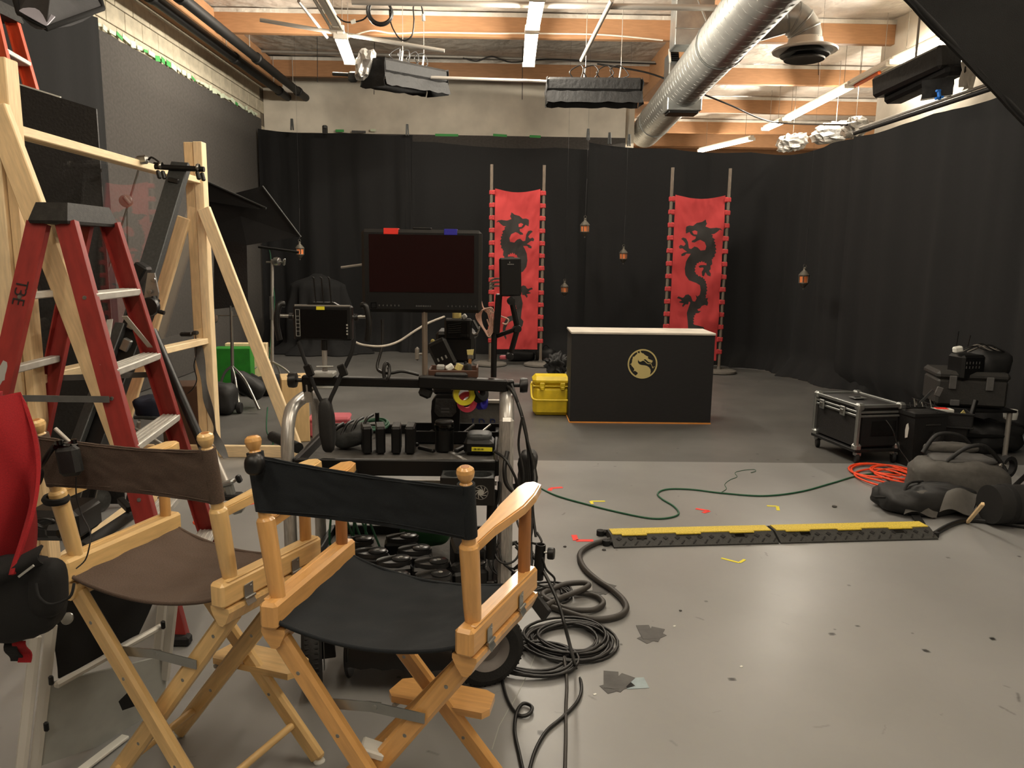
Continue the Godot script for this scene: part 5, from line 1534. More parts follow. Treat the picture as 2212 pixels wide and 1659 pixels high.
func cart() -> void:
	var zf := -2.69
	var zb := -3.27
	var x0 := -0.735
	var x1 := -0.01
	thing("equipment_cart", "two-shelf camera cart with curved silver tube handles and a black cross bar", "cart", Vector3(-0.37, 0, -2.98))
	for y in [0.80, 0.34]:
		slab_box(Vector3((x0 + x1) * 0.5, y - 0.03, (zf + zb) * 0.5), Vector3(x1 - x0, 0.02, zf - zb), 0.0, 0.004)
		var sh := part("shelf", M.bag_grey)
		for e in [[Vector3(x0, y - 0.01, zf), Vector3(x1, y - 0.01, zf)], [Vector3(x0, y - 0.01, zb), Vector3(x1, y - 0.01, zb)], [Vector3(x0, y - 0.01, zf), Vector3(x0, y - 0.01, zb)], [Vector3(x1, y - 0.01, zf), Vector3(x1, y - 0.01, zb)]]:
			bar(e[0], e[1], 0.02, 0.06, Vector3.UP, 0.004)
			part("rim", M.black_metal, sh)
	# tube handles: an upside-down U on either side
	for s in [0, 1]:
		var x: float = [x0 - 0.03, x1 + 0.035][s]
		var h: float = [0.99, 1.02][s]
		var p := [Vector3(x, 0.30, zf - 0.02), Vector3(x, 0.7, zf - 0.02), Vector3(x, h - 0.12, zf - 0.02), Vector3(x, h - 0.03, zf - 0.06), Vector3(x, h, zf - 0.14), Vector3(x, h, zf - 0.34), Vector3(x, h - 0.03, zf - 0.44), Vector3(x, h - 0.12, zf - 0.48), Vector3(x, 0.7, zf - 0.48), Vector3(x, 0.30, zf - 0.48)]
		tube(curve(p, 5), 0.024 if s == 0 else 0.027, 12)
		part("tube_handle", M.aluminium)
	bar(Vector3(x1 + 0.035, 0.30, zf + 0.008), Vector3(x1 + 0.035, 0.98, zf + 0.008), 0.052, 0.03, Vector3.BACK, 0.012)
	part("upright", M.aluminium)
	rod(Vector3(-0.906, 0.826, -3), Vector3(-0.763, 0.817, -2.85), 0.021, 12)
	part("push_grip", M.rubber)
	var bl := Vector3(-0.74, 1.077, -2.86)
	var br := Vector3(0.035, 1.067, -2.86)
	bar(bl, br, 0.036, 0.034, Vector3.UP, 0.004)
	part("cross_bar", M.black_metal)
	bar(Vector3(-0.305, 1.079, -2.85), Vector3(0.027, 1.067, -2.85), 0.045, 0.045, Vector3.UP, 0.005)
	part("bar_sleeve", M.black_metal)
	for q in [[bl + Vector3(0.015, 0, 0), Vector3(-0.72, 0.994, -2.86), -1.0], [br, Vector3(0.032, 1.003, -2.86), 1.0]]:
		bar(q[0] + Vector3(0, 0.02, 0), q[0].lerp(q[1], 0.55), 0.032, 0.036, Vector3.RIGHT, 0.005)
		var sl := part("sleeve", M.black_metal)
		rod(q[0], q[1], 0.017, 10)
		part("spigot", M.conduit)
		var k: Vector3 = q[0] + Vector3(q[2] * 0.05, 0.0, 0.0)
		lathe([Vector2(0.008, -0.03), Vector2(0.008, 0.0), Vector2(0.028, 0.002), Vector2(0.03, 0.012), Vector2(0.028, 0.03), Vector2(0, 0.034)], k - Vector3(q[2] * 0.012, 0, 0), Vector3(q[2], 0, 0), 9)
		part("knob", M.black_plastic, sl)
	# wheels
	var wheel := func(c: Vector3, axis: Vector3, r: float, w: float) -> Node3D:
		lathe([Vector2(r * 0.56, -w * 0.42), Vector2(r * 0.8, -w * 0.5), Vector2(r * 0.95, -w * 0.36), Vector2(r, -w * 0.12), Vector2(r, w * 0.12), Vector2(r * 0.95, w * 0.36), Vector2(r * 0.8, w * 0.5), Vector2(r * 0.56, w * 0.42)], c, axis, 40)
		var b := along(axis)
		for k in 46:
			var a := TAU * k / 46
			for s in [-1.0, 1.0]:
				var d := b.y * cos(a + 0.07 * s) + b.z * sin(a + 0.07 * s)
				box(c + d * (r - 0.003) + b.x * s * w * 0.2, Vector3(w * 0.24, 0.006, 0.007), Basis(b.x, d, b.x.cross(d)), 0.002)
		var ty := part("tyre", M.rubber)
		lathe([Vector2(0, w * 0.12), Vector2(r * 0.12, w * 0.12), Vector2(r * 0.16, w * 0.02), Vector2(r * 0.38, 0.0), Vector2(r * 0.44, w * 0.25), Vector2(r * 0.58, w * 0.42), Vector2(r * 0.60, w * 0.30), Vector2(r * 0.60, -w * 0.42), Vector2(r * 0.4, -w * 0.3), Vector2(0, -w * 0.2)], c, axis, 32)
		part("hub", M.hub_grey, ty)
		return ty
	var wc := Vector3(-0.04, 0.183, -2.6)
	wc.y = 0.142
	wheel.call(wc, Vector3(0.35, 0.0, 1.0), 0.142, 0.075)
	bar(wc + Vector3(0, 0.0, -0.06), Vector3(wc.x - 0.06, 0.33, wc.z - 0.16), 0.06, 0.012, Vector3.RIGHT)
	part("fork", M.black_metal)
	var wl := Vector3(-0.662, 0, -2.559)
	wheel.call(wl + Vector3(0, 0.127, 0), Vector3(1.0, 0.0, -0.25), 0.127, 0.07)
	bar(wl + Vector3(0.06, 0.12, 0), wl + Vector3(0.03, 0.32, -0.06), 0.05, 0.012, Vector3.BACK)
	part("fork", M.black_metal)
	lathe([Vector2(0.0, 0.036), Vector2(0.035, 0.036), Vector2(0.05, 0.04), Vector2(0.056, 0.036)], wl + Vector3(0.004, 0.127, 0), Vector3(1.0, 0, -0.25), 20)
	part("hub_cap", M.steel)
	for x in [x0 + 0.05, x1 - 0.05]:
		wheel.call(Vector3(x, 0.127, zb + 0.05), Vector3(1, 0, 0.1), 0.127, 0.07)
	rod(Vector3(-0.027, 0.461, -2.66), Vector3(-0.023, 0.715, -2.66), 0.02, 10)
	part("inner_post", M.black_metal)
	bar(Vector3(-0.114, 0.724, -2.69), Vector3(-0.03, 0.72, -2.69), 0.02, 0.012)
	part("cross_brace", M.aluminium)
	bar(Vector3(x0, 0.56, zb), Vector3(x1, 0.56, zb), 0.014, 0.02)
	part("cross_brace", M.aluminium)
	bar(Vector3(-0.30, 0.76, zb + 0.1), Vector3(-0.1, 0.78, zf - 0.05), 0.014, 0.03)
	part("cross_brace", M.aluminium)
	# cup holders on the front rim
	for q in [[Vector3(-0.649, 0.815, -2.63), false, "left of the left pair"], [Vector3(-0.555, 0.82, -2.63), false, "right of the left pair"], [Vector3(-0.157, 0.82, -2.63), true, "left of the right pair"], [Vector3(-0.063, 0.819, -2.63), true, "right of the right pair"]]:
		var c: Vector3 = q[0] * Vector3(1, 0, 1) + Vector3(0, 0.785, 0)
		thing("cup_holder", "square black cup holder on the cart's front edge, " + q[2], "holder", c - Vector3(0, 0.09, 0), "cup holders on the cart")
		var w := 0.046
		for e in [[Vector3(-w, 0, 0), Vector3(0.004, 0.1, w * 2)], [Vector3(w, 0, 0), Vector3(0.004, 0.1, w * 2)], [Vector3(0, 0, -w), Vector3(w * 2, 0.1, 0.004)], [Vector3(0, 0, w), Vector3(w * 2, 0.1, 0.004)]]:
			box(c + e[0] - Vector3(0, 0.05, 0), e[1], Basis(), 0.001)
		part("holder_wall", M.black_plastic)
		box(c - Vector3(0, 0.098, 0), Vector3(w * 2, 0.004, w * 2))
		part("holder_floor", M.black_plastic)
		for k in 32:   # the top plate round its opening
			var a0 := TAU * k / 32
			var a1 := TAU * (k + 1) / 32
			var sq := func(a: float) -> Vector3:
				var m_ := maxf(absf(cos(a)), absf(sin(a)))
				return c + Vector3(cos(a) / m_ * w, 0, sin(a) / m_ * w)
			quad(c + Vector3(cos(a0), 0, sin(a0)) * 0.038, c + Vector3(cos(a1), 0, sin(a1)) * 0.038, sq.call(a1), sq.call(a0))
			var dn := Vector3(0, -0.05, 0)
			quad(c + Vector3(cos(a0), 0, sin(a0)) * 0.038, c + Vector3(cos(a1), 0, sin(a1)) * 0.038, c + Vector3(cos(a1), 0, sin(a1)) * 0.038 + dn, c + Vector3(cos(a0), 0, sin(a0)) * 0.038 + dn)
		part("top_plate", M.dark_steel)
		if q[1]:   # round shutter-blade mark
			var o := c + Vector3(0, -0.052, w + 0.0025)
			for k in 36:
				var a0 := TAU * k / 36
				var a1 := TAU * (k + 0.6) / 36
				quad(o + Vector3(cos(a0), sin(a0), 0) * 0.026, o + Vector3(cos(a1), sin(a1), 0) * 0.026, o + Vector3(cos(a1), sin(a1), 0) * 0.024, o + Vector3(cos(a0), sin(a0), 0) * 0.024)
			for k in 9:
				var a := TAU * k / 9
				var p := o + Vector3(cos(a), sin(a), 0) * 0.010
				bar(p, o + Vector3(cos(a + 0.9), sin(a + 0.9), 0) * 0.023, 0.0006, 0.0022, Vector3(-sin(a), cos(a), 0))
			lathe([Vector2(0.0, 0.0), Vector2(0.0105, 0.0)], o, Vector3.BACK, 18)
			part("printed_mark", M.light_grey)
	# ---- on the top shelf
	var top := 0.785
	var flat := func(x: float, y: float, h: float) -> Vector3: return Vector3(x, h, y)
	for i in 4:
		var px: Vector3 = [Vector3(-0.522, 0.79, -2.892), Vector3(-0.467, 0.79, -2.895), Vector3(-0.404, 0.79, -2.897), Vector3(-0.349, 0.79, -2.899)][i]
		var c := px * Vector3(1, 0, 1) + Vector3(0, top + 0.052, -0.05)
		thing("battery", ["first", "second", "third", "fourth"][i] + " from the left of the upright black batteries on the cart", "battery", c - Vector3(0, 0.052, 0), "upright batteries on the cart's top shelf")
		slab_box(c, Vector3(0.036, 0.104, 0.105), [0.25, 0.18, 0.08, 0.02][i], 0.006)
		part("battery_body", M.black_plastic)
		slab_box(c + Vector3(0, 0.053, 0), Vector3(0.03, 0.004, 0.09), [0.25, 0.18, 0.08, 0.02][i], 0.001)
		part("label_strip", M.case_grey)
	var hc := Vector3(-0.583, 0.79, -2.962) * Vector3(1, 0, 1) + Vector3(0, top + 0.05, -0.03)
	thing("padded_grip", "black and silver ribbed shell lying left of the batteries", "grip", hc - Vector3(0, 0.05, 0))
	pillow(hc, Vector3(0.16, 0.085, 0.12), Basis(Vector3.BACK, 0.3), 0.75)
	part("shell", M.dark_steel)
	for k in 4:
		cable([hc + Vector3(-0.075 + 0.04 * k, 0.0 + 0.012 * k, 0.05), hc + Vector3(-0.06 + 0.04 * k, 0.036 + 0.012 * k, 0.025), hc + Vector3(-0.045 + 0.04 * k, 0.042 + 0.012 * k, -0.03)], 0.006)
		part("rib", M.black_plastic)
	coil(Vector3(-0.538, 0.79, -3.186) * Vector3(1, 0, 1) + Vector3(0, top + 0.045, 0), 0.06, 4, 0.005, Vector3(0, 1, 0.1), 0.15)
	solo("green_cable", M.green_cord, "coil of green cord lying behind the batteries on the cart", "cord")
	var mug := Vector3(-0.218, 0.79, -2.926) * Vector3(1, 0, 1) + Vector3(0, top, -0.04)
	thing("lens_canister", "black cylinder in front of the tall battery charger on the cart", "canister", mug)
	lathe([Vector2(0, 0), Vector2(0.034, 0.0), Vector2(0.037, 0.004), Vector2(0.037, 0.116), Vector2(0.034, 0.12), Vector2(0.03, 0.118), Vector2(0, 0.118)], mug, Vector3.UP, 28)
	part("canister_body", M.black_plastic)
	lathe([Vector2(0.0376, 0.0), Vector2(0.0385, 0.003), Vector2(0.0385, 0.02), Vector2(0.0376, 0.023)], mug + Vector3(0, 0.085, 0), Vector3.UP, 28)
	part("ring", M.black_gloss)
	var tc := Vector3(-0.226, 0.79, -3.077) * Vector3(1, 0, 1) + Vector3(0, top, -0.10)
	thing("battery_charger", "tall black battery charger with sloping shoulders, behind the cylinder", "charger", tc)
	prism(PackedVector2Array([Vector2(-0.055, 0.0), Vector2(0.055, 0.0), Vector2(0.06, 0.12), Vector2(0.056, 0.165), Vector2(0.035, 0.19), Vector2(-0.035, 0.19), Vector2(-0.056, 0.165), Vector2(-0.06, 0.12)]), tc + Vector3(0, 0, -0.03), Basis(), 0.07)
	part("charger_body", M.black_plastic)
	prism(PackedVector2Array([Vector2(-0.045, 0.12), Vector2(-0.028, 0.10), Vector2(0.028, 0.10), Vector2(0.045, 0.12), Vector2(0.04, 0.175), Vector2(-0.04, 0.175)]), tc + Vector3(0, 0, 0.04), Basis(), 0.012)
	part("battery_front", M.case_grey)
	slab_box(tc + Vector3(0, 0.20, -0.03), Vector3(0.11, 0.03, 0.06), 0.0, 0.008)
	part("top_block", M.black_plastic)
	for y in [0.135, 0.122]:
		box(tc + Vector3(0.0, y, 0.0525), Vector3(0.034, 0.006, 0.001))
		part("printed_line", M.tape_grey)
	var yb := Vector3(-0.079, 0.79, -2.91) * Vector3(1, 0, 1) + Vector3(0, top, -0.03)
	thing("charging_block", "low black charger with a yellow barcode label, at the right of the top shelf", "charger", yb)
	slab_box(yb + Vector3(0, 0.03, 0), Vector3(0.115, 0.06, 0.11), -0.05, 0.014)
	part("block_body", M.black_plastic)
	pillow(yb + Vector3(0, 0.062, -0.005), Vector3(0.10, 0.04, 0.1), Basis(), 0.55)
	part("block_top", M.dark_steel)
	slab_box(yb + Vector3(0.012, 0.026, 0.0575), Vector3(0.08, 0.016, 0.001), -0.05, 0.0)
	var lb := part("yellow_label", M.tape_yellow)
	for k in 16:
		slab_box(yb + Vector3(-0.022 + 0.0045 * k, 0.026, 0.0582), Vector3(0.0012 + 0.001 * (k % 3), 0.008, 0.0006), -0.05, 0.0)
	part("label_print", M.black_plastic, lb)
	# black parts tray and its tools, across the back of the shelf
	thing("parts_tray", "shallow black parts tray at the back of the cart's top shelf", "tray", Vector3(-0.16, top, -3.16))
	for e in [[Vector3(-0.16, top + 0.004, -3.16), Vector3(0.42, 0.008, 0.16)], [Vector3(-0.16, top + 0.025, -3.08), Vector3(0.42, 0.05, 0.008)], [Vector3(-0.16, top + 0.025, -3.24), Vector3(0.42, 0.05, 0.008)], [Vector3(-0.37, top + 0.025, -3.16), Vector3(0.008, 0.05, 0.16)], [Vector3(0.05, top + 0.025, -3.16), Vector3(0.008, 0.05, 0.16)]]:
		box(e[0], e[1], Basis(), 0.002)
	part("tray_body", M.black_plastic)
	for k in 5:
		rod(Vector3(-0.30 + 0.07 * k, top + 0.03, -3.10), Vector3(-0.25 + 0.07 * k, top + 0.05, -3.2), 0.006, 8)
		part("tool", M.steel if k % 2 else M.case_grey)
	rod(Vector3(-0.52, top, -3.2), Vector3(-0.52, top + 0.10, -3.2), 0.009, 10)
	solo("short_post", M.black_metal, "short black post standing at the back of the cart, left of the tray", "post")
	thing("flat_tools", "loose black tools lying between the batteries and the cylinder", "tool", Vector3(-0.287, 0.79, -2.923))
	for q in [[Vector3(-0.316, 0.79, -2.944), Vector3(-0.251, 0.79, -2.889)], [Vector3(-0.168, 0.79, -2.892), Vector3(-0.135, 0.79, -2.966)], [Vector3(-0.349, 0.79, -2.994), Vector3(-0.321, 0.79, -2.988)]]:
		bar(q[0] + Vector3(0, 0.01, 0), q[1] + Vector3(0, 0.01, 0), 0.02, 0.014, Vector3.UP, 0.004)
		part("tool", M.black_metal)
	# lidded case standing behind, with dull blue letters
	var lc := Vector3(-0.092, 0.828, -3.36)
	thing("open_case", "open grey-rimmed case lid with dull blue letters, at the back of the cart", "case", lc * Vector3(1, 0, 1) + Vector3(0, 0.78, 0))
	box(lc + Vector3(0, 0.0, 0), Vector3(0.26, 0.16, 0.02), Basis(Vector3.RIGHT, -0.1), 0.004)
	part("lid", M.bag_grey)
	bar(lc + Vector3(-0.13, 0.083, 0.01), lc + Vector3(0.13, 0.083, 0.01), 0.03, 0.012)
	part("lid_edge", M.conduit)
	slab_box(lc + Vector3(0, -0.12, 0.05), Vector3(0.26, 0.09, 0.14), 0.0, 0.004)
	part("case_body", M.case_black)
	var tm := TextMesh.new()
	tm.text = "I D R"
	var sf := SystemFont.new()
	sf.font_names = PackedStringArray(["Droid Sans"])
	tm.font = sf
	tm.font_size = 24
	tm.pixel_size = 0.0022
	tm.depth = 0.001
	var ti := MeshInstance3D.new()
	ti.name = "lettering"
	ti.mesh = tm
	mat("letter_blue", Color(0.10, 0.16, 0.36), 0.6)
	ti.material_override = M.letter_blue
	ti.position = lc + Vector3(0.02, -0.015, 0.012) - T.position
	T.add_child(ti)
	# pouch on straps
	thing("strap_pouch", "black pouch hanging by two straps from the cart's cross bar", "pouch", Vector3(-0.63, 0.831, -2.75))
	pillow(Vector3(-0.633, 0.925, -2.76), Vector3(0.055, 0.20, 0.05), Basis(Vector3.BACK, 0.05), 0.55, 0.012, 9.0)
	part("pouch_body", M.nylon)
	cable([Vector3(-0.737, 1.229, -2.8), Vector3(-0.719, 1.176, -2.79), Vector3(-0.696, 1.118, -2.78), Vector3(-0.675, 1.064, -2.77), Vector3(-0.654, 1.024, -2.76), Vector3(-0.641, 1.002, -2.76)], 0.007)
	part("strap", M.black_cloth)
	cable([Vector3(-0.534, 1.237, -2.8), Vector3(-0.545, 1.187, -2.79), Vector3(-0.579, 1.114, -2.78), Vector3(-0.6, 1.064, -2.77), Vector3(-0.617, 1.025, -2.76), Vector3(-0.624, 0.994, -2.76)], 0.008)
	part("strap", M.black_cloth)
	for p in [Vector3(-0.696, 1.127, -2.775), Vector3(-0.574, 1.129, -2.775)]:
		box(p, Vector3(0.03, 0.045, 0.012), Basis(Vector3.BACK, 0.35), 0.004)
		part("buckle", M.black_plastic)
	# ---- big monitor on its pole
	var mc := Vector3(-0.295, 1.487, -2.9)
	thing("monitor", "large black production monitor with a dark red screen, on a pale post", "monitor", Vector3(-0.289, 1.092, -2.9))
	var mw := 0.445
	var mh := 0.305
	box(mc, Vector3(mw, mh, 0.045), Basis(), 0.012)
	part("monitor_body", M.black_plastic)
	box(mc + Vector3(0, 0.028, 0.0235), Vector3(mw - 0.058, mh - 0.095, 0.002), Basis(), 0.0)
	part("display", M.screen)
	box(mc + Vector3(-0.112, mh * 0.5 - 0.008, 0.0), Vector3(0.053, 0.022, 0.05), Basis(), 0.001)
	part("red_tape", M.tape_red)
	box(mc + Vector3(0.107, mh * 0.5 - 0.008, 0.0), Vector3(0.048, 0.022, 0.05), Basis(), 0.001)
	part("blue_tape", M.tape_blue)
	box(mc + Vector3(0, mh * 0.5 + 0.004, -0.01), Vector3(0.07, 0.008, 0.02), Basis(), 0.003)
	part("shoe", M.black_plastic)
	for s in [-1.0, 1.0]:
		for e in [-1.0, 1.0]:
			box(mc + Vector3(-0.179 + s * 0.0095, -0.127 + e * 0.0, 0.0235), Vector3(0.0012, 0.019, 0.0012))
			box(mc + Vector3(-0.179, -0.127 + e * 0.0095, 0.0235), Vector3(0.019, 0.0012, 0.0012))
	part("button_frame", M.tape_grey)
	for k in 6: box(mc + Vector3(-0.158 + 0.0145 * k, -0.127, 0.0232), Vector3(0.004, 0.006, 0.001))
	for k in 8: box(mc + Vector3(0.098 + 0.0145 * k, -0.127, 0.0232), Vector3(0.003, 0.005 + 0.002 * (k % 2), 0.001))
	for k in 9: box(mc + Vector3(-0.02 + 0.0065 * k, -0.128, 0.0232), Vector3(0.0035, 0.006, 0.001))
	part("buttons", M.tape_grey)
	rod(Vector3(-0.287, 1.339, -2.9), Vector3(-0.285, 1.095, -2.88), 0.0105, 12)
	bar(Vector3(-0.287, 1.339, -2.893), Vector3(-0.284, 1.096, -2.873), 0.01, 0.012, Vector3.RIGHT, 0.003)
	part("post", M.bamboo)
	rod(Vector3(-0.317, 1.177, -2.89), Vector3(-0.296, 1.177, -2.89), 0.005, 8)
	part("screw", M.steel)
	box(Vector3(-0.315, 1.178, -2.89), Vector3(0.016, 0.052, 0.02), Basis(), 0.007)
	part("t_handle", M.conduit)
	# ---- small handheld monitor
	var sm := Vector3(-0.648, 1.298, -2.82)
	thing("handheld_monitor", "small black monitor with curved side handles and three antennas", "monitor", Vector3(-0.65, 1.1, -2.82))
	var sb := Basis(Vector3.BACK, -0.005)
	box(sm, Vector3(0.212, 0.126, 0.04), sb, 0.006)
	part("monitor_body", M.black_plastic)
	box(sm + Vector3(0.005, -0.004, 0.0207), Vector3(0.168, 0.105, 0.001), sb)
	part("display", M.screen_dark)
	bar(sm + Vector3(-0.1, 0.063, 0.012), sm + Vector3(0.1, 0.063, 0.012), 0.012, 0.005)
	part("edge_bar", M.conduit)
	for e in [[Vector3(-0.096, 0.0, 0.0209), Vector3(0.0014, 0.096, 0.001)], [Vector3(-0.082, 0.0, 0.0209), Vector3(0.0014, 0.096, 0.001)], [Vector3(-0.089, 0.048, 0.0209), Vector3(0.0154, 0.0014, 0.001)], [Vector3(-0.089, -0.048, 0.0209), Vector3(0.0154, 0.0014, 0.001)]]: box(sm + e[0], e[1])
	for k in 5: box(sm + Vector3(-0.089, 0.029 - 0.0135 * k - 0.005, 0.0209), Vector3(0.0154, 0.0012, 0.001))
	part("button_frame", M.light_grey)
	for k in 4:
		box(sm + Vector3(0.089, -0.006 - 0.011 * k, 0.0209), Vector3(0.006, 0.006, 0.001))
		part("button", M.light_grey)
	box(sm + Vector3(-0.006, 0.054, 0.021), Vector3(0.03, 0.012, 0.001))
	part("yellow_label", M.tape_yellow)
	prism(PackedVector2Array([Vector2(-0.06, 0.0), Vector2(0.06, 0.0), Vector2(0.04, 0.012), Vector2(-0.035, 0.012)]), sm + Vector3(0, 0.063, -0.01), Basis(), 0.025)
	part("receiver", M.black_plastic)
	for k in 3:
		var a := sm + Vector3(-0.026 + 0.028 * k, 0.072, 0.0)
		tube(curve([a, a + Vector3(-0.004, 0.06, 0), a + Vector3(-0.006, 0.088, 0), a + Vector3(-0.012, 0.092, 0)], 4), 0.003, 7)
		part("antenna", M.black_metal)
	for s in [-1.0, 1.0]:
		tube(curve([sm + Vector3(s * 0.14, 0.065, 0.0), sm + Vector3(s * 0.158, 0.06, 0.01), sm + Vector3(s * 0.168, 0.0, 0.015), sm + Vector3(s * 0.16, -0.065, 0.01)], 6), 0.011, 8)
		var hd := part("side_handle", M.black_plastic)
		rod(sm + Vector3(s * 0.106, 0.022, 0), sm + Vector3(s * 0.166, 0.024, 0.01), 0.006, 8)
		part("handle_bolt", M.steel, hd)
		rod(sm + Vector3(s * 0.112, 0.02, 0), sm + Vector3(s * 0.125, 0.021, 0), 0.013, 10)
		part("collar", M.black_plastic, hd)
	rod(Vector3(-0.647, 1.233, -2.82), Vector3(-0.648, 1.197, -2.82), 0.012, 10)
	part("ball_head", M.black_metal)
	rod(Vector3(-0.648, 1.204, -2.82), Vector3(-0.648, 1.118, -2.82), 0.0095, 10)
	part("post", M.aluminium)
	bar(Vector3(-0.678, 1.136, -2.81), Vector3(-0.615, 1.137, -2.81), 0.012, 0.006, Vector3.UP, 0.002)
	part("wing_bolt", M.light_grey)
	slab_box(Vector3(-0.659, 1.103, -2.85), Vector3(0.082, 0.018, 0.07), 0.0, 0.004)
	part("base_plate", M.light_grey)
	slab_box(Vector3(-0.66, 1.055, -2.85), Vector3(0.078, 0.008, 0.06), 0.0, 0.002)
	part("base_plate", M.light_grey)
	# white cable from the small monitor to the camera
	cable([Vector3(-0.544, 1.23, -2.83), Vector3(-0.508, 1.215, -2.84), Vector3(-0.443, 1.209, -2.86), Vector3(-0.39, 1.22, -2.92), Vector3(-0.337, 1.253, -3), Vector3(-0.293, 1.276, -3.1), Vector3(-0.235, 1.295, -3.2)], 0.0045)
	solo("white_cable", M.cable_white, "white cable looping from the small monitor up behind the post", "cable")
	cable([Vector3(-0.454, 1.301, -2.95), Vector3(-0.452, 1.206, -2.93), Vector3(-0.468, 1.129, -2.9), Vector3(-0.451, 1.109, -2.88), Vector3(-0.41, 1.108, -2.86), Vector3(-0.366, 1.115, -2.86), Vector3(-0.305, 1.102, -2.86)], 0.006)
	coil(Vector3(-0.425, 1.107, -2.86), 0.028, 2, 0.005, Vector3(0.1, 0.3, 1.0), 0.3, 6, 0.35)
	solo("power_cable", M.cable_black, "black power cable looped on the cross bar under the big monitor", "cable")
	rod(Vector3(-0.606, 1.496, -2.95), Vector3(-0.503, 1.511, -2.91), 0.0045, 8)
	solo("thin_rod", M.conduit, "thin grey rod sticking out left of the big monitor", "rod")
	# ---- wireless receiver panel on a folding arm
	thing("receiver_panel", "flat black wireless panel on a jointed arm, in front of the first banner", "receiver", Vector3(0.021, 1.102, -3))
	var rp := Vector3(0.034, 1.469, -2.95)
	box(rp, Vector3(0.082, 0.145, 0.03), Basis(Vector3.UP, 0.1) * Basis(Vector3.BACK, 0.03), 0.006)
	part("panel_body", M.black_plastic)
	for k in 7: box(rp + Vector3(-0.006 + 0.0036 * k - 0.004, 0.048, 0.0165), Vector3(0.0022, 0.0032, 0.001), Basis(Vector3.UP, 0.1))
	box(rp + Vector3(-0.003, 0.055, 0.0165), Vector3(0.002, 0.006, 0.001), Basis(Vector3.UP, 0.1))
	part("print", M.light_grey)
	for q in [[Vector3(0.04, 1.381, -2.96), Vector3(0.065, 1.269, -2.98), 0.011], [Vector3(0.065, 1.269, -2.98), Vector3(0.038, 1.161, -3), 0.011], [Vector3(0.065, 1.269, -2.98), Vector3(-0.017, 1.235, -3.02), 0.009]]:
		rod(q[0], q[1], q[2], 10)
		part("arm", M.black_metal)
	for p in [Vector3(0.065, 1.27, -2.97), Vector3(0.038, 1.378, -2.95), Vector3(0.036, 1.16, -2.98)]:
		lathe([Vector2(0, -0.014), Vector2(0.014, -0.012), Vector2(0.016, 0), Vector2(0.014, 0.012), Vector2(0, 0.014)], p, Vector3(0.2, 0, 1), 14)
		part("joint", M.black_plastic)
	bar(Vector3(-0.002, 1.154, -3), Vector3(0.035, 1.155, -2.99), 0.02, 0.016, Vector3.UP, 0.004)
	part("red_fitting", M.pink_plastic)
	rod(Vector3(-0.025, 1.301, -3.02), Vector3(-0.026, 1.074, -3), 0.012, 10)
	part("arm_post", M.black_metal)
	bar(Vector3(-0.008, 1.403, -2.97), Vector3(-0.017, 1.249, -2.99), 0.016, 0.026, Vector3.RIGHT, 0.004)
	part("battery_plate", M.black_plastic)
	for k in 3:
		var dy := Vector3(0, -0.014 * k, 0)
		cable([Vector3(-0.041, 1.453, -2.99) + dy, Vector3(-0.023, 1.461, -2.97) + dy, Vector3(-0.002, 1.462, -2.96) + dy], 0.004)
	part("plug_cables", M.steel)
	# ---- camera on its mount behind the bar
	thing("cinema_camera", "rigged black cinema camera with a small back screen, right of the pale post", "camera", Vector3(-0.176, 1.04, -3.2))
	box(Vector3(-0.177, 1.244, -3.2), Vector3(0.115, 0.09, 0.03), Basis(), 0.008)
	part("back_screen_body", M.black_plastic)
	box(Vector3(-0.182, 1.243, -3.183), Vector3(0.085, 0.06, 0.002), Basis())
	part("display", M.screen_dark)
	for k in 5: bar(Vector3(-0.218, 1.262, -3.18) - Vector3(0, 0.008 * k, 0), Vector3(-0.164, 1.271, -3.18) - Vector3(0, 0.0095 * k, 0), 0.001, 0.002)
	part("display_lines", M.case_grey)
	box(Vector3(-0.191, 1.168, -3.28), Vector3(0.16, 0.13, 0.18), Basis(), 0.012)
	part("camera_body", M.black_plastic)
	box(Vector3(-0.241, 1.143, -3.16), Vector3(0.085, 0.125, 0.05), Basis(Vector3.BACK, 0.45), 0.012)
	var bt := part("battery", M.black_plastic)
	for k in 3: box(Vector3(-0.243, 1.122, -3.132) + Vector3(-0.012 + 0.016 * k, 0.007 * k, 0), Vector3(0.006, 0.014, 0.002), Basis(Vector3.BACK, 0.45))
	part("label_marks", M.light_grey, bt)
	for q in [[Vector3(-0.281, 1.192, -3.18), M.brush_bristle], [Vector3(-0.285, 1.173, -3.18), M.orange_plastic]]:
		box(q[0], Vector3(0.018, 0.022, 0.02), Basis(Vector3.BACK, 0.4), 0.006)
		part("cable_plug", q[1])
	box(Vector3(-0.184, 1.294, -3.22), Vector3(0.035, 0.05, 0.05), Basis(), 0.008)
	part("handle_block", M.brush_bristle)
	box(Vector3(-0.152, 1.296, -3.2), Vector3(0.02, 0.02, 0.03), Basis(Vector3.BACK, 0.6), 0.004)
	part("latch", M.light_grey)
	for s in [-1.0, 1.0]:
		rod(Vector3(-0.186, 1.187, -3.2) + Vector3(s * 0.035, -0.05, 0), Vector3(-0.186, 1.08, -3.2) + Vector3(s * 0.045, -0.02, 0), 0.007, 8)
		part("support_rod", M.dark_steel)
	lathe([Vector2(0, 0), Vector2(0.05, 0.0), Vector2(0.05, 0.09), Vector2(0.06, 0.10), Vector2(0.06, 0.11), Vector2(0, 0.11)], Vector3(-0.155, 1.114, -3.24), Vector3.UP, 20)
	part("lens", M.black_plastic)
	bar(Vector3(-0.115, 1.281, -3.2), Vector3(-0.093, 1.245, -3.18), 0.012, 0.006)
	part("bracket", M.case_grey)
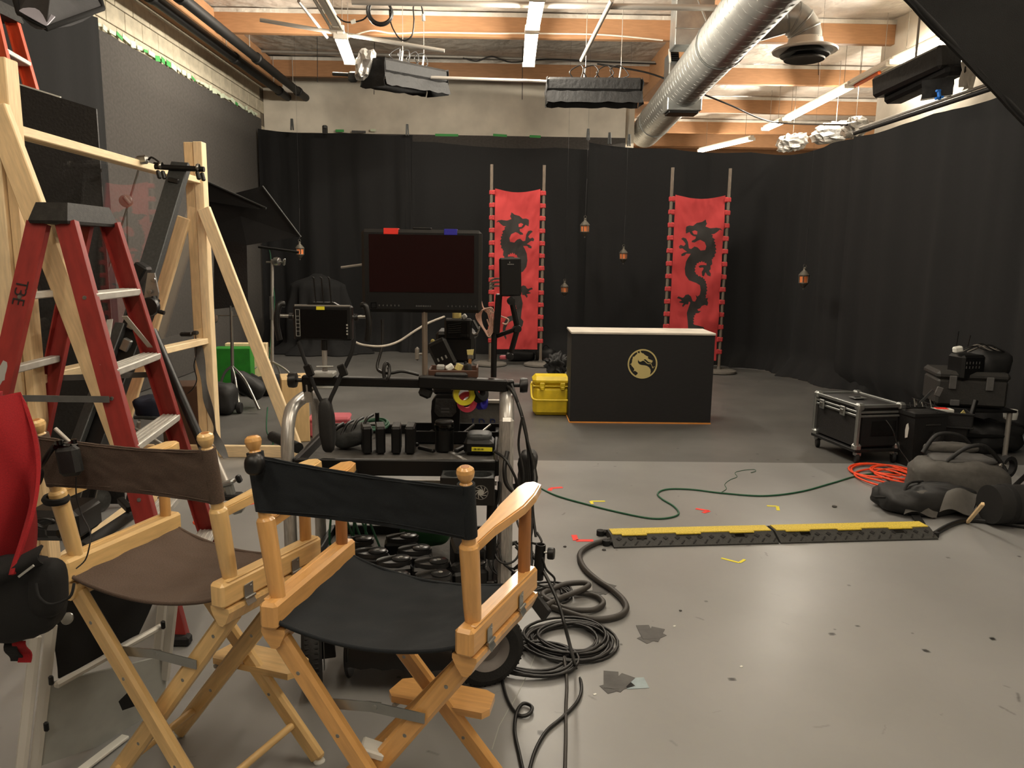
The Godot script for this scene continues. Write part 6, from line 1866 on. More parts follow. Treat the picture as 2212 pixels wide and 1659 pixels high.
	cable([Vector3(-0.123, 1.231, -3.2), Vector3(-0.111, 1.223, -3.2), Vector3(-0.096, 1.231, -3.2), Vector3(-0.088, 1.256, -3.2)], 0.004)
	part("side_cable", M.conduit)
	rod(Vector3(-0.22, 0.79, -3.26), Vector3(-0.22, 1.14, -3.26), 0.03, 14)
	part("mount_column", M.dark_steel)
	# pink-white cable bundle beside the camera
	thing("cable_bundle", "hank of pale pink cable hanging right of the camera", "cable", Vector3(-0.061, 1.253, -3.02))
	for k in 5:
		var w := 0.005 * k
		tube(curve([Vector3(-0.064, 1.344, -3.02) + Vector3(w * 0.3, 0, w), Vector3(-0.078, 1.318, -3.02) + Vector3(-w, 0, w), Vector3(-0.072, 1.279, -3.02) + Vector3(w * 0.4, -w, w), Vector3(-0.054, 1.255, -3.02) + Vector3(w * 0.5, -w, w), Vector3(-0.043, 1.283, -3.02) + Vector3(w, 0, w), Vector3(-0.051, 1.322, -3.02) + Vector3(w, w, w)], 5, true), 0.0026, 6, true)
		part("loop", M.cable_pink)
	for q in [[Vector3(-0.08, 1.38, -3.02), Vector3(-0.066, 1.34, -3.02), Vector3(-0.04, 1.315, -3.02), Vector3(-0.018, 1.285, -3)], [Vector3(-0.044, 1.333, -3.02), Vector3(-0.004, 1.317, -3), Vector3(0.029, 1.305, -2.98), Vector3(0.022, 1.287, -2.98), Vector3(0.006, 1.29, -2.98)], [Vector3(-0.054, 1.301, -3.02), Vector3(-0.036, 1.246, -3.02), Vector3(-0.028, 1.191, -3.02)]]:
		cable(q, 0.003)
		part("loose_cable", M.cable_pink)
	# wooden tray with a brush on the bar
	var wt := Vector3(-0.179, 1.103, -2.92)
	thing("wooden_tray", "small wooden tray of odds and ends strapped on the cross bar", "tray", wt)
	for e in [[Vector3(0, 0.0, 0.04), Vector3(0.185, 0.03, 0.008)], [Vector3(0, 0.0, -0.06), Vector3(0.185, 0.04, 0.008)], [Vector3(-0.09, 0, -0.01), Vector3(0.008, 0.035, 0.1)], [Vector3(0.09, 0.004, -0.01), Vector3(0.008, 0.045, 0.1)], [Vector3(0, -0.014, -0.01), Vector3(0.18, 0.006, 0.1)]]: box(wt + e[0], e[1], Basis(), 0.002)
	part("tray_wood", M.tray_wood if M.has("tray_wood") else mat("tray_wood", Color(0.30, 0.19, 0.13), 0.6))
	box(wt + Vector3(-0.006, -0.016, 0.056), Vector3(0.125, 0.048, 0.03), Basis(), 0.006)
	part("front_pouch", M.black_plastic)
	for k in 4:
		box(wt + Vector3(-0.05 + 0.035 * k, 0.02, 0.0), Vector3(0.03, 0.02, 0.03), Basis(Vector3(0.3, 0.4, 1).normalized(), 0.6 * k), 0.004)
		part("small_part", [M.light_grey, M.white_plastic, M.brush_bristle, M.case_grey][k])
	thing("paint_brush", "paint brush standing bristles up in the wooden tray", "brush", Vector3(-0.112, 1.111, -2.93))
	box(Vector3(-0.117, 1.142, -2.93), Vector3(0.012, 0.04, 0.008), Basis(), 0.003)
	part("brush_handle", M.varnish_dark)
	box(Vector3(-0.115, 1.163, -2.93), Vector3(0.022, 0.016, 0.01), Basis(), 0.002)
	part("ferrule", M.steel)
	prism(PackedVector2Array([Vector2(-0.011, 0), Vector2(0.011, 0), Vector2(0.014, 0.02), Vector2(-0.013, 0.018)]), Vector3(-0.116, 1.172, -2.935), Basis(), 0.01)
	part("bristles", M.brush_bristle)
	# rolls of tape and a pouch hanging under the bar
	var roll := func(p: Vector3, r: float, w: float, axis: Vector3, m: Material, label: String) -> void:
		lathe([Vector2(r * 0.55, -w), Vector2(r, -w), Vector2(r, w), Vector2(r * 0.55, w), Vector2(r * 0.55, -w)], p, axis, 28)
		solo("tape_roll", m, label, "tape", "tape rolls hanging under the cross bar")
	roll.call(Vector3(-0.137, 1.026, -2.88), 0.042, 0.012, Vector3(0.25, 0.1, 1), M.tape_yellow, "yellow tape roll hanging under the cross bar")
	mat("tape_pink", Color(0.93, 0.30, 0.42), 0.6)
	roll.call(Vector3(-0.127, 0.989, -2.92), 0.04, 0.008, Vector3(0.5, 0, 1), M.tape_pink, "pink tape roll behind the yellow one")
	roll.call(Vector3(-0.082, 1.032, -2.92), 0.044, 0.014, Vector3(1.0, 0.5, 0.6), M.black_cloth, "black tape roll right of the yellow one")
	roll.call(Vector3(-0.091, 1.036, -2.97), 0.036, 0.01, Vector3(1, 0.3, 0.9), M.tape_red, "red tape roll behind the black one")
	roll.call(Vector3(-0.073, 0.984, -2.97), 0.034, 0.012, Vector3(1.0, 0.2, 0.5), M.tape_blue, "blue tape roll, lowest and farthest right under the bar")
	rod(Vector3(-0.186, 1.047, -2.9), Vector3(-0.063, 1.041, -2.94), 0.008, 8)
	solo("tape_holder", M.brush_bristle, "pale rod under the cross bar, carrying the tape rolls", "rod")
	box(Vector3(-0.28, 1.038, -2.86), Vector3(0.05, 0.045, 0.03), Basis(Vector3.BACK, -0.4), 0.01)
	solo("tape_holster", M.case_black, "black and red holster hanging under the foot of the pale post", "holster")
	# ---- lower shelf: battery units
	mat("battery_top", Color(0.17, 0.17, 0.17), 0.28)
	var spots := [[Vector3(-0.568, 0.42, -2.941), 0.15, "at the back left"], [Vector3(-0.392, 0.42, -2.981), 0.1, "at the back beside the green cloth"], [Vector3(-0.492, 0.42, -2.82), -0.1, "second row, leftmost"], [Vector3(-0.327, 0.42, -2.852), 0.05, "with two pale dots, behind the chair seat"], [Vector3(-0.392, 0.42, -2.74), 0.2, "just over the navy seat's left part"], [Vector3(-0.249, 0.42, -2.725), -0.05, "with a black strap on top"], [Vector3(-0.381, 0.42, -2.596), 0.1, "mostly hidden by the navy seat"], [Vector3(-0.233, 0.42, -2.607), 0.05, "nearest the seat's front edge"], [Vector3(-0.11, 0.42, -2.702), 0.3, "right, beside the cables"]]
	for q in spots:
		var c: Vector3 = q[0] * Vector3(1, 0, 1) + Vector3(0, 0.34, 0)
		thing("camera_battery", "rounded black battery on the cart's lower shelf, " + q[2], "battery", c, "batteries on the cart's lower shelf")
		var b := Basis(Vector3.UP, q[1])
		box(c + Vector3(0, 0.032, 0), Vector3(0.138, 0.064, 0.082), b, 0.01)
		part("battery_body", M.black_plastic)
		var ov := PackedVector2Array()
		for k in 24:
			var a := TAU * k / 24
			ov.append(Vector2(cos(a) * 0.069, sin(a) * 0.041) * (1.0 if cos(a) > 0 else 0.92))
		prism(ov, c + Vector3(0, 0.064, 0), Basis(b.x, -b.z, b.y), 0.016, true)
		part("top_shell", M.battery_top)
		lathe([Vector2(0.0, 0.0165), Vector2(0.032, 0.0165), Vector2(0.035, 0.02), Vector2(0.03, 0.023), Vector2(0.0, 0.023)], c + b.x * 0.028 + Vector3(0, 0.064, 0), Vector3.UP, 20)
		part("round_boss", M.battery_top)
		lathe([Vector2(0.0, 0.0), Vector2(0.008, 0.0), Vector2(0.008, 0.001), Vector2(0, 0.001)], c + b.x * 0.028 + Vector3(0, 0.0875, 0), Vector3.UP, 12)
		part("pale_dot", M.light_grey)
		bar(c + b.x * -0.06 + b.z * 0.018 + Vector3(0, 0.083, 0), c + b.x * 0.012 + b.z * -0.022 + Vector3(0, 0.085, 0), 0.009, 0.007)
		part("ridge", M.case_grey)
	var gc := Vector3(-0.202, 0.4, -2.876) * Vector3(1, 0, 1) + Vector3(0, 0.34, -0.05)
	box(gc + Vector3(0.06, 0.06, 0), Vector3(0.09, 0.12, 0.09), Basis(), 0.01)
	solo("power_block", M.black_plastic, "upright black power block on the lower shelf, by the chair's right back post", "charger")
	pillow(gc + Vector3(-0.1, 0.06, -0.15), Vector3(0.2, 0.1, 0.12), Basis(), 0.7, 0.03, 6.0)
	mat("green_cloth", Color(0.03, 0.22, 0.08), 0.8)
	solo("green_cloth", M.green_cloth, "dark green cloth tucked behind the lower shelf batteries", "cloth")
	box(Vector3(-0.117, 0.413, -2.8), Vector3(0.12, 0.1, 0.15), Basis(Vector3.UP, 0.2), 0.01)
	solo("black_box", M.black_plastic, "black box at the right end of the cart's lower shelf", "box")
	# green cords hanging behind the left side
	for k in 4:
		cable([Vector3(-0.62 + 0.02 * k, 0.76, -3.2), Vector3(-0.66 + 0.03 * k, 0.5, -3.15), Vector3(-0.60 + 0.035 * k, 0.30, -3.1), Vector3(-0.7 + 0.05 * k, 0.36, -3.05), Vector3(-0.66 + 0.04 * k, 0.7, -3.1)], 0.005)
	solo("green_cable", M.green_cord, "green cords hanging under the left of the cart's top shelf", "cord")
	# leather case on the floor under the cart
	sheet(20, 16, func(u: float, v: float) -> Vector3:
		var a := lerpf(-0.25, PI + 0.25, v)
		return Vector3(-0.339, 0, -2.532) + Vector3(lerpf(-0.2, 0.18, u), 0.015 + 0.11 + 0.11 * sin(a) * (1.0 - 0.06 * u), -0.12 - 0.12 * cos(a) + 0.02 * u) + Vector3(0, 0.004, 0) * sin(u * 30.0), 0.012)
	for s in [-0.2, 0.18]:
		lathe([Vector2(0, -0.006), Vector2(0.115, -0.006), Vector2(0.12, 0), Vector2(0.115, 0.006), Vector2(0, 0.006)], Vector3(-0.339, 0, -2.532) + Vector3(s, 0.125, -0.12), Vector3.RIGHT, 28)
	thing("leather_case", "black leather case lying on the floor under the cart", "case", Vector3(-0.339, 0, -2.532))
	part("case_body", M.black_leather if M.has("black_leather") else mat("black_leather", Color(0.07, 0.062, 0.058), 0.38))
	for s in [-0.19, 0.06, 0.17]:
		var ring := []
		for k in 15: ring.append(Vector3(-0.339, 0, -2.532) + Vector3(s, 0.125 + 0.122 * sin(PI * k / 14.0), -0.12 - 0.127 * cos(PI * k / 14.0)))
		cable(ring, 0.004, 6, 2)
		part("seam", M.black_plastic)
	# black mesh bag, loose sleeve and cables at the cart's right end
	pillow(Vector3(0.113, 0.74, -2.85), Vector3(0.075, 0.15, 0.1), Basis(), 0.6, 0.03, 9.0)
	solo("mesh_bag", M.nylon, "black bag hanging outside the cart's right upright", "bag")
	var sv := Vector3(0.142, 0.511, -2.5)
	thing("stand_sleeve", "black metal tube sleeve with a ribbed knob, right of the chair arm", "fitting", Vector3(0.14, 0.439, -2.5))
	lathe([Vector2(0.012, 0.06), Vector2(0.014, 0.066), Vector2(0.017, 0.066), Vector2(0.018, 0.06), Vector2(0.018, -0.06), Vector2(0.0, -0.06)], sv, Vector3(0.05, 1, 0), 20)
	part("sleeve", M.black_metal)
	rod(Vector3(0.156, 0.552, -2.49), Vector3(0.17, 0.551, -2.49), 0.004, 8)
	part("screw", M.steel)
	lathe([Vector2(0, 0), Vector2(0.019, 0.0), Vector2(0.021, 0.004), Vector2(0.021, 0.02), Vector2(0.018, 0.024), Vector2(0, 0.024)], Vector3(0.169, 0.549, -2.49), Vector3(1, 0, 0.2), 10)
	part("knob", M.black_plastic)
	rod(Vector3(0.12, 0.435, -2.52), Vector3(0.057, 0.417, -2.62), 0.012, 8)
	part("arm", M.black_metal)
	var hang := [
		[[Vector3(0.026, 1.065, -2.84), Vector3(0.051, 1.046, -2.8), Vector3(0.083, 0.963, -2.78), Vector3(0.104, 0.865, -2.75), Vector3(0.116, 0.733, -2.72), Vector3(0.123, 0.605, -2.68), Vector3(0.106, 0.487, -2.62)], 0.007],
		[[Vector3(0.043, 1.074, -2.84), Vector3(0.072, 0.998, -2.78), Vector3(0.097, 0.9, -2.75), Vector3(0.125, 0.786, -2.72), Vector3(0.123, 0.651, -2.7), Vector3(0.136, 0.546, -2.65)], 0.006],
		[[Vector3(0.029, 0.861, -2.66), Vector3(0.019, 0.81, -2.63), Vector3(0.026, 0.754, -2.62), Vector3(0.061, 0.72, -2.62), Vector3(0.103, 0.726, -2.64), Vector3(0.13, 0.748, -2.7), Vector3(0.118, 0.83, -2.75)], 0.008],
		[[Vector3(-0.018, 0.856, -2.68), Vector3(0.019, 0.841, -2.64), Vector3(0.044, 0.805, -2.62), Vector3(0.066, 0.751, -2.63), Vector3(0.079, 0.671, -2.64), Vector3(0.089, 0.557, -2.62), Vector3(0.074, 0.425, -2.6)], 0.005],
		[[Vector3(0, 0.75, -2.66), Vector3(-0.004, 0.684, -2.65), Vector3(-0.028, 0.611, -2.66), Vector3(-0.018, 0.559, -2.66)], 0.006],
		[[Vector3(0.056, 0.774, -2.64), Vector3(0.07, 0.695, -2.62), Vector3(0.067, 0.616, -2.6), Vector3(0.111, 0.567, -2.55), Vector3(0.149, 0.575, -2.52), Vector3(0.134, 0.601, -2.55)], 0.004],
		[[Vector3(0.113, 0.634, -2.6), Vector3(0.116, 0.546, -2.56), Vector3(0.119, 0.461, -2.5), Vector3(0.134, 0.441, -2.48), Vector3(0.183, 0.422, -2.5), Vector3(0.197, 0.444, -2.52), Vector3(0.166, 0.486, -2.5), Vector3(0.151, 0.536, -2.48)], 0.004],
		[[Vector3(0.081, 0.98, -2.7), Vector3(0.069, 0.877, -2.7), Vector3(0.087, 0.779, -2.68), Vector3(0.085, 0.664, -2.66), Vector3(0.105, 0.513, -2.6)], 0.005],
		[[Vector3(0.053, 0.748, -2.64), Vector3(0.091, 0.582, -2.6), Vector3(0.096, 0.504, -2.58), Vector3(0.057, 0.443, -2.6)], 0.005],
	]
	thing("cable_tangle", "tangle of black cables hanging down the cart's right end", "cable", Vector3(0.09, 0.426, -2.6))
	for q in hang:
		cable(q[0], q[1])
		part("cable", M.cable_black)
	for k in 7:
		coil(Vector3(0.04, 0.48, -2.66) + Vector3(0.022 * (k % 3), -0.019 * k, -0.02 * k), 0.04 + 0.006 * k, 1, 0.004, Vector3(0.3 * sin(k), 0.5, 0.6), 0.3)
		part("cable", M.cable_black)
	for p in [Vector3(0.063, 0.7, -2.63), Vector3(0.067, 0.723, -2.64)]:
		rod(p, p + Vector3(0.002, -0.03, 0), 0.012, 8)
		part("cable_tie", M.black_plastic)
	bar(Vector3(0.102, 0.433, -2.45), Vector3(0.162, 0.39, -2.35), 0.02, 0.045, Vector3(0.6, 1, 0), 0.004)
	solo("strap_end", M.nylon, "stiff black strap end slanting over the cables by the chair's hinge", "strap")



# rl, rr, fl, fr: where the posts meet the side rails; tl, tr: tops of the back posts
func director_chair(label: String, rl: Vector3, rr: Vector3, fl: Vector3, fr: Vector3, tl: Vector3, tr: Vector3, wood: Material, back: Material, seat: Material, foot_mid: Vector3) -> Node3D:
	var mid := (rl + rr + fl + fr) * 0.25
	var chair := thing("directors_chair", label, "chair", mid * Vector3(1, 0, 1), "tall wooden folding chairs in the foreground")
	var u := ((rr - rl) + (fr - fl)).normalized()
	var d := ((fl - rl) + (fr - rr)).normalized()
	var down := Vector3.DOWN
	for s in 2:
		var r: Vector3 = [rl, rr][s]
		var f: Vector3 = [fl, fr][s]
		var o: Vector3 = u * (-1.0 if s == 0 else 1.0)
		var rd := (f - r).normalized()
		bar(r - rd * 0.05 + down * 0.034, f + rd * 0.045 + down * 0.034, 0.046, 0.066, Vector3.UP, 0.008)
		var rail := part("side_rail", wood)
		bar(r - rd * 0.03 + down * 0.001 + o * 0.014, f + rd * 0.03 + down * 0.001 + o * 0.014, 0.014, 0.006, Vector3.UP, 0.002)
		part("rail_lip", wood, rail)
		# leg head: a rounded block under the rail
		var b := Basis(u, Vector3.UP, u.cross(Vector3.UP))
		var hp := PackedVector2Array([Vector2(-0.03, -0.002), Vector2(0.03, -0.002), Vector2(0.031, -0.012), Vector2(0.016, -0.044), Vector2(0.006, -0.052), Vector2(-0.006, -0.052), Vector2(-0.022, -0.03), Vector2(-0.031, -0.012)])
		var zb := rd
		var xb := Vector3.UP.cross(zb).normalized() * -1.0
		prism(hp, r - rd * 0.035 + down * 0.068 - o * 0.004, Basis(xb, Vector3.UP, zb), r.distance_to(f) + 0.07)
		part("leg_head", wood)
		for k in 2:
			var hpnt := r.lerp(f, 0.12 + 0.62 * k) + o * 0.0245 + down * 0.045
			box(hpnt, Vector3(0.002, 0.036, 0.034), Basis(o, Vector3.UP, o.cross(Vector3.UP)), 0.0008)
			box(hpnt + down * 0.026 + o * 0.004, Vector3(0.002, 0.024, 0.034), Basis(Vector3.FORWARD, 0.0) * Basis(o, Vector3.UP, o.cross(Vector3.UP)) * Basis(Vector3.BACK, 0.5), 0.0008)
			rod(hpnt + down * 0.018 - rd * 0.018 + o * 0.003, hpnt + down * 0.018 + rd * 0.018 + o * 0.003, 0.004, 8)
			for e in [-0.009, 0.009]: lathe([Vector2(0.004, 0), Vector2(0.003, 0.0015), Vector2(0, 0.002)], hpnt + rd * e + Vector3(0, 0.008, 0), o, 8)
			part("hinge", M.zinc, rail)
		# back post: octagonal foot, waist, then the dowel inside the sleeve and its knob
		var t: Vector3 = [tl, tr][s]
		var ax := (t - r).normalized()
		var l := r.distance_to(t)
		var arm_h := 0.19
		lathe([Vector2(0.0, -0.005), Vector2(0.0185, -0.005), Vector2(0.0205, 0.03), Vector2(0.0225, arm_h - 0.03), Vector2(0.0225, arm_h - 0.006), Vector2(0.019, arm_h), Vector2(0.0155, arm_h + 0.002), Vector2(0.0155, arm_h + 0.025), Vector2(0.013, arm_h + 0.03), Vector2(0.012, l - 0.022), Vector2(0.016, l - 0.018), Vector2(0.0115, l - 0.012), Vector2(0.018, l), Vector2(0.020, l + 0.010), Vector2(0.0185, l + 0.018), Vector2(0.012, l + 0.023), Vector2(0.0, l + 0.023)], r, ax, 12, 0.35)
		part("back_post", wood)
		lathe([Vector2(0.0, 0.0), Vector2(0.009, 0.0), Vector2(0.0095, -0.001)], r + ax * (l + 0.0236), ax, 14)
		part("knob_mark", M.varnish_dark)
		# front post and arm
		rod(f + Vector3(0, -0.005, 0), f + Vector3(0, 0.185, 0), 0.0165, 14)
		part("front_post", M.varnish_dark if wood == M.varnish else M.varnish)
		var a := r + ax * 0.165
		var e := f + Vector3(0, 0.195, 0)
		var ad := (e - a).normalized()
		var al := a.distance_to(e)
		var zz := ad.cross(o).normalized()
		if zz.y < 0.0: zz = -zz
		var arm := PackedVector2Array()
		for q in [[0.0, -0.014], [al * 0.35, -0.016], [al * 0.7, -0.026], [al + 0.02, -0.028], [al + 0.055, -0.02], [al + 0.065, 0.0], [al + 0.05, 0.024], [al * 0.95, 0.034], [al * 0.72, 0.036], [al * 0.5, 0.026], [al * 0.3, 0.016], [0.0, 0.013]]: arm.append(Vector2(q[0], q[1]))
		prism(arm, a, Basis(ad, o, zz), 0.021, true)
		var armp := part("armrest", wood)
		var rim := PackedVector2Array()
		for q in arm: rim.append(Vector2(lerpf(al * 0.5, q.x, 0.97), q.y * 0.86))
		prism(rim, a + zz * 0.021, Basis(ad, o, zz), 0.003, true)
		part("arm_crown", wood, armp)
	# canvas back on two sleeves
	var lo := 0.205
	var panel := []
	for s in 2:
		var r: Vector3 = [rl, rr][s]
		var t: Vector3 = [tl, tr][s]
		var ax := (t - r).normalized()
		var l := r.distance_to(t)
		panel.append([r + ax * (lo + 0.004), r + ax * (l - 0.016)])
	sheet(30, 10, func(p: float, q: float) -> Vector3:
		var low: Vector3 = panel[0][0].lerp(panel[1][0], p) + Vector3(0, -0.006 * sin(p * PI), 0)
		var high: Vector3 = panel[0][1].lerp(panel[1][1], p) + Vector3(0, -0.018 * sin(p * PI), 0)
		return high.lerp(low, q) + d * (0.03 * sin(p * PI) - 0.019) + d * 0.006 * wob.get_noise_2d(p * 60.0, q * 60.0), 0.004, 0.5, 0.14)
	var pb := part("canvas_back", back)
	for s in 2:
		tube(PackedVector3Array([panel[s][0], panel[s][0].lerp(panel[s][1], 0.5), panel[s][1]]), 0.020, 14)
		part("sleeve", back, pb)
	for q in [0.045, 0.955]:
		var st := []
		for k in 11:
			var p: float = k / 10.0
			st.append(panel[0][1].lerp(panel[1][1], p).lerp(panel[0][0].lerp(panel[1][0], p), q) + Vector3(0, -0.018 * sin(p * PI) * (1.0 - q), 0) + d * (0.03 * sin(p * PI) - 0.0222))
		tube(curve(st, 2), 0.0016, 5)
		part("hem_seam", back, pb)
	# slung canvas seat
	sheet(30, 18, func(p: float, q: float) -> Vector3:
		var a := (rl - d * 0.035).lerp(fl + d * 0.03, q)
		var b := (rr - d * 0.035).lerp(fr + d * 0.03, q)
		var sag := 0.05 * pow(sin(p * PI), 0.8) * (0.75 + 0.25 * sin(q * PI))
		return (a + u * 0.02).lerp(b - u * 0.02, p) + Vector3(0, -0.05 - sag + 0.006 * wob.get_noise_2d(p * 30.0, q * 40.0), 0), 0.004, 0.5, 0.4)
	var cs := part("canvas_seat", seat)
	for q in [-0.033, 1.0]:
		var st := []
		for k in 13:
			var p: float = k / 12.0
			var a := rl - d * 0.033 if q < 0.0 else fl + d * 0.028
			var b := rr - d * 0.033 if q < 0.0 else fr + d * 0.028
			st.append((a + u * 0.02).lerp(b - u * 0.02, p) + Vector3(0, -0.05 - 0.05 * pow(sin(p * PI), 0.8) * 0.75, 0))
		tube(curve(st, 2), 0.0055, 6)
		part("hem", seat, cs)
	# two crossed pairs of legs
	var feet := []
	for k in 2:   # rear, front
		var a: Vector3 = [rl, fl][k] + down * 0.10 + u * 0.01 + d * (0.005 if k == 0 else -0.005)
		var b: Vector3 = [rr, fr][k] + down * 0.10 - u * 0.01 + d * (0.005 if k == 0 else -0.005)
		var fa: Vector3 = [rr, fr][k] * Vector3(1, 0, 1) - u * 0.01 + d * (-0.03 if k == 0 else 0.03)
		var fb: Vector3 = [rl, fl][k] * Vector3(1, 0, 1) + u * 0.01 + d * (0.0 if k == 0 else 0.0)
		var off := d * (-0.016 if k == 0 else 0.016)
		for e in [[a + off, fa + off, 1.0], [b - off, fb - off, -1.0]]:
			bar(e[0], e[1] + Vector3(0, 0.012, 0), 0.03, 0.05, u, 0.008)
			var lg := part("leg", wood)
			lathe([Vector2(0.0, 0.0), Vector2(0.016, 0.0), Vector2(0.018, 0.006), Vector2(0.014, 0.014), Vector2(0, 0.014)], e[1] + Vector3(0, 0.0, 0), Vector3.UP, 14)
			part("glide", M.white_plastic, lg)
			for p in [0.12, 0.34, 0.68]:
				lathe([Vector2(0.006, 0), Vector2(0.005, 0.002), Vector2(0, 0.003)], e[0].lerp(e[1], p) - d * 0.0135, -d, 10)
				part("screw", M.steel, lg)
		feet.append([fb, fa])
		if k == 0:
			var p0: Vector3 = (a + off).lerp(fa + off, 0.25) + d * 0.016 + u * 0.01
			var p1: Vector3 = (b - off).lerp(fb - off, 0.25) - d * 0.018
			var pm := (p0 + p1) * 0.5 + Vector3(0, 0.01, 0)
			bar(p0 - u * 0.012, pm + u * 0.015, 0.003, 0.026)
			bar(pm - u * 0.02 - d * 0.004, p1 + u * 0.012 - d * 0.004, 0.003, 0.026)
			for q in [p0, pm, p1]: lathe([Vector2(0.007, 0), Vector2(0.006, 0.003), Vector2(0, 0.004)], q - d * 0.003, -d, 10)
			part("folding_brace", M.zinc)
	for s in 2:
		var a: Vector3 = feet[0][s].lerp([rr, rl][s] * Vector3(1, 0, 1), 0.16) + Vector3(0, 0.115, 0)
		var b: Vector3 = feet[1][s].lerp([fr, fl][s] * Vector3(1, 0, 1), 0.16) + Vector3(0, 0.115, 0)
		rod(a - d * 0.01, b + d * 0.02, 0.0115, 12)
		part("stretcher", M.varnish_pale)
	# footrest on the front legs
	var fp := PackedVector2Array([Vector2(-0.15, -0.03), Vector2(-0.13, -0.055), Vector2(0.145, -0.055), Vector2(0.16, -0.03), Vector2(0.15, 0.045), Vector2(0.12, 0.06), Vector2(-0.10, 0.06), Vector2(-0.14, 0.04)])
	prism(fp, foot_mid, Basis(u, d, u.cross(d)), 0.02)
	var ft := part("footrest", wood)
	rod(foot_mid - u * 0.12 - d * 0.06 + down * 0.005, foot_mid - u * 0.10 + d * 0.03 + down * 0.005, 0.007, 8)
	part("footrest_pin", M.light_grey, ft)
	return chair


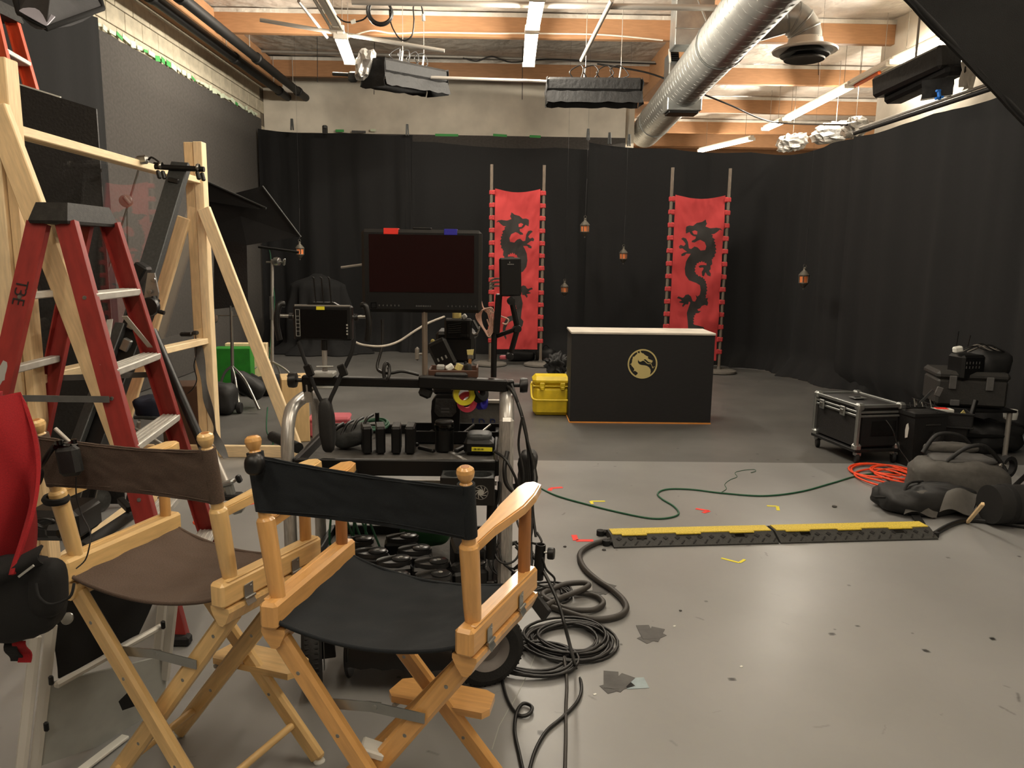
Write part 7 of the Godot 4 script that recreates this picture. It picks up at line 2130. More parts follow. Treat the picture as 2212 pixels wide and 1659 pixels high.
func chairs() -> void:
	director_chair("varnished folding chair with navy canvas back and seat, right of the brown one", Vector3(-0.527, 0.74, -1.74), Vector3(-0.055, 0.74, -1.617), Vector3(-0.444, 0.74, -2.082), Vector3(0.068, 0.74, -1.897), Vector3(-0.579, 1.1, -1.771), Vector3(-0.071, 1.085, -1.578), M.varnish, M.canvas_navy, M.canvas_navy, Vector3(-0.162, 0.27, -2.058))
	# masking tape round its crossed legs
	var tp := Vector3(-0.298, 0.362, -1.7)
	box(tp, Vector3(0.062, 0.02, 0.05), Basis(Vector3.BACK, -0.35), 0.004)
	box(tp + Vector3(0.045, 0.012, -0.02), Vector3(0.05, 0.016, 0.03), Basis(Vector3.BACK, 0.7), 0.003)
	part("masking_tape", M.white_plastic)
	director_chair("varnished folding chair with brown canvas back and seat, left of the navy one", Vector3(-1.142, 0.74, -1.988), Vector3(-0.677, 0.74, -1.845), Vector3(-1.035, 0.74, -2.303), Vector3(-0.552, 0.74, -2.105), Vector3(-1.173, 1.1, -1.925), Vector3(-0.701, 1.1, -1.798), M.varnish_pale, M.canvas_brown, M.canvas_brown, Vector3(-0.75, 0.27, -2.258))
	# black foam grip on the navy chair's left knob
	pillow(Vector3(-0.56, 1.07, -1.713), Vector3(0.045, 0.05, 0.045), Basis(), 0.8)
	solo("foam_ear_pad", M.black_plastic, "small round black pad at the navy chair's left back knob", "pad")
	# headset and pouch hung on the brown chair
	thing("headset", "black headset with a thin boom, hung on the brown chair's left post", "headset", Vector3(-1.174, 0.955, -1.9))
	tube(curve([Vector3(-1.077, 1.079, -1.88), Vector3(-1.089, 1.079, -1.86), Vector3(-1.104, 1.059, -1.85), Vector3(-1.124, 1.03, -1.85), Vector3(-1.146, 1.009, -1.86)], 5), 0.007, 8)
	part("band", M.black_plastic)
	pillow(Vector3(-1.158, 0.988, -1.87), Vector3(0.035, 0.052, 0.03), Basis(Vector3.BACK, -0.3), 0.75)
	part("ear_pad", M.black_cloth)
	tube(curve([Vector3(-1.17, 0.962, -1.87), Vector3(-1.176, 0.904, -1.87), Vector3(-1.189, 0.839, -1.88), Vector3(-1.208, 0.788, -1.9)], 4), 0.0016, 5)
	part("cord", M.cable_black)
	thing("radio_pouch", "black radio pouch clipped over the brown chair's back", "pouch", Vector3(-1.073, 0.992, -1.86))
	box(Vector3(-1.058, 1.036, -1.85), Vector3(0.055, 0.075, 0.032), Basis(Vector3.BACK, 0.12), 0.01)
	part("pouch_body", M.nylon)
	box(Vector3(-1.071, 1.071, -1.86), Vector3(0.05, 0.022, 0.035), Basis(Vector3.BACK, -0.1), 0.006)
	part("radio_top", M.black_gloss)
	rod(Vector3(-1.066, 1.078, -1.87), Vector3(-1.104, 1.11, -1.88), 0.005, 8)
	part("antenna", M.conduit)
	for q in [Vector3(-1.074, 1.08, -1.84), Vector3(-1.038, 1.083, -1.84)]:
		lathe([Vector2(0.007, 0), Vector2(0.007, 0.01), Vector2(0, 0.012)], q, Vector3.UP, 10)
		part("radio_knob", M.black_gloss)
	tube(curve([Vector3(-1.04, 0.998, -1.84), Vector3(-1.043, 0.945, -1.84), Vector3(-1.034, 0.903, -1.84), Vector3(-1.005, 0.863, -1.82), Vector3(-0.999, 0.835, -1.8), Vector3(-1.012, 0.799, -1.8), Vector3(-1.058, 0.76, -1.84)], 4), 0.0018, 5)
	part("cord", M.cable_black)
	thing("cup_clamp", "black ring cup holder clamped at the brown chair's left side", "holder", Vector3(-1.264, 0.762, -2.05))
	tube(curve([Vector3(-1.231, 0.805, -2.05), Vector3(-1.256, 0.814, -2.05), Vector3(-1.284, 0.802, -2.05), Vector3(-1.258, 0.788, -2.05)], 6, true), 0.006, 8, true)
	part("ring", M.black_plastic)
	box(Vector3(-1.224, 0.782, -2.05), Vector3(0.05, 0.04, 0.05), Basis(), 0.012)
	part("clamp_body", M.black_plastic)
	lathe([Vector2(0.03, -0.008), Vector2(0.034, 0.0), Vector2(0.03, 0.008), Vector2(0.022, 0.008), Vector2(0.022, -0.008)], Vector3(-1.159, 0.905, -1.95), Vector3(0.1, 1, 0.1), 20)
	part("upper_ring", M.black_cloth)
	# red jacket and black bag on a metal folding chair at the left edge
	sheet(24, 30, func(p: float, q: float) -> Vector3:
		var top := Vector3(-1.209, 1.221, -1.75).lerp(Vector3(-1.109, 1.222, -1.72), p)
		var low := Vector3(-1.264, 0.796, -1.72).lerp(Vector3(-1.052, 0.851, -1.66), p)
		return top.lerp(low, q) + Vector3(0.0, 0.0, 0.045 * sin(p * 11.0 + q * 3.0) + 0.03 * sin(p * 19.0 - q * 4.0) * q) + Vector3(0.03 * sin(q * PI) * p, 0, 0), 0.008)
	solo("red_jacket", M.red_cloth, "red jacket hanging at the left edge, beside the brown chair", "jacket")
	thing("black_bag", "black cloth bag with a white zip pull, hung below the red jacket", "bag", Vector3(-1.053, 0.681, -1.62))
	pillow(Vector3(-1.096, 0.767, -1.66), Vector3(0.19, 0.20, 0.09), Basis(Vector3.BACK, 0.15), 0.5, 0.02, 6.0)
	part("bag_body", M.black_cloth)
	pillow(Vector3(-1.008, 0.799, -1.64), Vector3(0.07, 0.13, 0.06), Basis(Vector3.BACK, -0.1), 0.6, 0.01, 6.0)
	part("pocket", M.black_cloth)
	sheet(10, 5, func(p: float, q: float) -> Vector3: return Vector3(-1.109, 0.851, -1.62).lerp(Vector3(-1.001, 0.908, -1.62), p) + Vector3(0, -0.04 * q, 0.02 * sin(q * 3.0)), 0.006)
	part("flap", M.black_cloth)
	bar(Vector3(-1.027, 0.856, -1.57), Vector3(-0.993, 0.882, -1.57), 0.003, 0.005)
	part("zip_pull", M.light_grey)
	tube(curve([Vector3(-0.998, 0.837, -1.58), Vector3(-0.987, 0.81, -1.57), Vector3(-0.964, 0.794, -1.57), Vector3(-0.923, 0.81, -1.57), Vector3(-0.916, 0.838, -1.58)], 5), 0.003, 6)
	part("elastic_cord", M.black_cloth)
	for k in 2:
		sheet(3, 8, func(p: float, q: float) -> Vector3: return Vector3(-1.114, 0.665, -1.66) + Vector3(0.02 * k + (p - 0.5) * 0.03, -0.06 * q, 0.01 * sin(q * 5.0 + k)), 0.003)
		part(["strap_tail", "red_tail"][k], [M.black_cloth, M.red_cloth][k])
	thing("metal_folding_chair", "silver metal folding chair with black cloth and a grey panel, below the brown chair", "chair", Vector3(-1.229, 0, -2.163))
	var A := [Vector3(-1.303, 0.472, -2.12), Vector3(-1.349, 0.043, -2.05)]
	var B := [Vector3(-1.314, 0.467, -2.06), Vector3(-1.342, 0.094, -1.98)]
	var C := [Vector3(-1.071, 0.462, -2.42), Vector3(-1.141, 0.094, -2.45)]
	var D := [Vector3(-1.134, 0.431, -2.48), Vector3(-1.198, 0.046, -2.5)]
	for q in [A, B, C, D]:
		bar(q[0], q[1], 0.016, 0.034, Vector3.RIGHT, 0.007)
		part("frame_tube", M.painted_metal)
	prism(PackedVector2Array([Vector2(0, 0), Vector2(1, 0), Vector2(1, 1), Vector2(0, 1)]), A[0].lerp(A[1], 0.98), Basis(C[1] - A[0].lerp(A[1], 0.62), A[0].lerp(A[1], 0.42) - A[0].lerp(A[1], 0.98), Vector3(0.3, 0, -1).normalized()), 0.012)
	part("grey_panel", M.grey_panel)
	bar(Vector3(-1.287, 0.294, -2.08), Vector3(-1.123, 0.31, -2.42), 0.02, 0.02, Vector3.UP, 0.006)
	part("panel_rail", M.painted_metal)
	sheet(12, 10, func(p: float, q: float) -> Vector3: return Vector3(-1.318, 0.573, -2.16).lerp(Vector3(-1.118, 0.488, -2.44), p).lerp(Vector3(-1.293, 0.3, -2.1).lerp(Vector3(-1.182, 0.304, -2.38), p), q) + Vector3(0, 0, 0.012 * sin(p * 8.0 + q * 5.0)), 0.008)
	part("black_cloth", M.black_cloth)
	lathe([Vector2(0.0, 0.004), Vector2(0.016, 0.003), Vector2(0.018, 0.0)], Vector3(-1.246, 0.495, -2.1), Vector3(0.1, 0.6, 1), 18)
	part("eyelet", M.steel)
	for p in [Vector3(-1.284, 0.324, -2.06), Vector3(-1.291, 0.198, -2.03), Vector3(-1.11, 0.324, -2.4)]:
		box(p, Vector3(0.014, 0.03, 0.012), Basis(), 0.004)
		part("bracket", M.black_metal)
	bar(Vector3(-1.245, 0.01, -2.089), Vector3(-1.189, 0.01, -2.264), 0.03, 0.012, Vector3.UP, 0.003)
	part("foot_bar", M.white_plastic)
	prism(PackedVector2Array([Vector2(-0.02, -0.03), Vector2(0.02, -0.015), Vector2(0.03, 0.03), Vector2(0.0, 0.03), Vector2(-0.03, 0.0)]), Vector3(-1.135, 0.177, -2.2), Basis(), 0.01)
	part("black_tab", M.black_cloth)
	prism(PackedVector2Array([Vector2(-0.02, -0.02), Vector2(0.018, -0.025), Vector2(0.02, 0.015), Vector2(-0.015, 0.02)]), Vector3(-1.134, 0.571, -2.2), Basis(Vector3.BACK, 0.3), 0.003)
	part("white_tag", M.white_plastic)



func right_side() -> void:
	# large black flag close to the camera
	var fa := Vector3(1.086, 2.311, -2.3)
	var fb := Vector3(1.54, 1.915, -2.3)
	var dir := (fb - fa).normalized()
	var side := Vector3(-dir.y, dir.x, 0).normalized()
	thing("black_flag", "huge black flag cutting across the top right corner, closest to the camera", "flag", fb)
	var P0 := fa - dir * 0.5
	var P1 := fb + dir * 0.25
	sheet(30, 16, func(u: float, v: float) -> Vector3: return P0.lerp(P1, u) + side * (v * 1.0) + Vector3(0, 0, 0.012 * wob.get_noise_2d(u * 40.0, v * 40.0)), 0.012)
	part("fabric", M.duvetyne)
	rod(P0 + side * 0.012, P1 + side * 0.012, 0.010, 10)
	part("frame_rod", M.black_cloth)
	rod(P1, P1 + side * 1.0, 0.010, 10)
	part("frame_rod", M.black_cloth)
	# flight case on castors
	var cc := Vector3(2.865, 0, -6.0)
	var b := Basis(Vector3.UP, 0.17)
	thing("flight_case", "black flight case with silver edges on castors, right of the open floor", "case", cc)
	var w := 0.375
	var d := 0.57
	var y0 := 0.125
	var y1 := 0.462
	box(cc + Vector3(0, (y0 + y1) * 0.5, 0), Vector3(w - 0.02, y1 - y0 - 0.02, d - 0.02), b)
	part("case_body", M.laminate)
	for sx in [-1.0, 1.0]:
		for sz in [-1.0, 1.0]:
			box(cc + b * Vector3(sx * w * 0.5, (y0 + y1) * 0.5, sz * d * 0.5), Vector3(0.03, y1 - y0, 0.03), b, 0.005)
	for y in [y1 - 0.008, y1 - 0.085, y1 - 0.055]:
		var t := 0.026 if y == y1 - 0.008 else 0.018
		for s in [-1.0, 1.0]:
			box(cc + b * Vector3(s * w * 0.5, y, 0), Vector3(0.024 if t > 0.02 else 0.012, t, d), b, 0.004)
			box(cc + b * Vector3(0, y, s * d * 0.5), Vector3(w, t, 0.024 if t > 0.02 else 0.012), b, 0.004)
	part("edge_trim", M.zinc)
	for sx in [-1.0, 1.0]:
		for sz in [-1.0, 1.0]:
			for y in [y0 + 0.01, y1 - 0.012]:
				box(cc + b * Vector3(sx * (w * 0.5 - 0.012), y, sz * (d * 0.5 - 0.012)), Vector3(0.062, 0.056, 0.062), b, 0.014)
				part("corner", M.zinc)
	for q in [[-0.188, 0.10], [-0.188, -0.18]]:
		box(cc + b * Vector3(q[0] - 0.012, y1 - 0.075, q[1]), Vector3(0.014, 0.075, 0.06), b, 0.004)
		var lt := part("latch", M.zinc)
		box(cc + b * Vector3(q[0] - 0.022, y1 - 0.075, q[1]), Vector3(0.006, 0.03, 0.035), b, 0.002)
		part("latch_twist", M.steel, lt)
	box(cc + b * Vector3(0.01, y1 + 0.003, -0.02), Vector3(0.11, 0.004, 0.09), b, 0.001)
	var dish := part("handle_dish", M.zinc)
	box(cc + b * Vector3(0.0, y1 + 0.007, -0.02), Vector3(0.06, 0.008, 0.022), b, 0.003)
	part("handle", M.black_plastic, dish)
	box(cc + b * Vector3(0.0, 0.26, d * 0.5 - 0.006), Vector3(w - 0.07, 0.23, 0.014), b, 0.002)
	part("open_front", M.black_cloth)
	box(cc + b * Vector3(0.03, 0.28, d * 0.5 + 0.003), Vector3(0.22, 0.12, 0.008), b, 0.004)
	part("socket_panel", M.black_metal)
	box(cc + Vector3(0, 0.108, 0), Vector3(w + 0.03, 0.024, d + 0.03), b, 0.003)
	part("dolly_board", M.case_black)
	for sx in [-1.0, 1.0]:
		for sz in [-1.0, 1.0]:
			var c := cc + b * Vector3(sx * (w * 0.5 - 0.03), 0.045, sz * (d * 0.5 - 0.02))
			lathe([Vector2(0, -0.014), Vector2(0.04, -0.014), Vector2(0.045, -0.008), Vector2(0.045, 0.008), Vector2(0.04, 0.014), Vector2(0, 0.014)], c, b * Vector3(1, 0, 0.4), 18)
			var cw := part("castor", M.rubber)
			box(c + Vector3(0, 0.035, 0), Vector3(0.042, 0.03, 0.05), b, 0.004)
			part("fork", M.zinc, cw)
	cable([cc + b * Vector3(0.03, 0.35, 0.31), cc + b * Vector3(0.06, 0.28, 0.36), cc + b * Vector3(0.09, 0.16, 0.40), cc + b * Vector3(0.12, 0.03, 0.5), Vector3(2.8, 0.01, -5.35), Vector3(2.778, 0.01, -5.155)], 0.006)
	part("power_lead", M.cable_black)
	# tapered black bin
	var bc := Vector3(3.22, 0, -5.72)
	var bb := Basis(Vector3.UP, 0.2)
	thing("bin", "tall tapered black plastic bin right of the flight case", "bin", bc)
	var ring := func(k: float, y: float) -> Array:
		return [bc + bb * Vector3(-0.145 * k, y, 0.12 * k), bc + bb * Vector3(0.145 * k, y, 0.12 * k), bc + bb * Vector3(0.145 * k, y, -0.12 * k), bc + bb * Vector3(-0.145 * k, y, -0.12 * k)]
	var rs := [ring.call(0.80, 0.0), ring.call(1.0, 0.40), ring.call(1.06, 0.40), ring.call(1.06, 0.425), ring.call(0.97, 0.425), ring.call(0.77, 0.02)]
	for i in 5:
		for k in 4: quad(rs[i][k], rs[i][(k + 1) % 4], rs[i + 1][(k + 1) % 4], rs[i + 1][k])
	quad(rs[5][0], rs[5][1], rs[5][2], rs[5][3])
	quad(rs[0][3], rs[0][2], rs[0][1], rs[0][0])
	part("bin_body", M.case_black)
	box(bc + bb * Vector3(0.02, 0.335, 0.118), Vector3(0.13, 0.012, 0.012), bb, 0.003)
	part("grip_bar", M.case_grey)
	prism(PackedVector2Array([Vector2(-0.012, -0.06), Vector2(0.012, -0.05), Vector2(0.018, 0.02), Vector2(0.008, 0.06), Vector2(-0.01, 0.045), Vector2(-0.018, 0.0)]), bc + bb * Vector3(-0.138, 0.28, 0.04), bb * Basis(Vector3.UP, -PI / 2), 0.003)
	part("torn_label", M.white_plastic)
	pillow(bc + Vector3(0.0, 0.38, 0), Vector3(0.22, 0.1, 0.18), Basis(), 0.6, 0.03, 8.0)
	part("liner", M.nylon)
	# low stand with boxes behind the bin
	thing("equipment_stand", "metal legged stand under the stacked tool cases at the right", "stand", Vector3(3.85, 0, -6.25))
	for q in [Vector3(3.62, 0, -6.0), Vector3(4.1, 0, -6.0), Vector3(3.62, 0, -6.5), Vector3(4.1, 0, -6.5)]:
		rod(q, q + Vector3(0, 0.36, 0), 0.02, 10)
		part("leg", M.conduit)
	box(Vector3(3.86, 0.37, -6.25), Vector3(0.56, 0.02, 0.56), Basis(), 0.004)
	part("platform", M.black_metal)
	box(Vector3(3.86, 0.16, -6.25), Vector3(0.5, 0.02, 0.5), Basis(), 0.004)
	part("platform", M.black_metal)
	rod(Vector3(3.55, 0.12, -5.7), Vector3(3.685, 0.492, -5.8), 0.02, 10)
	part("slanting_strut", M.black_metal)
	prism(PackedVector2Array([Vector2(0, -0.03), Vector2(0.025, 0.0), Vector2(0.0, 0.035), Vector2(-0.025, 0.005)]), Vector3(3.547, 0.397, -5.72), Basis(), 0.006)
	part("yellow_tab", M.brush_bristle)
	thing("tool_case", "dark grey tool case with pale latches, upper one of the stack on the stand", "case", Vector3(3.86, 0.38, -6.25))
	box(Vector3(3.86, 0.50, -6.25), Vector3(0.52, 0.22, 0.4), Basis(Vector3.UP, -0.25), 0.02)
	part("case_body", M.case_grey)
	box(Vector3(3.86, 0.64, -6.25), Vector3(0.54, 0.07, 0.42), Basis(Vector3.UP, -0.25), 0.025)
	part("lid", M.case_grey)
	for s in [-0.15, 0.12]:
		box(Vector3(3.86, 0.585, -6.25) + Basis(Vector3.UP, -0.25) * Vector3(s, 0, 0.21), Vector3(0.055, 0.11, 0.016), Basis(Vector3.UP, -0.25), 0.005)
		part("latch", M.tape_grey)
	for y in [0.605, 0.52]:
		box(Vector3(3.86, y, -6.25) + Basis(Vector3.UP, -0.25) * Vector3(0.262, 0, 0), Vector3(0.008, 0.01, 0.36), Basis(Vector3.UP, -0.25), 0.002)
	part("side_ridge", M.tape_grey)
	box(Vector3(3.86, 0.42, -6.25) + Basis(Vector3.UP, -0.25) * Vector3(-0.12, 0, 0.21), Vector3(0.07, 0.05, 0.02), Basis(Vector3.UP, -0.25), 0.006)
	part("handle", M.tape_grey)
	# open tool tray in front
	var tc := Vector3(3.43, 0.385, -5.86)
	thing("tool_tray", "open black tool tray with a yellow label and red-white packet, behind the bin", "tray", tc - Vector3(0, 0.2, 0))
	var tb := Basis(Vector3.UP, -0.35)
	for e in [[Vector3(0, -0.08, 0), Vector3(0.44, 0.012, 0.26)], [Vector3(0, -0.03, 0.13), Vector3(0.44, 0.10, 0.012)], [Vector3(0, -0.03, -0.13), Vector3(0.44, 0.10, 0.012)], [Vector3(-0.22, -0.03, 0), Vector3(0.012, 0.10, 0.26)], [Vector3(0.22, -0.03, 0), Vector3(0.012, 0.10, 0.26)], [Vector3(0, 0.02, 0.135), Vector3(0.46, 0.014, 0.02)], [Vector3(0, -0.085, 0.135), Vector3(0.46, 0.014, 0.02)]]: box(tc + tb * e[0], e[1], tb, 0.003)
	part("tray_body", M.case_black)
	box(tc + tb * Vector3(0, -0.145, 0), Vector3(0.40, 0.12, 0.24), tb, 0.01)
	part("lower_box", M.black_plastic)
	box(tc + tb * Vector3(-0.14, -0.018, 0.138), Vector3(0.05, 0.022, 0.002), tb)
	part("yellow_label", M.orange_plastic)
	for k in 6: box(tc + tb * Vector3(-0.145 + 0.014 * k, -0.045 - 0.002 * (k % 2), 0.138), Vector3(0.008, 0.012, 0.002), tb)
	part("label_print", M.tape_grey)
	box(tc + tb * Vector3(0.02, 0.02, 0.03), Vector3(0.17, 0.03, 0.07), tb * Basis(Vector3.UP, 0.3), 0.006)
	part("packet", M.white_plastic)
	box(tc + tb * Vector3(0.02, 0.036, 0.03), Vector3(0.09, 0.004, 0.06), tb * Basis(Vector3.UP, 0.3), 0.001)
	part("packet_stripe", M.tape_red)
	for k in 7:
		rod(tc + tb * Vector3(-0.18 + 0.03 * k, 0.0, -0.04), tc + tb * Vector3(-0.19 + 0.028 * k, 0.05 + 0.012 * ((k * 3) % 4), -0.06), 0.006, 8)
		part("hand_tool", M.steel if k % 2 else M.black_plastic)
	bar(tc + tb * Vector3(-0.12, 0.02, -0.13), tc + tb * Vector3(-0.02, 0.15, -0.14), 0.012, 0.02)
	part("hinge_arm", M.dark_steel)
	box(tc + tb * Vector3(0.02, 0.14, -0.14), Vector3(0.05, 0.08, 0.015), tb * Basis(Vector3.BACK, -0.3), 0.006)
	part("hinge_bracket", M.tape_grey)
	# sound bag on top
	var sb := Vector3(3.894, 0.72, -6.2)
	thing("sound_bag", "black audio recorder bag with wires, on top of the tool case", "bag", sb - Vector3(0, 0.13, 0))
	box(sb + Vector3(-0.1, -0.01, 0.05), Vector3(0.22, 0.2, 0.18), Basis(Vector3.UP, 0.2), 0.02)
	part("recorder", M.black_plastic)
	for r in 2:
		for k in 5:
			box(sb + Basis(Vector3.UP, 0.2) * Vector3(-0.19 + 0.03 * k, 0.03 - 0.035 * r, 0.125), Vector3(0.006, 0.02, 0.003), Basis(Vector3.UP, 0.2))
	part("level_marks", M.tape_grey)
	pillow(sb + Vector3(0.12, 0.0, -0.02), Vector3(0.3, 0.27, 0.3), Basis(), 0.6, 0.03, 5.0)
	part("bag_body", M.nylon)
	box(sb + Vector3(-0.2, 0.13, 0.08), Vector3(0.07, 0.05, 0.05), Basis(Vector3.BACK, 0.2), 0.01)
	part("white_block", M.white_plastic)
	for k in 5:
		cable([sb + Vector3(-0.17 + 0.02 * k, 0.11, 0.06), sb + Vector3(-0.08 + 0.03 * k, 0.16 + 0.01 * (k % 3), 0.08), sb + Vector3(0.02 + 0.03 * k, 0.13, 0.1), sb + Vector3(0.12 + 0.02 * k, 0.15 - 0.01 * k, 0.06)], 0.005)
		part("wire", M.conduit if k % 2 else M.cable_black)
	for k in 2:
		rod(sb + Vector3(-0.17 + 0.09 * k, 0.1, 0.0), sb + Vector3(-0.16 + 0.1 * k, 0.27 - 0.03 * k, 0.0), 0.004, 6)
		part("antenna", M.black_metal)
	# odds and ends behind, against the curtain
	pillow(Vector3(4.157, 0, -6.001) + Vector3(-0.1, 0.12, -0.2), Vector3(0.5, 0.25, 0.4), Basis(), 0.6, 0.08, 6.0)
	solo("dark_bag", M.nylon, "dark bag at the right edge, behind the stand legs", "bag")
	lathe([Vector2(0, 0), Vector2(0.05, 0), Vector2(0.055, 0.05), Vector2(0.05, 0.08), Vector2(0, 0.08)], Vector3(4.313, 0.245, -6.3), Vector3.UP, 18)
	solo("pale_canister", M.white_plastic, "small pale canister right of the tool stand", "canister")
	box(Vector3(4.348, 0.166, -6.35), Vector3(0.2, 0.05, 0.2), Basis(), 0.01)
	solo("dark_box", M.black_plastic, "dark box under the small pale canister", "box")
	# grey duffel with straps
	var dg := Vector3(3.047, 0, -4.784)
	thing("duffel_bag", "worn grey-black duffel bag with arched handles, in front of the tool stand", "bag", dg)
	pillow(dg + Vector3(0.0, 0.13, -0.12), Vector3(0.62, 0.26, 0.34), Basis(Vector3.UP, -0.1), 0.55, 0.05, 4.0, 40)
	part("bag_body", M.bag_grey)
	pillow(dg + Vector3(0.02, 0.26, -0.12), Vector3(0.42, 0.06, 0.22), Basis(Vector3.UP, -0.1), 0.7, 0.03, 7.0, 30)
	part("top_flap", M.tape_grey)
	pillow(dg + Vector3(0.0, 0.31, -0.22), Vector3(0.34, 0.07, 0.1), Basis(Vector3.UP, -0.1), 0.7, 0.02, 7.0, 26)
	part("rolled_edge", M.bag_grey)
	tube(curve([dg + Vector3(-0.12, 0.26, -0.05), dg + Vector3(-0.02, 0.36, -0.02), dg + Vector3(0.1, 0.37, -0.02), dg + Vector3(0.22, 0.27, -0.04), dg + Vector3(0.26, 0.2, -0.02)], 6), 0.014, 8)
	part("handle", M.nylon)
	tube(curve([dg + Vector3(-0.2, 0.28, -0.2), dg + Vector3(-0.1, 0.40, -0.22), dg + Vector3(0.06, 0.39, -0.22), dg + Vector3(0.16, 0.29, -0.22)], 6), 0.014, 8)
	part("handle", M.nylon)
	box(dg + Vector3(0.24, 0.24, -0.04), Vector3(0.05, 0.03, 0.03), Basis(Vector3.BACK, -0.5), 0.005)
	part("buckle", M.conduit)
	lathe([Vector2(0.05, -0.02), Vector2(0.075, -0.02), Vector2(0.075, 0.02), Vector2(0.05, 0.02), Vector2(0.05, -0.02)], dg + Vector3(0.33, 0.21, -0.12), Vector3(0.4, 0, 1), 20)
	part("strap_ring", M.black_cloth)
	# slumped black bag in front
	var bg := Vector3(2.711, 0, -4.591)
	thing("black_bag", "slumped black bag with flaps and a strap, in front of the grey duffel", "bag", bg)
	pillow(bg + Vector3(-0.03, 0.075, -0.05), Vector3(0.62, 0.17, 0.36), Basis(Vector3.UP, 0.12), 0.7, 0.07, 4.0, 40)
	part("bag_body", M.nylon)
	for q in [[-0.05, 0.13, 0.05, 0.2], [0.16, 0.15, 0.06, -0.2]]:
		sheet(8, 8, func(u: float, v: float) -> Vector3: return bg + Vector3(q[0] + (u - 0.5) * 0.2 - 0.1 * v, q[1] - 0.10 * v * v + 0.02 * sin(u * 5.0), q[2] + 0.10 * v), 0.008)
		part("flap", M.bag_grey)
	bar(bg + Vector3(-0.17, 0.02, 0.14), bg + Vector3(-0.19, 0.004, 0.24), 0.05, 0.006)
	part("strap", M.black_cloth)
	bar(bg + Vector3(-0.32, 0.10, 0.03), bg + Vector3(-0.40, 0.11, 0.06), 0.03, 0.01)
	part("strap", M.black_cloth)
	tube(curve([bg + Vector3(-0.22, 0.02, 0.13), bg + Vector3(-0.21, 0.14, 0.06), bg + Vector3(-0.12, 0.17, -0.05), bg + Vector3(0.0, 0.16, -0.12)], 6), 0.008, 6)
	part("cinch_strap", M.black_cloth)
	# round black roll bag at the right edge
	var rb := Vector3(3.036, 0, -4.348)
	thing("roll_bag", "black roll bag at the right edge, with a stick under it", "bag", rb)
	rod(rb + Vector3(-0.12, 0.13, 0.0), rb + Vector3(0.5, 0.13, -0.05), 0.115, 26)
	part("roll_body", M.nylon)
	for x in [-0.02, 0.2]:
		lathe([Vector2(0.116, -0.02), Vector2(0.121, -0.015), Vector2(0.121, 0.015), Vector2(0.116, 0.02)], rb + Vector3(x, 0.13, -0.01), Vector3(1, 0, -0.08), 26)
		part("band", M.black_cloth)
	bar(Vector3(2.812, 0.01, -4.37), Vector3(2.747, 0.198, -4.15), 0.018, 0.02, Vector3.UP, 0.003)
	solo("wooden_stick", M.pine, "pale wooden stick leaning on the roll bag at the right edge", "stick")
	rod(Vector3(3.556, 0.02, -5.071), Vector3(3.56, 0.207, -4.9), 0.016, 8)
	solo("black_pole", M.black_metal, "black pole sloping up at the right edge, behind the roll bag", "pole")
	pillow(Vector3(4.441, 0, -6.4) + Vector3(0, 0.05, 0), Vector3(0.3, 0.12, 0.2), Basis(), 0.6, 0.04, 5.0)
	solo("white_cloth", M.paper_blue, "pale crumpled cloth on the floor behind the duffel bag", "cloth")
	# corrugated hose end beside the bin
	tube(curve([Vector3(3.265, 0.03, -5.543), Vector3(3.232, 0.11, -5.55), Vector3(3.266, 0.187, -5.6), Vector3(3.308, 0.259, -5.6)], 6), 0.045, 12)
	solo("hose_end", M.rubber, "short ribbed black hose leaning on the bin", "hose")


# a flat strip of tape on the floor
func floor_tape(pts: Array, w: float, m: Material, label: String) -> void:
	for i in pts.size() - 1:
		bar(pts[i] + Vector3(0, 0.0012, 0), pts[i + 1] + Vector3(0, 0.0012, 0), w, 0.0012)
	solo("tape_mark", m, label, "tape mark", "actors' tape marks on the grey floor")


func tape_patch(c: Vector3, r: float, m: Material, called: String, label: String, ragged: bool) -> void:
	for k in (3 if ragged else 1):
		var a := 0.5 * k + c.x
		box(c + Vector3(0.02 * sin(k * 2.1), 0.0012 + 0.0006 * k, 0.02 * cos(k * 1.7)), Vector3(r * (1.7 if ragged else 1.5), 0.0008, r * (0.8 if ragged else 1.3)), Basis(Vector3.UP, (a if ragged else 0.1)))
	solo(called, m, label, "tape patch" if ragged else "paper")


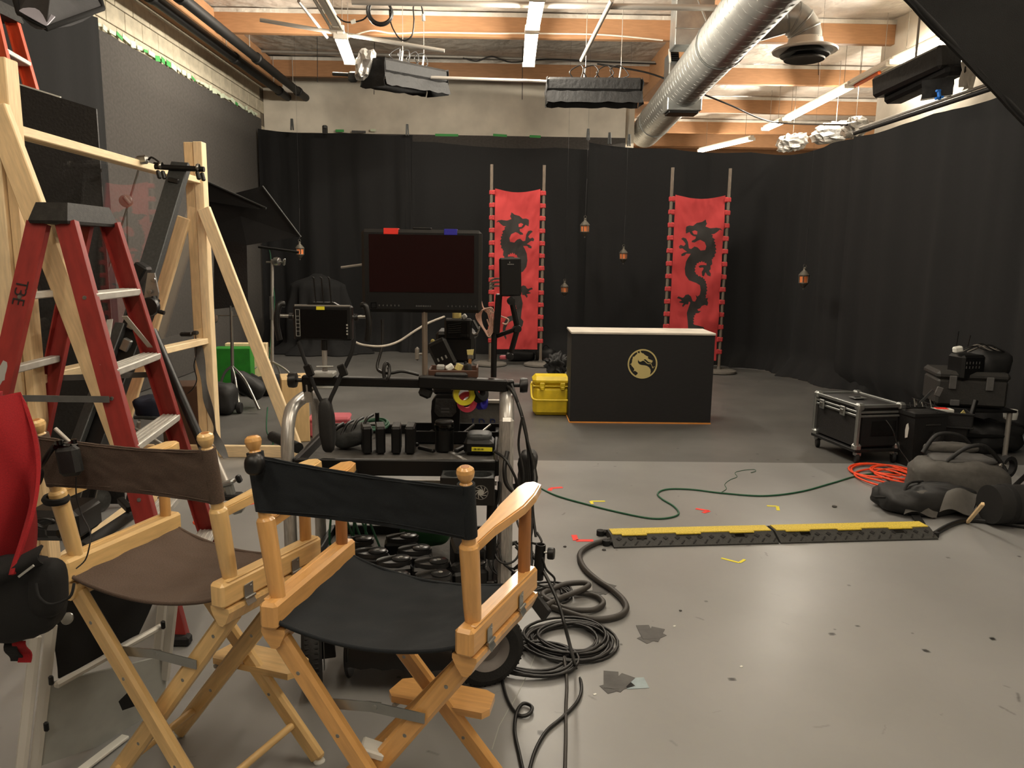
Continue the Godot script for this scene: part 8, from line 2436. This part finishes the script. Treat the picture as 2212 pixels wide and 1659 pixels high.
func floor_things() -> void:
	# cable ramp in two lengths
	var ra := Vector3(0.623, 0, -3.929)
	var rbk := Vector3(0.616, 0, -4.159)
	var rc := Vector3(2.483, 0, -4.1)
	var x := (rc - ra).normalized()
	var z := x.cross(Vector3.UP).normalized()
	if z.z < 0.0: z = -z
	var total := ra.distance_to(rc)
	for s in 2:
		var o := ra + x * (total * 0.5 * s + (0.006 if s else 0.0))
		var l := total * 0.5 - 0.006
		thing("cable_ramp", ["left length of the black and yellow cable ramp on the floor", "right length of the black and yellow cable ramp on the floor"][s], "cable ramp", o + x * l * 0.5 - z * 0.12, "cable ramp lengths")
		var prof := PackedVector2Array([Vector2(0, 0), Vector2(0, 0.008), Vector2(-0.085, 0.046), Vector2(-0.165, 0.046), Vector2(-0.25, 0.008), Vector2(-0.25, 0)])
		var pz := PackedVector2Array()
		for q in prof: pz.append(Vector2(-q.x, q.y))
		prism(pz, o, Basis(-z, Vector3.UP, -z.cross(Vector3.UP)) if (-z.cross(Vector3.UP)).dot(x) > 0.0 else Basis(-z, Vector3.UP, x), l)
		part("ramp_body", M.grey_rubber)
		bar(o + x * 0.01 - z * 0.125 + Vector3(0, 0.048, 0), o + x * (l - 0.01) - z * 0.125 + Vector3(0, 0.048, 0), 0.082, 0.006)
		var slope := Vector3(0, 0.038, 0) - z * 0.085
		for k in 3:
			bar(o + x * (0.06 + l * 0.33 * k) - z * 0.082 + Vector3(0, 0.047, 0), o + x * (0.06 + l * 0.33 * k + 0.14) - z * 0.082 + Vector3(0, 0.047, 0), 0.03, 0.006)
		part("yellow_lid", M.ramp_yellow)
		var n := slope.cross(x).normalized()
		if n.y < 0.0: n = -n
		var sb := Basis(x, n, x.cross(n))
		for k in 14:
			var c := o + x * (0.04 + (l - 0.08) * k / 13.0) + slope * 0.62 + Vector3(0, 0.0095, 0)
			box(c, Vector3(0.022, 0.004, 0.022), sb * Basis(Vector3.UP, 0.7), 0.001)
			var c2 := o + x * (0.065 + (l - 0.08) * k / 13.0) + slope * 0.25 + Vector3(0, 0.0095, 0)
			box(c2, Vector3(0.008, 0.003, 0.036), sb * Basis(Vector3.UP, -0.7), 0.001)
		part("tread_pads", M.rubber)
		for k in [0.18, 0.78]:
			box(o + x * l * k + slope * 0.72 + Vector3(0, 0.0098, 0), Vector3(0.055, 0.006, 0.03), sb, 0.001)
			part("hand_slot", M.black_gloss)
		if s == 0:
			for q in [0.05, 0.2]:
				lathe([Vector2(0.0, 0.0), Vector2(0.022, 0), Vector2(0.022, 0.03), Vector2(0, 0.03)], o - x * 0.03 - z * q, Vector3.UP, 12)
				box(o - x * 0.012 - z * q + Vector3(0, 0.015, 0), Vector3(0.03, 0.03, 0.025), sb, 0.003)
				part("joint_lug", M.rubber)
		else:
			for q in [0.04, 0.19]:
				lathe([Vector2(0.0, 0.0), Vector2(0.016, 0), Vector2(0.016, 0.03), Vector2(0, 0.03)], o + x * (l + 0.012) - z * q, Vector3.UP, 12)
				part("joint_lug", M.rubber)
	# heavy cables
	cable([Vector3(0.636, 0.016, -4.024), Vector3(0.538, 0.016, -3.973), Vector3(0.457, 0.016, -3.878), Vector3(0.422, 0.016, -3.776), Vector3(0.432, 0.016, -3.621), Vector3(0.481, 0.016, -3.478), Vector3(0.534, 0.016, -3.375), Vector3(0.569, 0.016, -3.268), Vector3(0.569, 0.016, -3.18), Vector3(0.529, 0.016, -3.113), Vector3(0.448, 0.016, -3.078), Vector3(0.374, 0.016, -3.094), Vector3(0.298, 0.016, -3.145), Vector3(0.24, 0.016, -3.189)], 0.014, 10, 8)
	solo("heavy_cable", M.cable_grey, "thick dusty cable curving from the ramp to the coils by the chair", "cable")
	cable([Vector3(0.215, 0.03, -3.177), Vector3(0.293, 0.03, -3.262), Vector3(0.382, 0.04, -3.315), Vector3(0.424, 0.04, -3.371), Vector3(0.396, 0.04, -3.396), Vector3(0.319, 0.03, -3.401), Vector3(0.258, 0.02, -3.372), Vector3(0.205, 0.02, -3.311), Vector3(0.239, 0.02, -3.235), Vector3(0.316, 0.02, -3.164), Vector3(0.414, 0.016, -3.164), Vector3(0.47, 0.016, -3.22), Vector3(0.466, 0.016, -3.285), Vector3(0.42, 0.016, -3.328), Vector3(0.352, 0.02, -3.333)], 0.013, 10, 8)
	solo("heavy_cable", M.cable_grey, "thick dusty cable in two crossing loops above the black coils", "cable")
	cable([Vector3(2.497, 0.016, -4.16), Vector3(2.604, 0.016, -4.254), Vector3(2.712, 0.016, -4.335), Vector3(2.821, 0.016, -4.386), Vector3(2.924, 0.016, -4.373), Vector3(3.16, 0.016, -4.267)], 0.014, 10, 8)
	solo("heavy_cable", M.cable_black, "thick black cable leaving the ramp's right end", "cable")
	coil(Vector3(0.284, 0.004, -2.898), 0.155, 9, 0.0065, Vector3.UP, 0.20, 6, 0.9)
	solo("cable_coil", M.cable_black, "larger coil of black cable on the floor, right of the wheel", "cable")
	coil(Vector3(0.136, 0.004, -2.739), 0.15, 7, 0.0065, Vector3.UP, 0.12, 6, 0.75)
	solo("cable_coil", M.cable_black, "coil of black cable nearest the wheel, under the chair's right side", "cable")
	coil(Vector3(0.225, 0.004, -3.341), 0.10, 5, 0.006, Vector3.UP, 0.3, 6, 0.8)
	solo("cable_coil", M.cable_black, "small tangled coil of black cable behind the chair's front hinge", "cable")
	cable([Vector3(0.12, 0.516, -2.55), Vector3(0.153, 0.486, -2.5), Vector3(0.202, 0.406, -2.42), Vector3(0.23, 0.321, -2.36), Vector3(0.299, 0.01, -2.703), Vector3(0.309, 0.008, -2.579), Vector3(0.285, 0.008, -2.475), Vector3(0.224, 0.008, -2.379), Vector3(0.165, 0.008, -2.301), Vector3(0.122, 0.008, -2.194), Vector3(0.096, 0.008, -2.074)], 0.0065)
	solo("loose_cable", M.cable_black, "single black cable falling across the coils and curving to the picture's bottom", "cable")
	cable([Vector3(0.257, 0.03, -2.735), Vector3(0.258, 0.008, -2.609), Vector3(0.24, 0.008, -2.433), Vector3(0.227, 0.008, -2.277), Vector3(0.207, 0.008, -2.075)], 0.006)
	solo("loose_cable", M.cable_grey, "grey cable running straight down to the picture's bottom", "cable")
	cable([Vector3(0.017, 0.01, -2.629), Vector3(0.032, 0.008, -2.516), Vector3(0.054, 0.008, -2.431), Vector3(0.083, 0.008, -2.386), Vector3(0.116, 0.012, -2.398), Vector3(0.121, 0.012, -2.437), Vector3(0.093, 0.01, -2.456), Vector3(0.069, 0.01, -2.401), Vector3(0.061, 0.008, -2.301), Vector3(0.074, 0.008, -2.182), Vector3(0.089, 0.008, -2.054)], 0.0065)
	solo("loose_cable", M.cable_black, "black cable with a small curl, beside the navy chair's front leg", "cable")
	# green and orange cords
	cable([Vector3(0.134, 0.05, -5.102), Vector3(0.247, 0.006, -5.044), Vector3(0.371, 0.006, -4.833), Vector3(0.541, 0.006, -4.667), Vector3(0.719, 0.006, -4.52), Vector3(0.898, 0.006, -4.407), Vector3(1.016, 0.006, -4.41), Vector3(1.1, 0.006, -4.487), Vector3(1.103, 0.006, -4.628), Vector3(1.058, 0.006, -4.776), Vector3(1.054, 0.006, -4.893), Vector3(1.133, 0.006, -4.988), Vector3(1.291, 0.006, -4.993), Vector3(1.489, 0.006, -4.916), Vector3(1.751, 0.006, -4.864), Vector3(2.036, 0.006, -4.964), Vector3(2.347, 0.006, -5.177), Vector3(2.673, 0.006, -5.396), Vector3(3.012, 0.006, -5.444), Vector3(3.236, 0.006, -5.415)], 0.006, 6, 8)
	solo("green_cable", M.green_cord, "long green cord winding across the grey floor", "cord")
	cable([Vector3(1.486, 0.003, -4.936), Vector3(1.548, 0.003, -5.021), Vector3(1.569, 0.003, -5.129), Vector3(1.642, 0.003, -5.243), Vector3(1.71, 0.003, -5.314), Vector3(1.729, 0.003, -5.422), Vector3(1.807, 0.003, -5.486), Vector3(1.895, 0.003, -5.514), Vector3(1.893, 0.003, -5.464), Vector3(1.846, 0.003, -5.426)], 0.002)
	solo("thin_wire", M.green_cord, "thin dark wiggly wire branching off the green cord", "wire")
	for q in [[Vector3(2.747, 0.006, -5.339), 0.19, 3, 0.0, "larger loops of orange cord on the floor before the bin"], [Vector3(2.849, 0.014, -5.362), 0.13, 3, 0.4, "smaller loops of orange cord on the larger ones"]]:
		coil(q[0], q[1], q[2], 0.0075, Vector3.UP, 0.42, 8, 1.25)
		solo("orange_cable", M.orange_cord, q[4], "cord")
	cable([Vector3(2.773, 0.01, -5.177), Vector3(2.957, 0.01, -5.309), Vector3(3.125, 0.01, -5.338), Vector3(3.296, 0.01, -5.228), Vector3(3.572, 0.01, -5.093), Vector3(3.685, 0.01, -5.022)], 0.008)
	solo("orange_cable", M.orange_cord, "orange cord running right under the bags", "cord")
	# tape marks
	floor_tape([Vector3(0.339, 0, -4.952), Vector3(0.351, 0, -5.004), Vector3(0.432, 0, -5.027)], 0.03, M.tape_red, "red L tape mark near the cart, farthest back")
	floor_tape([Vector3(0.595, 0, -4.677), Vector3(0.59, 0, -4.733), Vector3(0.683, 0, -4.736)], 0.02, M.tape_yellow, "yellow corner tape mark crossed by the green cord")
	floor_tape([Vector3(1.235, 0, -4.604), Vector3(1.308, 0, -4.562), Vector3(1.261, 0, -4.526)], 0.026, M.tape_red, "red tape mark in the middle of the grey floor")
	floor_tape([Vector3(1.707, 0, -4.672), Vector3(1.77, 0, -4.664), Vector3(1.747, 0, -4.583)], 0.02, M.tape_yellow, "yellow corner tape mark behind the right length of ramp")
	floor_tape([Vector3(0.426, 0, -4.125), Vector3(0.429, 0, -4.04), Vector3(0.526, 0, -4.042)], 0.032, M.tape_red, "red L tape mark at the left end of the ramp")
	floor_tape([Vector3(1.169, 0, -3.805), Vector3(1.246, 0, -3.745), Vector3(1.288, 0, -3.789)], 0.016, M.tape_yellow, "yellow V tape mark in front of the ramp")
	tape_patch(Vector3(0.494, 0, -3.415), 0.07, M.tape_grey, "tape_patch", "ragged grey tape patch between the thick cable and the loops", true)
	tape_patch(Vector3(0.64, 0, -2.976), 0.07, M.tape_grey, "tape_patch", "ragged grey tape patch alone on the open floor", true)
	tape_patch(Vector3(0.442, 0, -2.606), 0.07, M.tape_grey, "tape_patch", "ragged grey tape patch touching the pale blue paper", true)
	tape_patch(Vector3(0.512, 0, -2.625), 0.055, M.paper_blue, "paper_scrap", "pale blue paper scrap on the floor beside a grey patch", false)
	for q in [[Vector3(2.133, 0, -4.656), 0.022, "grey lump of dirt behind the ramp's right length"], [Vector3(0.359, 0, -3.943), 0.012, "small dark ring on the floor by the ramp's left end"], [Vector3(0.814, 0, -3.194), 0.01, "small dark pebble on the open floor"], [Vector3(0.567, 0, -3.901), 0.015, "grey speck of dirt before the ramp's left end"]]:
		pillow(q[0] + Vector3(0, q[1] * 0.3, 0), Vector3(q[1] * 1.6, q[1] * 0.7, q[1]), Basis(), 0.9, q[1] * 0.3, 40.0, 10)
		solo("dirt_lump", M.tape_grey, q[2], "debris")
	for q in [[Vector3(0.941, 0, -2.727), "white paper chip far out on the open floor"], [Vector3(0.755, 0, -3.051), "tiny white chip behind the lone grey patch"], [Vector3(0.353, 0, -2.532), "white chip before the patch with the paper"]]:
		box(q[0] + Vector3(0, 0.001, 0), Vector3(0.012, 0.001, 0.008), Basis(Vector3.UP, 0.6))
		solo("paper_chip", M.white_plastic, q[1], "debris")
	# a crack in the painted concrete
	var cr := [Vector3(0.17, 0, -2.878), Vector3(0.137, 0, -2.753), Vector3(0.116, 0, -2.669), Vector3(0.075, 0, -2.53), Vector3(0.044, 0, -2.444), Vector3(0.009, 0, -2.337), Vector3(-0.017, 0, -2.216)]
	for i in cr.size() - 1:
		bar(cr[i] + Vector3(0, 0.0006, 0), cr[i + 1] + Vector3(0.004 * (i % 2), 0.0006, 0), 0.003, 0.001)
	OFF = get_node("floor").position
	part("crack", M.light_grey, get_node("floor"))
